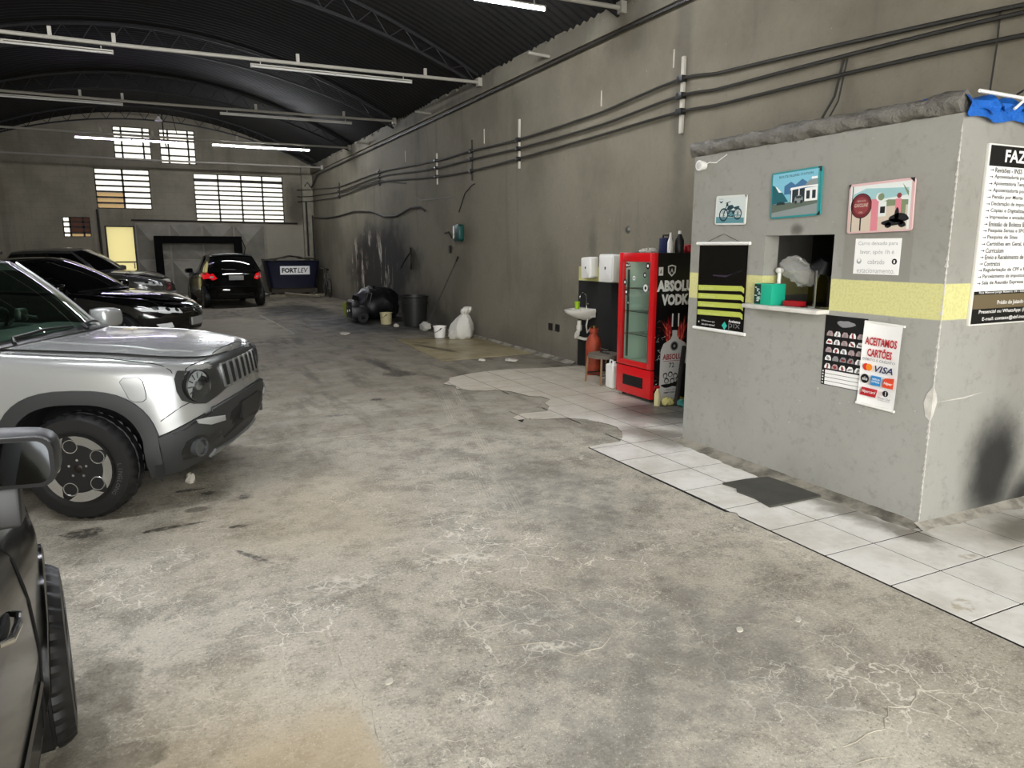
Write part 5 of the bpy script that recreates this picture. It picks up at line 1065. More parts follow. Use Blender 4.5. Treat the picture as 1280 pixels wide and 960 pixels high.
# black goal shaped frame in front of the gate
blkf = mat('black_frame', '#060605', .9, spec=.2)
r = thing('black_gate_frame', 'thick black upside down U frame standing before the gate', 'frame', (1.42, 28.0, 0))
mb = MB(); mb.box(-1.42, -1.16, -.1, .1, 0, 2.11); mb.build('post', blkf, r, bevel=.02); mb = MB(); mb.box(1.16, 1.42, -.1, .1, 0, 2.11); mb.build('post', blkf, r, bevel=.02)
mb = MB(); mb.box(-1.16, 1.16, -.1, .1, 1.86, 2.11); mb.build('lintel', blkf, r, bevel=.02); mb = MB(); mb.tube([(1.42, -.05, 2.0), (1.52, -.05, 1.7), (1.44, -.05, 1.3)], .015, 6); mb.build('strap', blkf, r)
mb = MB(); mb.tube([(-1.62, 28.42, 2.98), (-1.60, 28.42, 0)], .04, 8); solo(mb, 'drain_pipe', mat('drain_black', '#1f1d18', .5), 'dark drain pipe down the back wall beside the pale door', 'pipe')
mb = MB(); mb.tube([(5.22, 28.22, 3.4), (5.22, 28.22, 1.4)], .035, 8); mb.tube([(5.42, 28.15, 2.9), (5.43, 28.15, .2)], .03, 8); solo(mb, 'corner_pipe', mat('drain_black', '#1f1d18', .5), 'dark pipes running down the far corner pilaster', 'pipe')
mb = MB()
for z in (3.84, 3.6, 3.42): mb.tube([(5.46, 28.3, z), (5.2, 28.24, z-.02), (4.95, 28.42, z-.02)], .016, 6)
mb.tube([(5.44, 28.2, 3.9), (5.3, 28.22, 4.1), (5.2, 28.24, 3.95)], .02, 6); solo(mb, 'corner_cables', pipe_m, 'black cables turning from the wall onto the far corner', 'cable')
mb = MB(); mb.tube([(0, .12, .14), (1.05, -.7, .045)], .045, 8); solo(mb, 'grey_pole', mat('grey_wood', '#77715f', .8), 'grey timber pole slanting down before the tank tub', 'pole', (4.0, 26.2, 0))
mb = MB(); mb.box(-.9, 1.0, -.08, .08, 0, .09); solo(mb, 'kerb_beam', mat('grey_wood', '#77715f', .8), 'low grey beam on the floor before the tank tub', 'beam', (4.38, 26.45, 0), smooth=0)

# ================================================================== CARS  (local axes: x forward from the front axle, y left, z up)
rubber = mat('tyre_rubber', '#17171a', .55, noise=(30, .4, '#222')) if False else mat('tyre_rubber', '#161616', .5)
carblack = mat('trim_black', '#111110', .45); well = mat('wheel_well', '#070707', .9); cabin_m = mat('cabin_dark', '#0c0d0c', .8)
lamp_glass = mat('lamp_lens', '#d6d8d6', .08, coat=1); redlamp = mat('tail_lamp', '#a3121a', .15, coat=1, emit='#c0141c', strength=.25); seam_m = mat('panel_gap', '#060606', .8)
chrome = mat('chrome', '#c8c8c8', .15, 1); white = MATS['white_print']
def curve(pts, sm=.06):
    xs = np.linspace(pts[0][0], pts[-1][0], 400); ys = np.interp(xs, [p[0] for p in pts], [p[1] for p in pts])
    k = max(1, int(400*sm/2)); pad = np.concatenate([np.full(k, ys[0]), ys, np.full(k, ys[-1])]); ker = np.hanning(2*k+3)[1:-1]; ker /= ker.sum()
    ys = np.convolve(pad, ker, 'valid'); return lambda u: float(np.interp(u, xs, ys))

class Car:
    def __init__(s, root, S):
        s.r = root; s.S = S
        zb, zs, zt, cr = (curve(S[k]) for k in ('zb', 'zs', 'zt', 'crown')); s.zt = zt; s.cr = cr; s.zs = zs
        m_, n_ = S.get('exp', (5, 5)); bow = S.get('bow', .08)
        fv = [0, .15, .3, .45, .58, .69, .78, .85, .90]; s0 = (1-fv[-1]**m_)**(1/n_)
        plan = [((1-f**m_)**(1/n_), f) for f in fv]
        for q in np.linspace(s0, -s0, 66)[1:-1]: plan.append((q, (1-abs(q)**n_)**(1/m_)))
        plan += [(-a, b) for a, b in plan[:len(fv)][::-1]]
        K = len(plan)-1; ring = 2*K; vs_ = []; levels = S['levels']
        for part, fr, duf, dur, hw in levels:
            uf, ur = S['uf']+duf, S['ur']+dur; R_ = []
            for q, f in plan:
                u = (uf+ur)/2+q*(uf-ur)/2-(bow*f*f if q > 0 else -bow*.6*f*f)*abs(q)**6; v = hw*f
                a, b = (zb(u), zs(u)) if part == 'lo' else (zs(u), zt(u))
                R_.append((u, v, a+(b-a)*fr))
            vs_ += [(u, -v, z) for u, v, z in R_]+[(u, v, z) for u, v, z in R_[K-1:0:-1]]
        F_ = []; Mi = []
        for j in range(len(levels)-1):
            lo = levels[j+1][0] == 'lo' or (levels[j+1][0] == 'hi' and levels[j+1][1] == 0)
            for i in range(ring): F_.append((j*ring+i, j*ring+(i+1) % ring, (j+1)*ring+(i+1) % ring, (j+1)*ring+i)); Mi.append(1 if lo else 0)
        def cap(base, top):
            rows = [[base]]; cs = np.linspace(1, -1, 15)
            for i in range(1, K):
                R_ = vs_[base+i]; row = [base+i]
                for c in cs[1:-1]:
                    u, v = R_[0], -R_[1]*c; z = R_[2]
                    if top: z = R_[2]+cr(u)*(1-abs(c)**2.6)
                    row.append(len(vs_)); vs_.append((u, v, z))
                row.append(base+ring-i); rows.append(row)
            rows.append([base+K])
            for a, b in zip(rows, rows[1:]):
                um = vs_[b[len(b)//2]][0]; mi = 2 if not top else (3 if S['cabin'][0] > um > S['cabin'][1] else 0)
                if len(a) == 1: F_.extend((a[0], b[k+1], b[k]) for k in range(len(b)-1)); Mi.extend([mi]*(len(b)-1))
                elif len(b) == 1: F_.extend((a[k], a[k+1], b[0]) for k in range(len(a)-1)); Mi.extend([mi]*(len(a)-1))
                else: F_.extend((a[k], a[k+1], b[k+1], b[k]) for k in range(len(a)-1)); Mi.extend([mi]*(len(a)-1))
        cap((len(levels)-1)*ring, True); cap(0, False)
        me = bpy.data.meshes.new('hull'); me.from_pydata(vs_, [], F_); paint = S['paint']; low = S.get('low', paint)
        for m in (paint, low, well, S.get('deck', cabin_m)): me.materials.append(m)
        me.polygons.foreach_set('material_index', Mi)
        bm = bmesh.new(); bm.from_mesh(me); bmesh.ops.recalc_face_normals(bm, faces=bm.faces); s.bvh = BVHTree.FromBMesh(bm); bm.to_mesh(me)
        bm.free(); s.paint = paint; s.low = low
        # wheel openings
        ob = bpy.data.objects.new('hull', me); COL.objects.link(ob); cut = []
        for ua in S['axles']:
            for sg in (1, -1):
                c = MB(); c.prism([(ua+x, z) for x, z in s.archpoly(S['Ra'])], -.28, .28, M=Matrix(((1, 0, 0, 0), (0, 0, 1, sg*.84), (0, 1, 0, 0), (0, 0, 0, 1))))
                cm = c.mesh('cut', [well], smooth=0); b2 = bmesh.new(); b2.from_mesh(cm); bmesh.ops.recalc_face_normals(b2, faces=b2.faces); b2.to_mesh(cm); b2.free()
                for m in (well, well, well): cm.materials.append(m)
                cm.polygons.foreach_set('material_index', [2]*len(cm.polygons)); co = bpy.data.objects.new('cut', cm); COL.objects.link(co); cut.append(co)
                md = ob.modifiers.new('wheel', 'BOOLEAN'); md.operation = 'DIFFERENCE'; md.object = co; md.solver = 'MANIFOLD'; md.material_mode = 'INDEX'
        dg = bpy.context.evaluated_depsgraph_get(); res = bpy.data.meshes.new_from_object(ob.evaluated_get(dg))
        for o in cut+[ob]: bpy.data.objects.remove(o)
        names = S.get('names', ('body_shell', 'lower_body', 'wheel_well', 'cabin_deck'))
        for k, nm in enumerate(names):
            b = bmesh.new(); b.from_mesh(res); bmesh.ops.delete(b, geom=[f for f in b.faces if f.material_index != k], context='FACES')
            if not b.faces: b.free(); continue
            mm = bpy.data.meshes.new(nm); b.to_mesh(mm); b.free(); mm.materials.clear(); mm.materials.append((paint, low, well, S.get('deck', cabin_m))[k])
            mm.polygons.foreach_set('material_index', [0]*len(mm.polygons)); mm.polygons.foreach_set('use_smooth', [True]*len(mm.polygons)); mm.set_sharp_from_angle(angle=math.radians(38))
            o = bpy.data.objects.new(nm, mm); COL.objects.link(o); o.parent = root
            if k == 0: s.shell = o
    def archpoly(s, R_, z0=None, n=22):
        z0 = s.S['Rw'] if z0 is None else z0; e = s.S.get('arch_e', 2.0); P_ = []
        for i in range(n+1):
            a = PI*i/n; c, d = math.cos(a), math.sin(a); P_.append((R_*math.copysign(abs(c)**(2/e), c), z0+R_*abs(d)**(2/e)*s.S.get('arch_h', 1)))
        return P_+[(-R_, -.2), (R_, -.2)]
    def side(s, u, z, sg=1, off=0):
        """point on the flank; sg 1 = right hand side"""
        h = s.bvh.ray_cast(V((u, -sg*2, z)), V((0, sg, 0)))
        p = h[0] if h[0] else V((u, -sg*.85, z)); return p+(h[1] if h[0] else V((0, -sg, 0)))*off
    def front(s, v, z, off=0, d=1):
        h = s.bvh.ray_cast(V((d*6, -v, z)), V((-d, 0, 0))); p = h[0] if h[0] else V((s.S['uf'] if d > 0 else s.S['ur'], -v, z))
        return p+(h[1] if h[0] else V((d, 0, 0)))*off
    def patch(s, proj, pts, t, name, m, parent=None, rings=4, off=0.0, smooth=40):
        """panel of thickness t following the body inside the outline pts"""
        n = len(pts); cx = sum(p[0] for p in pts)/n; cz = sum(p[1] for p in pts)/n; mb = MB(); vs_ = []; f = []
        for j in range(rings+1):
            k = 1-j/rings
            if j == rings: vs_.append(proj(cx, cz, t+off)); break
            for x, z in pts: vs_.append(proj(cx+(x-cx)*k, cz+(z-cz)*k, t+off))
        for j in range(rings-1): f += [(j*n+i, j*n+(i+1) % n, (j+1)*n+(i+1) % n, (j+1)*n+i) for i in range(n)]
        f += [((rings-1)*n+i, (rings-1)*n+(i+1) % n, rings*n) for i in range(n)]; b0 = len(vs_)
        vs_ += [proj(x, z, -.01) for x, z in pts]; f += [(b0+i, b0+(i+1) % n, (i+1) % n, i) for i in range(n)]
        mb.add(vs_, f); return mb.build(name, m, parent or s.r, smooth=smooth)
    def sp(s, sg): return lambda u, z, o: s.side(u, z, sg, o)
    def fp(s, d=1): return lambda v, z, o: s.front(v, z, o, d)
    def seam(s, pts, sg=1, r=.0035, name='panel_gap', m=None, proj=None):
        P_ = []
        for a, b in zip(pts, pts[1:]):
            n = max(2, int(math.dist(a, b)/.05)); P_ += [(a[0]+(b[0]-a[0])*i/n, a[1]+(b[1]-a[1])*i/n) for i in range(n)]
        P_.append(pts[-1]); pr = proj or s.sp(sg); mb = MB(); mb.tube([pr(x, z, .0005) for x, z in P_], r, 5); mb.build(name, m or seam_m, s.r)
    def top(s, u, v, off=0):
        h = s.bvh.ray_cast(V((u, -v, 3)), V((0, 0, -1))); p = h[0] if h[0] else V((u, -v, s.zt(u))); return p+V((0, 0, off))
    def hood_line(s, pts, r=.0035, m=None, name='hood_gap'):
        P_ = []
        for a, b in zip(pts, pts[1:]):
            n = max(2, int(math.dist(a, b)/.05)); P_ += [(a[0]+(b[0]-a[0])*i/n, a[1]+(b[1]-a[1])*i/n) for i in range(n)]
        P_.append(pts[-1]); mb = MB(); mb.tube([s.top(u, v, .0005) for u, v in P_], r, 5); mb.build(name, m or seam_m, s.r)
    def flare(s, Ra, wd, m, t=.022):
        for ua in s.S['axles']:
            for sg in (1, -1):
                A = [(ua+x, z) for x, z in s.archpoly(Ra)[:-2]]; k = (Ra+wd)/Ra; B = [(ua+x, z) for x, z in s.archpoly(Ra+wd)[:-2]]
                A = [(A[0][0], .24)]+A+[(A[-1][0], .24)]; B = [(B[0][0], .24)]+B+[(B[-1][0], .24)]; mb = MB(); vs_ = []; n = len(A)
                for a, b in zip(A, B):
                    pa = s.side(a[0], a[1], sg, 0); pb = s.side(b[0], b[1], sg, 0); o = V((0, -sg*t, 0))
                    mid = s.side((a[0]+b[0])/2, (a[1]+b[1])/2, sg, 0)
                    vs_ += [pa+V((0, sg*.06, 0)), pa+o*.9, mid+o*1.1, pb+o*.7, pb+V((0, sg*.01, 0))]
                f = [(5*i+j, 5*i+j+1, 5*i+j+6, 5*i+j+5) for i in range(n-1) for j in range(4)]; mb.add(vs_, f); mb.build('wheel_arch_trim', m, s.r, smooth=50)
    # ---- cabin
    def cabin(s, g, frame_m, glass_m, pillar_m=None):
        pillar_m = pillar_m or frame_m
        c0, c1, hB = g['ws_base']; t0, t1, hT = g['ws_top']     # (u centre, u side), (z centre, z side), half width
        r0, r1, hRB = g['rw_base']; q0, q1, hRT = g['rw_top']; arc = g.get('arc', .03)
        def wsP(a, t):
            A = V((c0[0]+(c0[1]-c0[0])*a*a, -a*hB, c1[0]+(c1[1]-c1[0])*a*a)); B = V((t0[0]+(t0[1]-t0[0])*a*a, -a*hT, t1[0]+(t1[1]-t1[0])*a*a))
            return A.lerp(B, t)+V((.025, 0, .03))*math.sin(PI*t)*(1-a*a*.5)
        def rwP(a, t):
            A = V((r0[0]+(r0[1]-r0[0])*a*a, -a*hRB, r1[0]+(r1[1]-r1[0])*a*a)); B = V((q0[0]+(q0[1]-q0[0])*a*a, -a*hRT, q1[0]+(q1[1]-q1[0])*a*a))
            return A.lerp(B, t)+V((-.02, 0, .03))*math.sin(PI*t)*(1-a*a*.5)
        def roofP(a, k):
            A, B = wsP(a, 1), rwP(a, 1); return A.lerp(B, k)+V((0, 0, arc*4*k*(1-k)))
        def sideP(sg):
            def f(k, t):
                A, B = wsP(sg, 0), rwP(sg, 0); b = A.lerp(B, k); zz = s.zt(b.x)-.01; b.z = A.z+(B.z-A.z)*k if abs(k-.5) > .5 else (zz*(4*k*(1-k))+(A.z+(B.z-A.z)*k)*(1-4*k*(1-k)))
                hb = g.get('belt_hw', hB); b.y = -sg*(abs(A.y)+(abs(B.y)-abs(A.y))*k+(hb-max(abs(A.y), abs(B.y)))*4*k*(1-k))
                e0, e1 = wsP(sg, t), rwP(sg, t); tp = roofP(sg, k); m_ = b.lerp(tp, t)
                k0, k1 = (1-k)**10, k**10; return m_*(1-k0-k1)+e0*k0+e1*k1+V((0, -sg*.035*math.sin(PI*t)*(4*k*(1-k)), 0))
            return f
        def cut(fn, us, ts, glassy, name_g, flip=False):
            fr = MB(); U = [[us[i]+(us[i+1]-us[i])*x for x in np.linspace(0, 1, max(2, int(abs(us[i+1]-us[i])*20)+2))] for i in range(len(us)-1)]
            T = [list(np.linspace(ts[j], ts[j+1], 2 if ts[j+1]-ts[j] < .2 else 7)) for j in range(len(ts)-1)]
            for i in range(len(us)-1):
                for j in range(len(ts)-1):
                    if glassy(i, j): gm = MB(); gm.grid(fn, U[i], T[j], flip=flip); o = gm.build(name_g, glass_m, s.r, smooth=60)
                    else: fr.cur = 0; fr.grid(fn, U[i], T[j], flip=flip, mi=0 if j == len(ts)-2 or i in (0, len(us)-2) else 1)
            return fr
        allf = MB()
        f1 = cut(wsP, [-1, -.93, .93, 1], [0, .05, .95, 1], lambda i, j: i == 1 and j == 1, 'windshield')
        f2 = cut(rwP, [-1, -.86, .86, 1], [0, .12, .9, 1], lambda i, j: i == 1 and j == 1, 'rear_window', True)
        sc_ = g['side_cuts']
        f3 = [cut(sideP(sg), sc_, [0, .05, .88, 1], lambda i, j: j == 1 and i in g['side_glass'], 'side_window', sg < 0) for sg in (1, -1)]
        for f_ in [f1, f2]+f3: allf.add(f_.v, f_.f); allf.m[-len(f_.f):] = f_.m
        rf = MB(); rf.grid(roofP, list(np.linspace(-1, 1, 13)), list(np.linspace(0, 1, 15)))
        rf.v = [(x, y, z+.035*(1-(y/hT)**2)*min(1, 6*(t0[0]-x)/(t0[0]-q0[0]) if t0[0] != q0[0] else 1)*min(1, 6*(x-q0[0])/(t0[0]-q0[0]))*(1 if t0[0] > x > q0[0] else 0)) for x, y, z in rf.v]
        allf.add(rf.v, rf.f, 0); allf.build('roof_and_pillars', [frame_m, pillar_m], s.r, smooth=40, merge=True); s.wsP, s.roofP, s.sideP, s.rwP = wsP, roofP, sideP, rwP
    # ---- wheels
    def wheels(s, style, hw, W=.21, steer=0, detail=True, letters=None):
        Rw, rr = s.S['Rw'], s.S['rr']
        for ua in s.S['axles']:
            for sg in (1, -1):
                M = TR(ua, -sg*hw, Rw) @ RZ(steer if ua == 0 else 0) @ (RX(PI/2) if sg > 0 else RX(-PI/2))   # local +z = outward
                wheel(s.r, M, Rw, W, rr, style, detail and sg > 0 and ua == 0, letters if sg > 0 else None)

def wheel(root, M, R_, W, rr, style, detail=True, letters=None):
    mb = MB(); n = 96 if detail else 40; g = .008
    prof = [(rr-.005, -W+.01), (rr+.02, -W), (R_*.90, -W+.005), (R_-.012, -W+.022), (R_-.002, -W+.045), (R_, -W*.72), (R_-g, -W*.71), (R_-g, -W*.67), (R_, -W*.66), (R_, -W*.40), (R_-g, -W*.39), (R_-g, -W*.34), (R_, -W*.33), (R_-.002, -.045), (R_-.013, -.022), (R_*.91, -.004), (rr+.035, 0), (rr+.012, -.002), (rr-.005, -.012)]
    mb.lathe(prof, n, M=M, wob=(lambda i, j: -.011 if (i % 3 == 0 and j in (3, 4, 5, 12, 13, 14)) else (-.006 if i % 3 == 1 and j in (8, 9) and i % 2 else 0)) if detail else None)
    ty = mb.build('tyre', rubber, root, smooth=30)
    if letters:
        L = MB(); rad = (rr+R_*.91)/2
        for a0 in (0.1, 0.1+PI):
            for k, ch in enumerate(letters):
                a = a0-k*.105; Ml = M @ RZ(a-PI/2) @ TR(0, rad-.018, .0008); text(L, ch, 0, 0, None, .026, .0015, 0, .01, 0, 'C', Ml)
        L.build('lettering', mat('tyre_lettering', '#4a4a49', .6), ty, smooth=0)
    mb = MB(); mb.lathe([(rr-.004, -W+.02), (rr*.93, -W*.6), (rr*.90, -.05), (rr*.985, -.012), (rr+.006, -.004), (rr+.006, .002), (rr*.955, -.002), (rr*.93, -.03), (rr*.86, -.055), (rr*.86, -W*.6), (rr-.03, -W+.02)], 48, M=M)
    rim = mb.build('rim', style['rim'], root, smooth=40)
    k = style['n']; wo, wm, wi = style['w']
    def halfang(r): 
        x = r/rr
        if style.get('pockets'): return np.interp(x, [.20, .40, .46, .55, .66, .77, .85, .90, .97], [PI/k, PI/k, PI/k*.80, PI/k*.60, PI/k*.55, PI/k*.60, PI/k*.80, PI/k, PI/k])
        return np.interp(x, [.20, .36, .6, .82, .97], [PI/k, wi, wm, (wm+wo)/2, wo])
    fa = MB(); pads = []
    for i in range(k):
        a0 = 2*PI*i/k+style.get('ph', PI/2); rs = np.linspace(.22, .965, 24)*rr
        P_ = [(r*math.cos(a0+halfang(r)), r*math.sin(a0+halfang(r))) for r in rs]+[(r*math.cos(a0-halfang(r)), r*math.sin(a0-halfang(r))) for r in rs[::-1]]
        Z = lambda x, y: -.012-.03*(1-(math.hypot(x, y)/rr))**1.0
        nn = len(rs); vs_ = []
        for ri, r in enumerate(rs):
            for q in (-1, -.8, 0, .8, 1): a = a0+halfang(r)*q; vs_.append(V((r*math.cos(a), r*math.sin(a), -.03*(1-r/rr)-.006-(.016 if abs(q) == 1 else 0))))
        nb = len(vs_)
        for ri, r in enumerate(rs):
            for q in (-1, 1): a = a0+halfang(r)*q; vs_.append(V((r*math.cos(a), r*math.sin(a), -.065)))
        f = [(5*i_+j, 5*i_+j+1, 5*i_+j+6, 5*i_+j+5) for i_ in range(nn-1) for j in range(4)]
        f += [(5*i_, 5*i_+5, nb+2*i_+2, nb+2*i_) for i_ in range(nn-1)]+[(5*i_+4, nb+2*i_+1, nb+2*i_+3, 5*i_+9) for i_ in range(nn-1)]
        fa.add([M @ p for p in vs_], f)
        if style.get('pad'):
            r0, r1 = style['pad']; vs_ = []
            rs2 = np.linspace(r0, r1, 5)*rr
            for r in rs2:
                for q_ in np.linspace(-1, 1, 7): a = a0+min(halfang(r)*.97, PI/k*(.50+.38*(r/rr-r0)/(r1-r0)))*q_; vs_.append(M @ V((r*math.cos(a), r*math.sin(a), -.03*(1-r/rr)+.002)))
            pad = MB(); pads.append(pad); pad.add(vs_, [(7*i_+j, 7*i_+j+1, 7*i_+j+8, 7*i_+j+7) for i_ in range(4) for j in range(6)])
    fa.lathe([(0, -.022), (.05, -.022), (.25*rr, -.022), (.28*rr, -.035), (.28*rr, -.06)], 30, M=M); fa.build('spokes', style['spoke'], rim, smooth=40)
    if style.get('pockets'):
        for i in range(k):
            a0 = 2*PI*(i+.5)/k+style['ph']; mb = MB(); mb.tube([M @ V((.66*rr*math.cos(a0)+.185*rr*(math.cos(t_)*math.cos(a0)-1.05*math.sin(t_)*math.sin(a0)), .66*rr*math.sin(a0)+.185*rr*(math.cos(t_)*math.sin(a0)+1.05*math.sin(t_)*math.cos(a0)), -.013)) for t_ in np.linspace(0, 2*PI, 23)[:-1]], .0045, 6, True); mb.build('pocket_rim', style['padm'], rim)
    for pad in pads: pad.build('polished_pad', style['padm'], rim, smooth=40)
    mb = MB(); mb.lathe([(0, -.006), (.022, -.008), (.03, -.014), (.03, -.03)], 20, M=M); mb.build('hub_cap', style['cap'], rim)
    mb = MB()
    for i in range(5): a = 2*PI*i/5+.3; c = V((.055*math.cos(a), .055*math.sin(a), -.024)); mb.cyl(M @ c, M @ (c+V((0, 0, .014))), .010, .008, 8)
    mb.build('wheel_nut', chrome, rim)
    mb = MB(); mb.lathe([(.04, -.075), (rr*.78, -.075), (rr*.78, -.095), (.04, -.095)], 30, M=M, closed=True); mb.build('brake_disc', mat('brake_steel', '#a79d8e', .5, .2), rim)

def door_mirror(car, sg, u, z, hv, shell_m, sz=(.075, .115, .075), glass_back=True, name='door_mirror'):
    """housing, glass facing rearwards and foot; hv = half width of the body there"""
    c = V((u, -sg*(hv+sz[1]*.95), z)); mb = MB(); mb.sellip((0, 0, 0), sz, .55, 22, 14); mb.v = [(x*(1.0 if x < 0 else 1-.25*abs(y*sg+sz[1])/(2*sz[1])), y, zz*(1+.12*(-sg*y)/sz[1]*-1)) for x, y, zz in mb.v]
    mb.v = [tuple(c+V(p)) for p in mb.v]; h = mb.build(name, shell_m, car.r, smooth=60)
    mb = MB(); M = frame(tuple(c+V((-sz[0]*.99, 0, 0))), (0, -1, 0), (0, 0, 1)) @ RY(-.20*sg); mb.prism(rrect(-sz[1]*.93, sz[1]*.93, -sz[2]*.88, sz[2]*.88, sz[2]*.5, 6), -.01, .006, M); 
    mb.build('glass_surround', carblack, h, smooth=40)
    mb = MB(); mb.prism(rrect(-sz[1]*.82, sz[1]*.82, -sz[2]*.74, sz[2]*.74, sz[2]*.42, 6), .006, .0075, M); mb.build('mirror_glass', mat('mirror_silver', '#d8dde0', .02, 1), h, smooth=0)
    mb = MB(); mb.prism([(-.05, -.05), (.05, -.05), (.03, .09), (-.02, .09)], 0, sz[1]+.02, M=Matrix(((1, 0, 0, u+.01), (0, 0, -sg, -sg*(hv-.03)), (0, 1, 0, z-sz[2]-.055), (0, 0, 0, 1)))); mb.build('mirror_foot', carblack, h, bevel=.01)
    return h
def plate_panel(car, d, z, W=.40, H=.13, u=None, chars='', m=None):
    p = car.front(0, z, .012, d); M = frame(tuple(p), (0, d, 0), (0, 0, 1)); mb = MB(); mb.prism(rrect(-W/2, W/2, -H/2, H/2, .012), -.02, .004, M)
    pl = mb.build('number_plate', m or mat('plate_white', '#9d9c97', .5), car.r, smooth=0); return pl
def handle(car, u, z, sg, m):
    p = car.side(u, z, sg, .0); mb = MB(); q = V((0, -sg, 0)); mb.tube([p+V((.08, 0, 0)), p+V((.065, 0, 0))+q*.022, p+V((0, 0, .004))+q*.028, p+V((-.065, 0, 0))+q*.022, p+V((-.08, 0, 0))], [.007, .009, .010, .009, .007], 10); h = mb.build('door_handle', m, car.r)
    mb = MB(); mb.sellip(tuple(p), (.06, .008, .022), .7, 16, 8); mb.build('handle_recess', seam_m, h)

# ---- 1. silver off-roader
silver = mat('silver_paint', '#b0b2b0', .26, .55, coat=.6); plast = mat('grey_cladding', '#2d2e2e', .6, bump=(300, .15))
r = thing('offroad_car', 'silver boxy off-road car with slotted grille, nose towards the aisle', 'car', (-.197, 5.894, 0), math.radians(-22.7))
S = dict(uf=.80, ur=-3.42, exp=(6, 7), bow=.09, zb=[(-3.5, .34), (-2.9, .24), (-.6, .22), (.3, .22), (.55, .25), (.8, .36)], zs=[(-3.5, .60), (-3.0, .52), (-.5, .42), (.3, .48), (.50, .52), (.70, .62), (.82, .69)],
         zt=[(-3.5, 1.10), (-2.5, 1.13), (-1.0, 1.09), (-.45, 1.055), (.2, 1.02), (.6, .975), (.85, .93)], crown=[(-3.5, .0), (-.75, .0), (-.5, .05), (.1, .065), (.6, .055), (.72, .04), (.82, .01)],
         levels=[('lo', 0, -.10, .03, .84), ('lo', .35, -.02, 0, .885), ('lo', .8, .01, -.02, .895), ('lo', 1, .0, -.01, .892), ('hi', 0, -.018, .0, .878), ('hi', .12, -.025, .0, .878), ('hi', .45, -.035, .01, .875), ('hi', .8, -.05, .02, .86), ('hi', .94, -.06, .04, .84), ('hi', .985, -.075, .06, .815), ('hi', 1, -.10, .08, .785)],
         paint=silver, low=plast, cabin=(-.62, -3.2), axles=(0, -2.57), Ra=.405, Rw=.345, rr=.222, arch_e=2.7, names=('body_shell', 'plastic_cladding', 'wheel_well', 'cabin_deck'))
c = Car(r, S)
cg = glass('car_windshield', '#d3eddd', .97)
c.cabin(dict(ws_base=((-.38, -.60), (1.10, 1.06), .74), ws_top=((-1.02, -1.12), (1.62, 1.58), .60), rw_base=((-3.28, -3.2), (1.13, 1.13), .74), rw_top=((-3.18, -3.12), (1.62, 1.58), .60), belt_hw=.79, arc=.035, side_cuts=[0, .05, .38, .42, .72, .76, .96, 1], side_glass=(1, 3, 5)), silver, cg, carblack)
c.flare(.405, .085, plast)
c.wheels(dict(rim=carblack, spoke=mat('rim_dark', '#2c2725', .3, .6), n=5, w=(.46, .30, .36), pockets=1, pad=(.70, .96), padm=mat('machined_alloy', '#b9bab8', .25, .9), cap=mat('rim_dark', '#1d1b19', .35, .6), ph=math.radians(67)), .905, .215, 0, True, 'LINGLONG')
# grille band: dark surround that runs round both lamps, slots, lamps
def rr2(x0, x1, z0, z1, rad, k=6): return rrect(x0, x1, z0, z1, rad, k)
gb = [(-.74, .80), (-.73, .74), (-.68, .705), (-.60, .69), (-.42, .735), (.42, .735), (.60, .69), (.68, .705), (.73, .74), (.74, .80), (.735, .88), (.71, .925), (.5, .945), (.2, .955), (-.2, .955), (-.5, .945), (-.71, .925), (-.735, .88)]
c.patch(c.fp(), [(x, z) for x, z in gb], .006, 'grille_surround', mat('grille_dark', '#3b3d3c', .3, .3), rings=10)
mesh_m = mat('grille_mesh', '#0b0b0b', .7)
for k in range(7):
    v = (-.33+.11*k); o = [(v-.040, .765), (v-.034, .755), (v+.034, .755), (v+.040, .765), (v+.042, .90), (v+.034, .918), (v-.034, .918), (v-.042, .90)]
    fr_ = c.patch(c.fp(), o, .020, 'grille_slot', mat('slot_silver', '#a9abaa', .3, .8), rings=2)
    c.patch(c.fp(), [(v+(x-v)*.62, .84+(z-.84)*.86) for x, z in o], .022, 'slot_mesh', mesh_m, parent=fr_, rings=2)
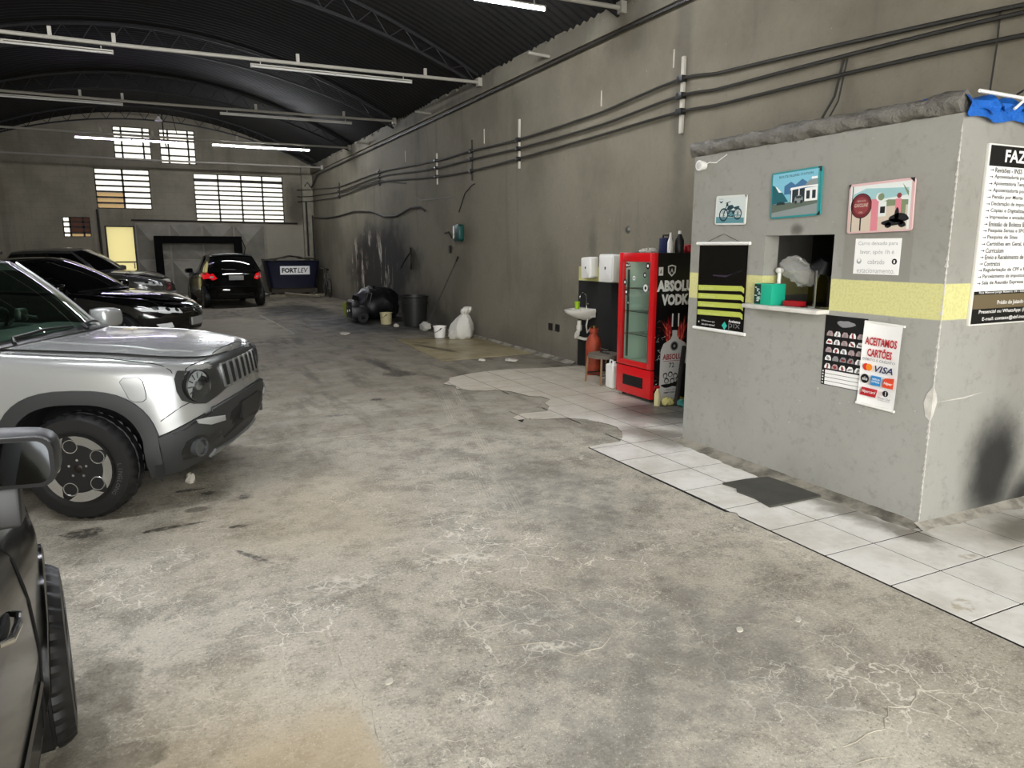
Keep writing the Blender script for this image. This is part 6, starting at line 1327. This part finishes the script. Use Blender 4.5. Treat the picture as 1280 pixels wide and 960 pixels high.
for sg in (1, -1):
    cir = [(sg*.625+.112*math.cos(2*PI*i/28), .815+.105*math.sin(2*PI*i/28)) for i in range(28)]; p = c.front(sg*.625, .815, 0); n_ = V((.92, -sg*.38, 0)).normalized()
    Mh = Matrix.Translation(p) @ n_.to_track_quat('Z', 'Y').to_matrix().to_4x4(); mb = MB(); mb.lathe([(.110, -.09), (.110, .008), (.104, .014), (.098, .006), (.098, -.04)], 30, M=Mh); hl = mb.build('headlamp', carblack, r)
    mb = MB(); mb.lathe([(.100, .006), (.075, .022), (.04, .03), (0, .032)], 28, M=Mh); mb.build('lamp_lens', glass('lamp_clear', '#f2f4f4', .9), hl)
    mb = MB(); mb.lathe([(0, -.03), (.045, -.03), (.06, -.015), (.098, .0)], 28, M=Mh); mb.build('reflector', mat('lamp_chrome', '#f0f1f0', .35, .2), hl)
    mb = MB(); mb.lathe([(0, .014), (.028, .012), (.034, .0), (.034, -.03)], 18, M=Mh)
    for a in range(12): q = a*PI/6; mb.box(.05, .088, -.004, .004, -.02, .004, M=Mh @ RZ(q))
    mb.build('lamp_bulb', mat('lamp_grey', '#b9bcbc', .15, .9), hl)
    c.patch(c.sp(sg), [(.28, .88), (.30, .905), (.38, .905), (.405, .88), (.42, .80), (.42, .77), (.40, .755), (.36, .755), (.33, .77)], .006, 'side_lamp', silver, rings=3)
    c.seam([(.28, .88), (.30, .905), (.38, .905), (.405, .88), (.42, .80), (.42, .77), (.40, .755), (.36, .755), (.33, .77), (.28, .88)], sg, .004)
    o = [(sg*v, z) for v, z in ((.46, .545), (.62, .555), (.70, .58), (.705, .605), (.64, .605), (.48, .585))]; c.patch(c.fp(), o if sg > 0 else o[::-1], .012, 'indicator_lamp', mat('indicator_lens', '#9b9d9b', .15, coat=.6), rings=3)
    o = [(sg*v, z) for v, z in ((.40, .40), (.62, .34), (.74, .345), (.765, .40), (.755, .47), (.70, .50), (.50, .49))]; fp_ = c.patch(c.fp(), o if sg > 0 else o[::-1], .006, 'fog_bezel', mat('cladding_smooth', '#1c1d1d', .35), rings=4)
    p = c.front(sg*.68, .42, .01); n_ = V((.95, -sg*.3, 0)).normalized(); Mf = Matrix.Translation(p) @ n_.to_track_quat('Z', 'Y').to_matrix().to_4x4(); mb = MB(); mb.lathe([(.062, -.03), (.064, .014), (.05, .018), (.046, .004), (0, .006)], 22, M=Mf); mb.build('fog_lamp', mat('fog_glass', '#5b5e5f', .15, .5), fp_)
c.patch(c.fp(), [(-.42, .40), (.42, .40), (.36, .58), (.2, .62), (-.2, .62), (-.36, .58)], .006, 'lower_intake', mesh_m, rings=5)
c.patch(c.fp(), [(-.5, .30), (.5, .30), (.46, .345), (-.46, .345)], .018, 'skid_plate', mat('skid_silver', '#8f9191', .4, .6), rings=3)
plate_panel(c, 1, .55, m=carblack)
# bright edge between paint and cladding, shut lines
mb = MB(); mb.tube([c.side(u, c.zs(u)+.004, 1, .003) for u in np.linspace(.44, .70, 14)]+[c.front(v, c.zs(c.front(v, .64).x)+.004, .003) for v in np.linspace(.80, -.80, 40)]+[c.side(u, c.zs(u)+.004, -1, .003) for u in np.linspace(.70, .44, 14)], .006, 6); mb.build('bumper_line', carblack, r)
for sg in (1, -1):
    c.seam([(.49, .62), (.60, .70), (.70, .745)], sg, .003); c.seam([(-.62, .45), (-.60, .7), (-.55, 1.0)], sg); c.seam([(-1.65, .45), (-1.65, 1.05)], sg); handle(c, -1.45, .93, sg, silver)
c.hood_line([(-.42, .755), (-.1, .77), (.35, .765), (.60, .72), (.66, .55), (.685, 0), (.66, -.55), (.60, -.72), (.35, -.765), (-.1, -.77), (-.42, -.755)], .004)
for sg in (1, -1): c.hood_line([(-.38, sg*.45), (0, sg*.50), (.40, sg*.50), (.58, sg*.42)], .006, silver, 'hood_crease')
mb = MB(); pe = c.top(.63, 0, .006); sl = c.top(.66, 0, .006)-c.top(.60, 0, .006); Me = frame(tuple(pe), (0, 1, 0), tuple(-sl)); text(mb, 'Jeep', 0, -.02, .12, .045, .002, 0, .02, 0, 'C', Me); mb.build('hood_emblem', chrome, r, smooth=0)
mb = MB(); mb.tube([c.wsP(a, -.01)+V((.03, 0, -.005)) for a in np.linspace(-.97, .97, 24)], .035, 8); mb.build('cowl_panel', carblack, r)
for a0, a1 in ((.80, .05), (-.05, -.75)): mb = MB(); mb.tube([c.wsP(a0, -.005)+V((.05, 0, .025)), c.wsP(a0-.05, .03)+V((.02, 0, .03)), c.wsP((a0+a1)/2, .06)+V((.02, 0, .025)), c.wsP(a1, .05)+V((.02, 0, .02))], [.014, .013, .011, .008], 6); mb.build('wiper', carblack, r)
for sg in (1, -1):
    door_mirror(c, sg, -.62, 1.12, .80, silver, (.10, .135, .085))
    mb = MB(); mb.tube([c.wsP(sg*1.0, t)+V((.008, -sg*.004, .006)) for t in np.linspace(0, 1, 12)], .013, 6); mb.build('pillar_trim', silver if sg < 0 else silver, r)
    mb = MB(); mb.tube([V((-1.2, -sg*.585, 1.66)), V((-1.35, -sg*.585, 1.70)), V((-2.9, -sg*.585, 1.70)), V((-3.05, -sg*.585, 1.66))], .014, 8); mb.build('roof_rail', carblack, r)
# inside: dash, wheel, seats, mirror, hanging cyan disc
trim = mat('dash_dark', '#191c1a', .7)
mb = MB(); mb.grid(lambda a, t: c.wsP(a*.95, .02)+V((-.05-.62*t, 0, .015+.03*math.sin(t*PI)-.05*t*t)), list(np.linspace(-1, 1, 15)), list(np.linspace(0, 1, 8))); mb.box(-1.06, -1.0, -.70, .70, .78, 1.05); mb.build('dashboard', trim, r)
Ms = TR(-1.22, .36, 1.08) @ RY(math.radians(-62)); mb = MB(); mb.tube([Ms @ V((.185*math.cos(a), .185*math.sin(a), 0)) for a in np.linspace(0, 2*PI, 29)[:-1]], .016, 8, True); mb.tube([Ms @ V((-.18, 0, 0)), Ms @ V((.18, 0, 0))], .014, 6); mb.sellip((0, 0, -.02), (.06, .06, .03), .6, 14, 8, M=Ms); mb.build('steering_wheel', carblack, r)
for sg in (1, -1):
    mb = MB(); mb.sellip((-1.85, sg*.36, 1.02), (.09, .24, .36), .6, 18, 12, M=None); st = mb.build('seat', trim, r); mb = MB(); mb.sellip((-1.93, sg*.36, 1.45), (.05, .13, .09), .6, 16, 10); mb.build('headrest', trim, st)
    mb = MB(); mb.box(-1.30, -1.10, sg*.32-.20, sg*.32+.20, 1.585, 1.60, M=None); mb.build('sun_visor', mat('visor_beige', '#8f948a', .8), r, bevel=.005)
mb = MB(); mb.sellip((-1.08, 0, 1.50), (.02, .12, .035), .6, 16, 8); mb.tube([(-1.05, 0, 1.52), (-1.02, 0, 1.58)], .012, 6); mb.build('rear_mirror', carblack, r)
mb = MB(); mb.sellip((-.82, .10, 1.22), (.03, .05, .05), .5, 14, 8); mb.tube([(-.72, .12, 1.20), (-.82, .10, 1.22), (-.90, .08, 1.16)], .012, 6); mb.build('phone_mount', carblack, r)
pd = c.wsP(.62, .52)+V((-.015, 0, 0)); mb = MB(); n_ = (c.wsP(.62, .53)-c.wsP(.62, .51)).normalized(); Md = frame(tuple(pd), (0, 1, 0), tuple(n_)); mb.cyl(Md @ V((0, 0, 0)), Md @ V((0, 0, .006)), .036, n=20); mb.build('hanging_disc', mat('cyan_disc', '#23a8c9', .5), r)

# ---- 2. black car beside the camera (only its flank, mirror and front wheel are near)
blackp = mat('black_paint', '#0a0a09', .16, 0, .25, coat=.15, noise=(1.2, .5, '#191815')); dglass = mat('dark_car_glass', '#060706', .04, 0, .8, coat=.5)
satin = mat('satin_grey', '#37393a', .4, .3)
r = thing('black_hatchback', 'black car close by at the picture edge with door mirror and front wheel showing', 'car', (-1.246, 2.74, 0), math.radians(92))
S2 = dict(uf=.82, ur=-3.35, exp=(4, 4), bow=.16, zb=[(-3.4, .30), (-2.8, .22), (.3, .20), (.82, .26)], zs=[(-3.4, .62), (-2.4, .60), (.82, .55)], zt=[(-3.4, 1.02), (-2.5, 1.02), (-1.0, .99), (-.55, .96), (.3, .87), (.82, .72)], crown=[(-3.4, 0), (-.75, 0), (-.5, .07), (.4, .08), (.7, .05), (.82, .0)],
          levels=[('lo', 0, -.12, .05, .78), ('lo', .4, -.02, 0, .835), ('lo', 1, 0, 0, .845), ('hi', .0, 0, 0, .845), ('hi', .5, -.02, .02, .84), ('hi', .85, -.06, .05, .82), ('hi', .97, -.10, .1, .79), ('hi', 1, -.16, .14, .75)],
          paint=blackp, cabin=(-.7, -3.2), axles=(0, -2.5), Ra=.345, Rw=.312, rr=.205)
c = Car(r, S2)
c.cabin(dict(ws_base=((-.42, -.78), (1.02, .98), .72), ws_top=((-1.25, -1.38), (1.45, 1.41), .55), rw_base=((-3.2, -3.1), (1.0, 1.0), .68), rw_top=((-2.75, -2.7), (1.43, 1.40), .53), belt_hw=.775, side_cuts=[0, .07, .40, .44, .74, .78, .93, 1], side_glass=(1, 3, 5)), blackp, dglass, carblack)
c.wheels(dict(rim=mat('rim_grey', '#3b3b3c', .35, .7), spoke=mat('alloy_grey', '#8d8f90', .3, .9), n=5, w=(.18, .16, .22), cap=carblack), .862, .178, math.radians(5), True)
c.flare(.345, .035, blackp, .012)
door_mirror(c, 1, -.60, 1.17, .775, satin, (.065, .095, .074)); door_mirror(c, -1, -.60, 1.17, .775, satin, (.065, .095, .074))
for sg in (1, -1):
    c.seam([(-.52, .30), (-.50, .6), (-.60, .94)], sg, .005); c.seam([(-1.55, .32), (-1.55, .95)], sg, .005); c.seam([(-2.3, .5), (-2.25, .95)], sg, .004); handle(c, -.88 if sg > 0 else -1.25, .835, sg, chrome); handle(c, -2.1, .80, sg, chrome)
    c.seam([(-2.1, .30), (-.4, .29)], sg, .012, 'sill_strip', carblack); c.seam([(-2.4, .52), (-1.2, .53), (-.55, .50)], sg, .010, 'side_moulding', blackp)
    o = [(.45, .66), (.66, .62), (.72, .66), (.66, .74), (.42, .77)]; c.patch(c.sp(sg), o, .008, 'headlamp', lamp_glass, rings=3)
c.patch(c.fp(), [(-.45, .34), (.45, .34), (.40, .46), (-.40, .46)], .008, 'lower_intake', mesh_m, rings=3); plate_panel(c, 1, .50)
c.hood_line([(-.6, .70), (.3, .70), (.62, .55), (.68, 0), (.62, -.55), (.3, -.70), (-.6, -.70)], .004)

# ---- 3. black saloon behind the off-roader
style3 = dict(rim=carblack, spoke=mat('alloy_grey', '#8d8f90', .3, .9), n=10, w=(.10, .08, .1), cap=carblack)
jet = mat('jet_black_paint', '#030303', .1, 0, .6, coat=1)
def saloon(name, label, loc, rz, paint, g, zt, crown, uf, ur, wb, H, lampm, Rw=.32, tall=0):
    r = thing(name, label, 'car', loc, rz)
    S3 = dict(uf=uf, ur=ur, exp=(3.6, 4.5), bow=.22, zb=[(ur, .32), (ur+.6, .22), (.3, .20), (uf, .26)], zs=[(ur, .66), (-1.2, .60), (uf, .56)], zt=zt, crown=crown,
              levels=[('lo', 0, -.10, .05, .80), ('lo', .4, -.01, 0, .86), ('lo', 1, 0, 0, .875), ('hi', 0, 0, 0, .875), ('hi', .5, -.03, .01, .87), ('hi', .85, -.09, .04, .845), ('hi', .97, -.14, .08, .81), ('hi', 1, -.20, .12, .77)],
              paint=paint, cabin=(g['ws_base'][0][0]-.2, g['rw_base'][0][0]+.05), axles=(0, -wb), Ra=Rw+.045, Rw=Rw, rr=Rw*.68)
    c = Car(r, S3); c.cabin(g, paint, dglass, carblack); c.wheels(style3, .865, .205, 0, False)
    for sg in (1, -1):
        z0 = zt[-1][1]; o = [(sg*v, z) for v, z in ((.36, z0-.12), (.60, z0-.11), (.78, z0-.06), (.80, z0+.0), (.62, z0+.0), (.38, z0-.045))]
        if sg < 0: o = o[::-1]
        hl = c.patch(c.fp(), o, .010, 'headlamp', lampm, rings=4)
        for k in range(3): c.patch(c.fp(), [(sg*(.44+.12*k)+.030*math.cos(i*PI/6), z0-.065+.02*k+.028*math.sin(i*PI/6)) for i in range(12)], .016, 'projector', chrome, parent=hl, rings=2)
        c.seam([(-.62, .3), (-.60, .6), (-.66, g['ws_base'][1][1]-.05)], sg); c.seam([(-1.7, .3), (-1.7, .95)], sg); handle(c, -1.5, .84+tall, sg, paint); handle(c, -2.4, .84+tall, sg, paint)
        door_mirror(c, sg, g['ws_base'][0][1]-.12, g['ws_base'][1][1]+.08, .83, paint)
        o = [(.52, .40), (.66, .39), (.70, .46), (.55, .48)]; c.patch(c.fp(), [(sg*a, b) for a, b in (o if sg > 0 else o[::-1])], .01, 'fog_lamp', lampm, rings=2)
        o = [(sg*a, b) for a, b in ((.45, zt[0][1]-.2), (.78, zt[0][1]-.2), (.78, zt[0][1]-.05), (.45, zt[0][1]-.06))]; c.patch(c.fp(-1), o if sg < 0 else o[::-1], .012, 'tail_lamp', redlamp, rings=3)
    z0 = zt[-1][1]
    gr = c.patch(c.fp(), [(-.33, z0-.13), (.33, z0-.13), (.36, z0-.03), (-.36, z0-.03)], .006, 'grille', mesh_m, rings=4)
    for k in range(3): mb = MB(); mb.tube([c.front(v, z0-.115+.033*k, .010) for v in np.linspace(-.34, .34, 12)], .006, 6); mb.build('grille_bar', chrome, gr)
    mb = MB(); mb.tube([c.front(.05*math.cos(a), z0-.08+.05*math.sin(a), .016) for a in np.linspace(0, 2*PI, 21)[:-1]], .006, 6, True); mb.build('front_emblem', chrome, r)
    c.patch(c.fp(), [(-.5, .30), (.5, .30), (.42, .42), (-.42, .42)], .006, 'lower_intake', mesh_m, rings=4); plate_panel(c, 1, .47)
    c.hood_line([(g['ws_base'][0][1]+.1, .72), (.2, .72), (uf-.3, .60), (uf-.2, 0), (uf-.3, -.60), (.2, -.72), (g['ws_base'][0][1]+.1, -.72)], .004)
    mb = MB(); mb.tube([c.wsP(.5, .0)+V((.05, 0, .02)), c.wsP(-.3, .05)+V((.02, 0, .02))], .010, 6); mb.build('wiper', carblack, r); return c
saloon('black_saloon', 'glossy black saloon parked behind the silver off-roader', (-.25, 14.1, 0), math.radians(-27), jet,
       dict(ws_base=((-.32, -.72), (1.02, .97), .74), ws_top=((-1.30, -1.45), (1.49, 1.45), .56), rw_base=((-3.05, -2.9), (1.06, 1.05), .68), rw_top=((-2.45, -2.35), (1.47, 1.44), .54), belt_hw=.80, side_cuts=[0, .06, .42, .46, .78, .82, .95, 1], side_glass=(1, 3, 5)),
       [(-3.55, 1.0), (-2.9, 1.03), (-1, .97), (-.55, .95), (.3, .88), (.9, .74)], [(-3.55, .03), (-3.0, .03), (-2.9, 0), (-.7, 0), (-.5, .07), (.4, .08), (.7, .05), (.9, .0)], .92, -3.6, 2.65, 1.49, lamp_glass)
# ---- 4. grey crossover beyond it
greyp = mat('grey_car_paint', '#62635f', .2, .6, coat=.8)
saloon('grey_crossover', 'dark grey crossover behind the black saloon, nearest the pale door', (-.45, 22.4, 0), math.radians(-24), greyp,
       dict(ws_base=((-.40, -.75), (1.12, 1.07), .75), ws_top=((-1.30, -1.45), (1.66, 1.61), .58), rw_base=((-3.35, -3.25), (1.15, 1.14), .70), rw_top=((-3.05, -2.98), (1.62, 1.58), .56), belt_hw=.81, side_cuts=[0, .05, .40, .44, .74, .78, .95, 1], side_glass=(1, 3, 5)),
       [(-3.5, 1.1), (-2.9, 1.12), (-1, 1.07), (-.55, 1.05), (.3, .98), (.85, .82)], [(-3.5, .0), (-.75, 0), (-.5, .08), (.4, .09), (.7, .05), (.85, .0)], .88, -3.5, 2.6, 1.66, lamp_glass, .34, .08)

# ---- 5. black hatchback seen from behind
r = thing('parked_hatchback', 'black hatchback seen from behind with two red tail lamps', 'car', (1.72, 25.2, 0), math.radians(96))
S5 = dict(uf=.78, ur=-3.08, exp=(4, 5), bow=.14, zb=[(-3.1, .30), (-2.6, .22), (.3, .2), (.78, .26)], zs=[(-3.1, .66), (-2.4, .60), (.78, .55)], zt=[(-3.1, 1.02), (-2.5, 1.02), (-1, .96), (-.55, .93), (.3, .86), (.78, .74)], crown=[(-3.1, 0), (-.75, 0), (-.5, .07), (.4, .07), (.78, 0)],
          levels=[('lo', 0, -.1, .06, .78), ('lo', .4, -.01, -.02, .845), ('lo', 1, 0, -.03, .855), ('hi', 0, 0, -.02, .855), ('hi', .5, -.03, .03, .85), ('hi', .85, -.08, .06, .825), ('hi', 1, -.16, .08, .775)],
          paint=blackp, cabin=(-.7, -3.0), axles=(0, -2.46), Ra=.35, Rw=.31, rr=.20)
c = Car(r, S5)
c.cabin(dict(ws_base=((-.40, -.72), (1.0, .95), .72), ws_top=((-1.15, -1.28), (1.50, 1.46), .56), rw_base=((-3.0, -2.9), (1.02, 1.02), .74), rw_top=((-2.62, -2.55), (1.50, 1.46), .58), belt_hw=.785, side_cuts=[0, .06, .42, .46, .78, .82, .95, 1], side_glass=(1, 3, 5)), blackp, dglass, blackp)
c.wheels(style3, .85, .2, 0, False)
for sg in (1, -1):
    o = [(sg*a, b) for a, b in ((.50, .84), (.60, .80), (.80, .82), (.81, .95), (.72, 1.0), (.58, .97))]; c.patch(c.fp(-1), o if sg < 0 else o[::-1], .014, 'tail_lamp', redlamp, rings=3)
    c.patch(c.fp(-1), [(sg*.62+.045*math.cos(i*PI/6), .88+.03*math.sin(i*PI/6)) for i in range(12)], .018, 'reversing_lamp', lamp_glass, rings=2)
    door_mirror(c, sg, -.72, 1.02, .80, blackp); c.seam([(-.62, .3), (-.6, .6), (-.66, .9)], sg); c.seam([(-1.7, .3), (-1.7, .93)], sg); handle(c, -1.5, .84, sg, blackp); handle(c, -2.35, .84, sg, blackp)
    o = [(.45, .66), (.62, .64), (.68, .68), (.62, .75), (.42, .78)]; c.patch(c.sp(sg), o, .008, 'headlamp', lamp_glass, rings=3)
mb = MB(); mb.tube([c.rwP(a, 1)+V((-.04, 0, .015)) for a in np.linspace(-.95, .95, 14)], .022, 6); mb.build('roof_spoiler', satin, r)
pl_ = plate_panel(c, -1, .86, .40, .13)
mb = MB(); mb.tube([c.front(v, .96, .012, -1) for v in np.linspace(-.36, .36, 12)], .014, 6); mb.build('plate_garnish', chrome, r)
mb = MB(); mb.tube([c.rwP(.0, .12)+V((-.02, 0, .0)), c.rwP(-.5, .16)+V((-.02, 0, .0))], .010, 6); mb.build('rear_wiper', carblack, r)
c.seam([(-.62, .70), (-.64, .62), (.64, .62), (.62, .70)], 1, .005, 'tailgate_gap', None, c.fp(-1)); c.patch(c.fp(-1), [(-.5, .34), (.5, .34), (.44, .44), (-.44, .44)], .008, 'rear_valance', carblack, rings=3)
c.patch(c.fp(-1), [(-.40, .50), (-.2, .50), (-.2, .54), (-.40, .54)], .01, 'reflector', chrome, rings=2)
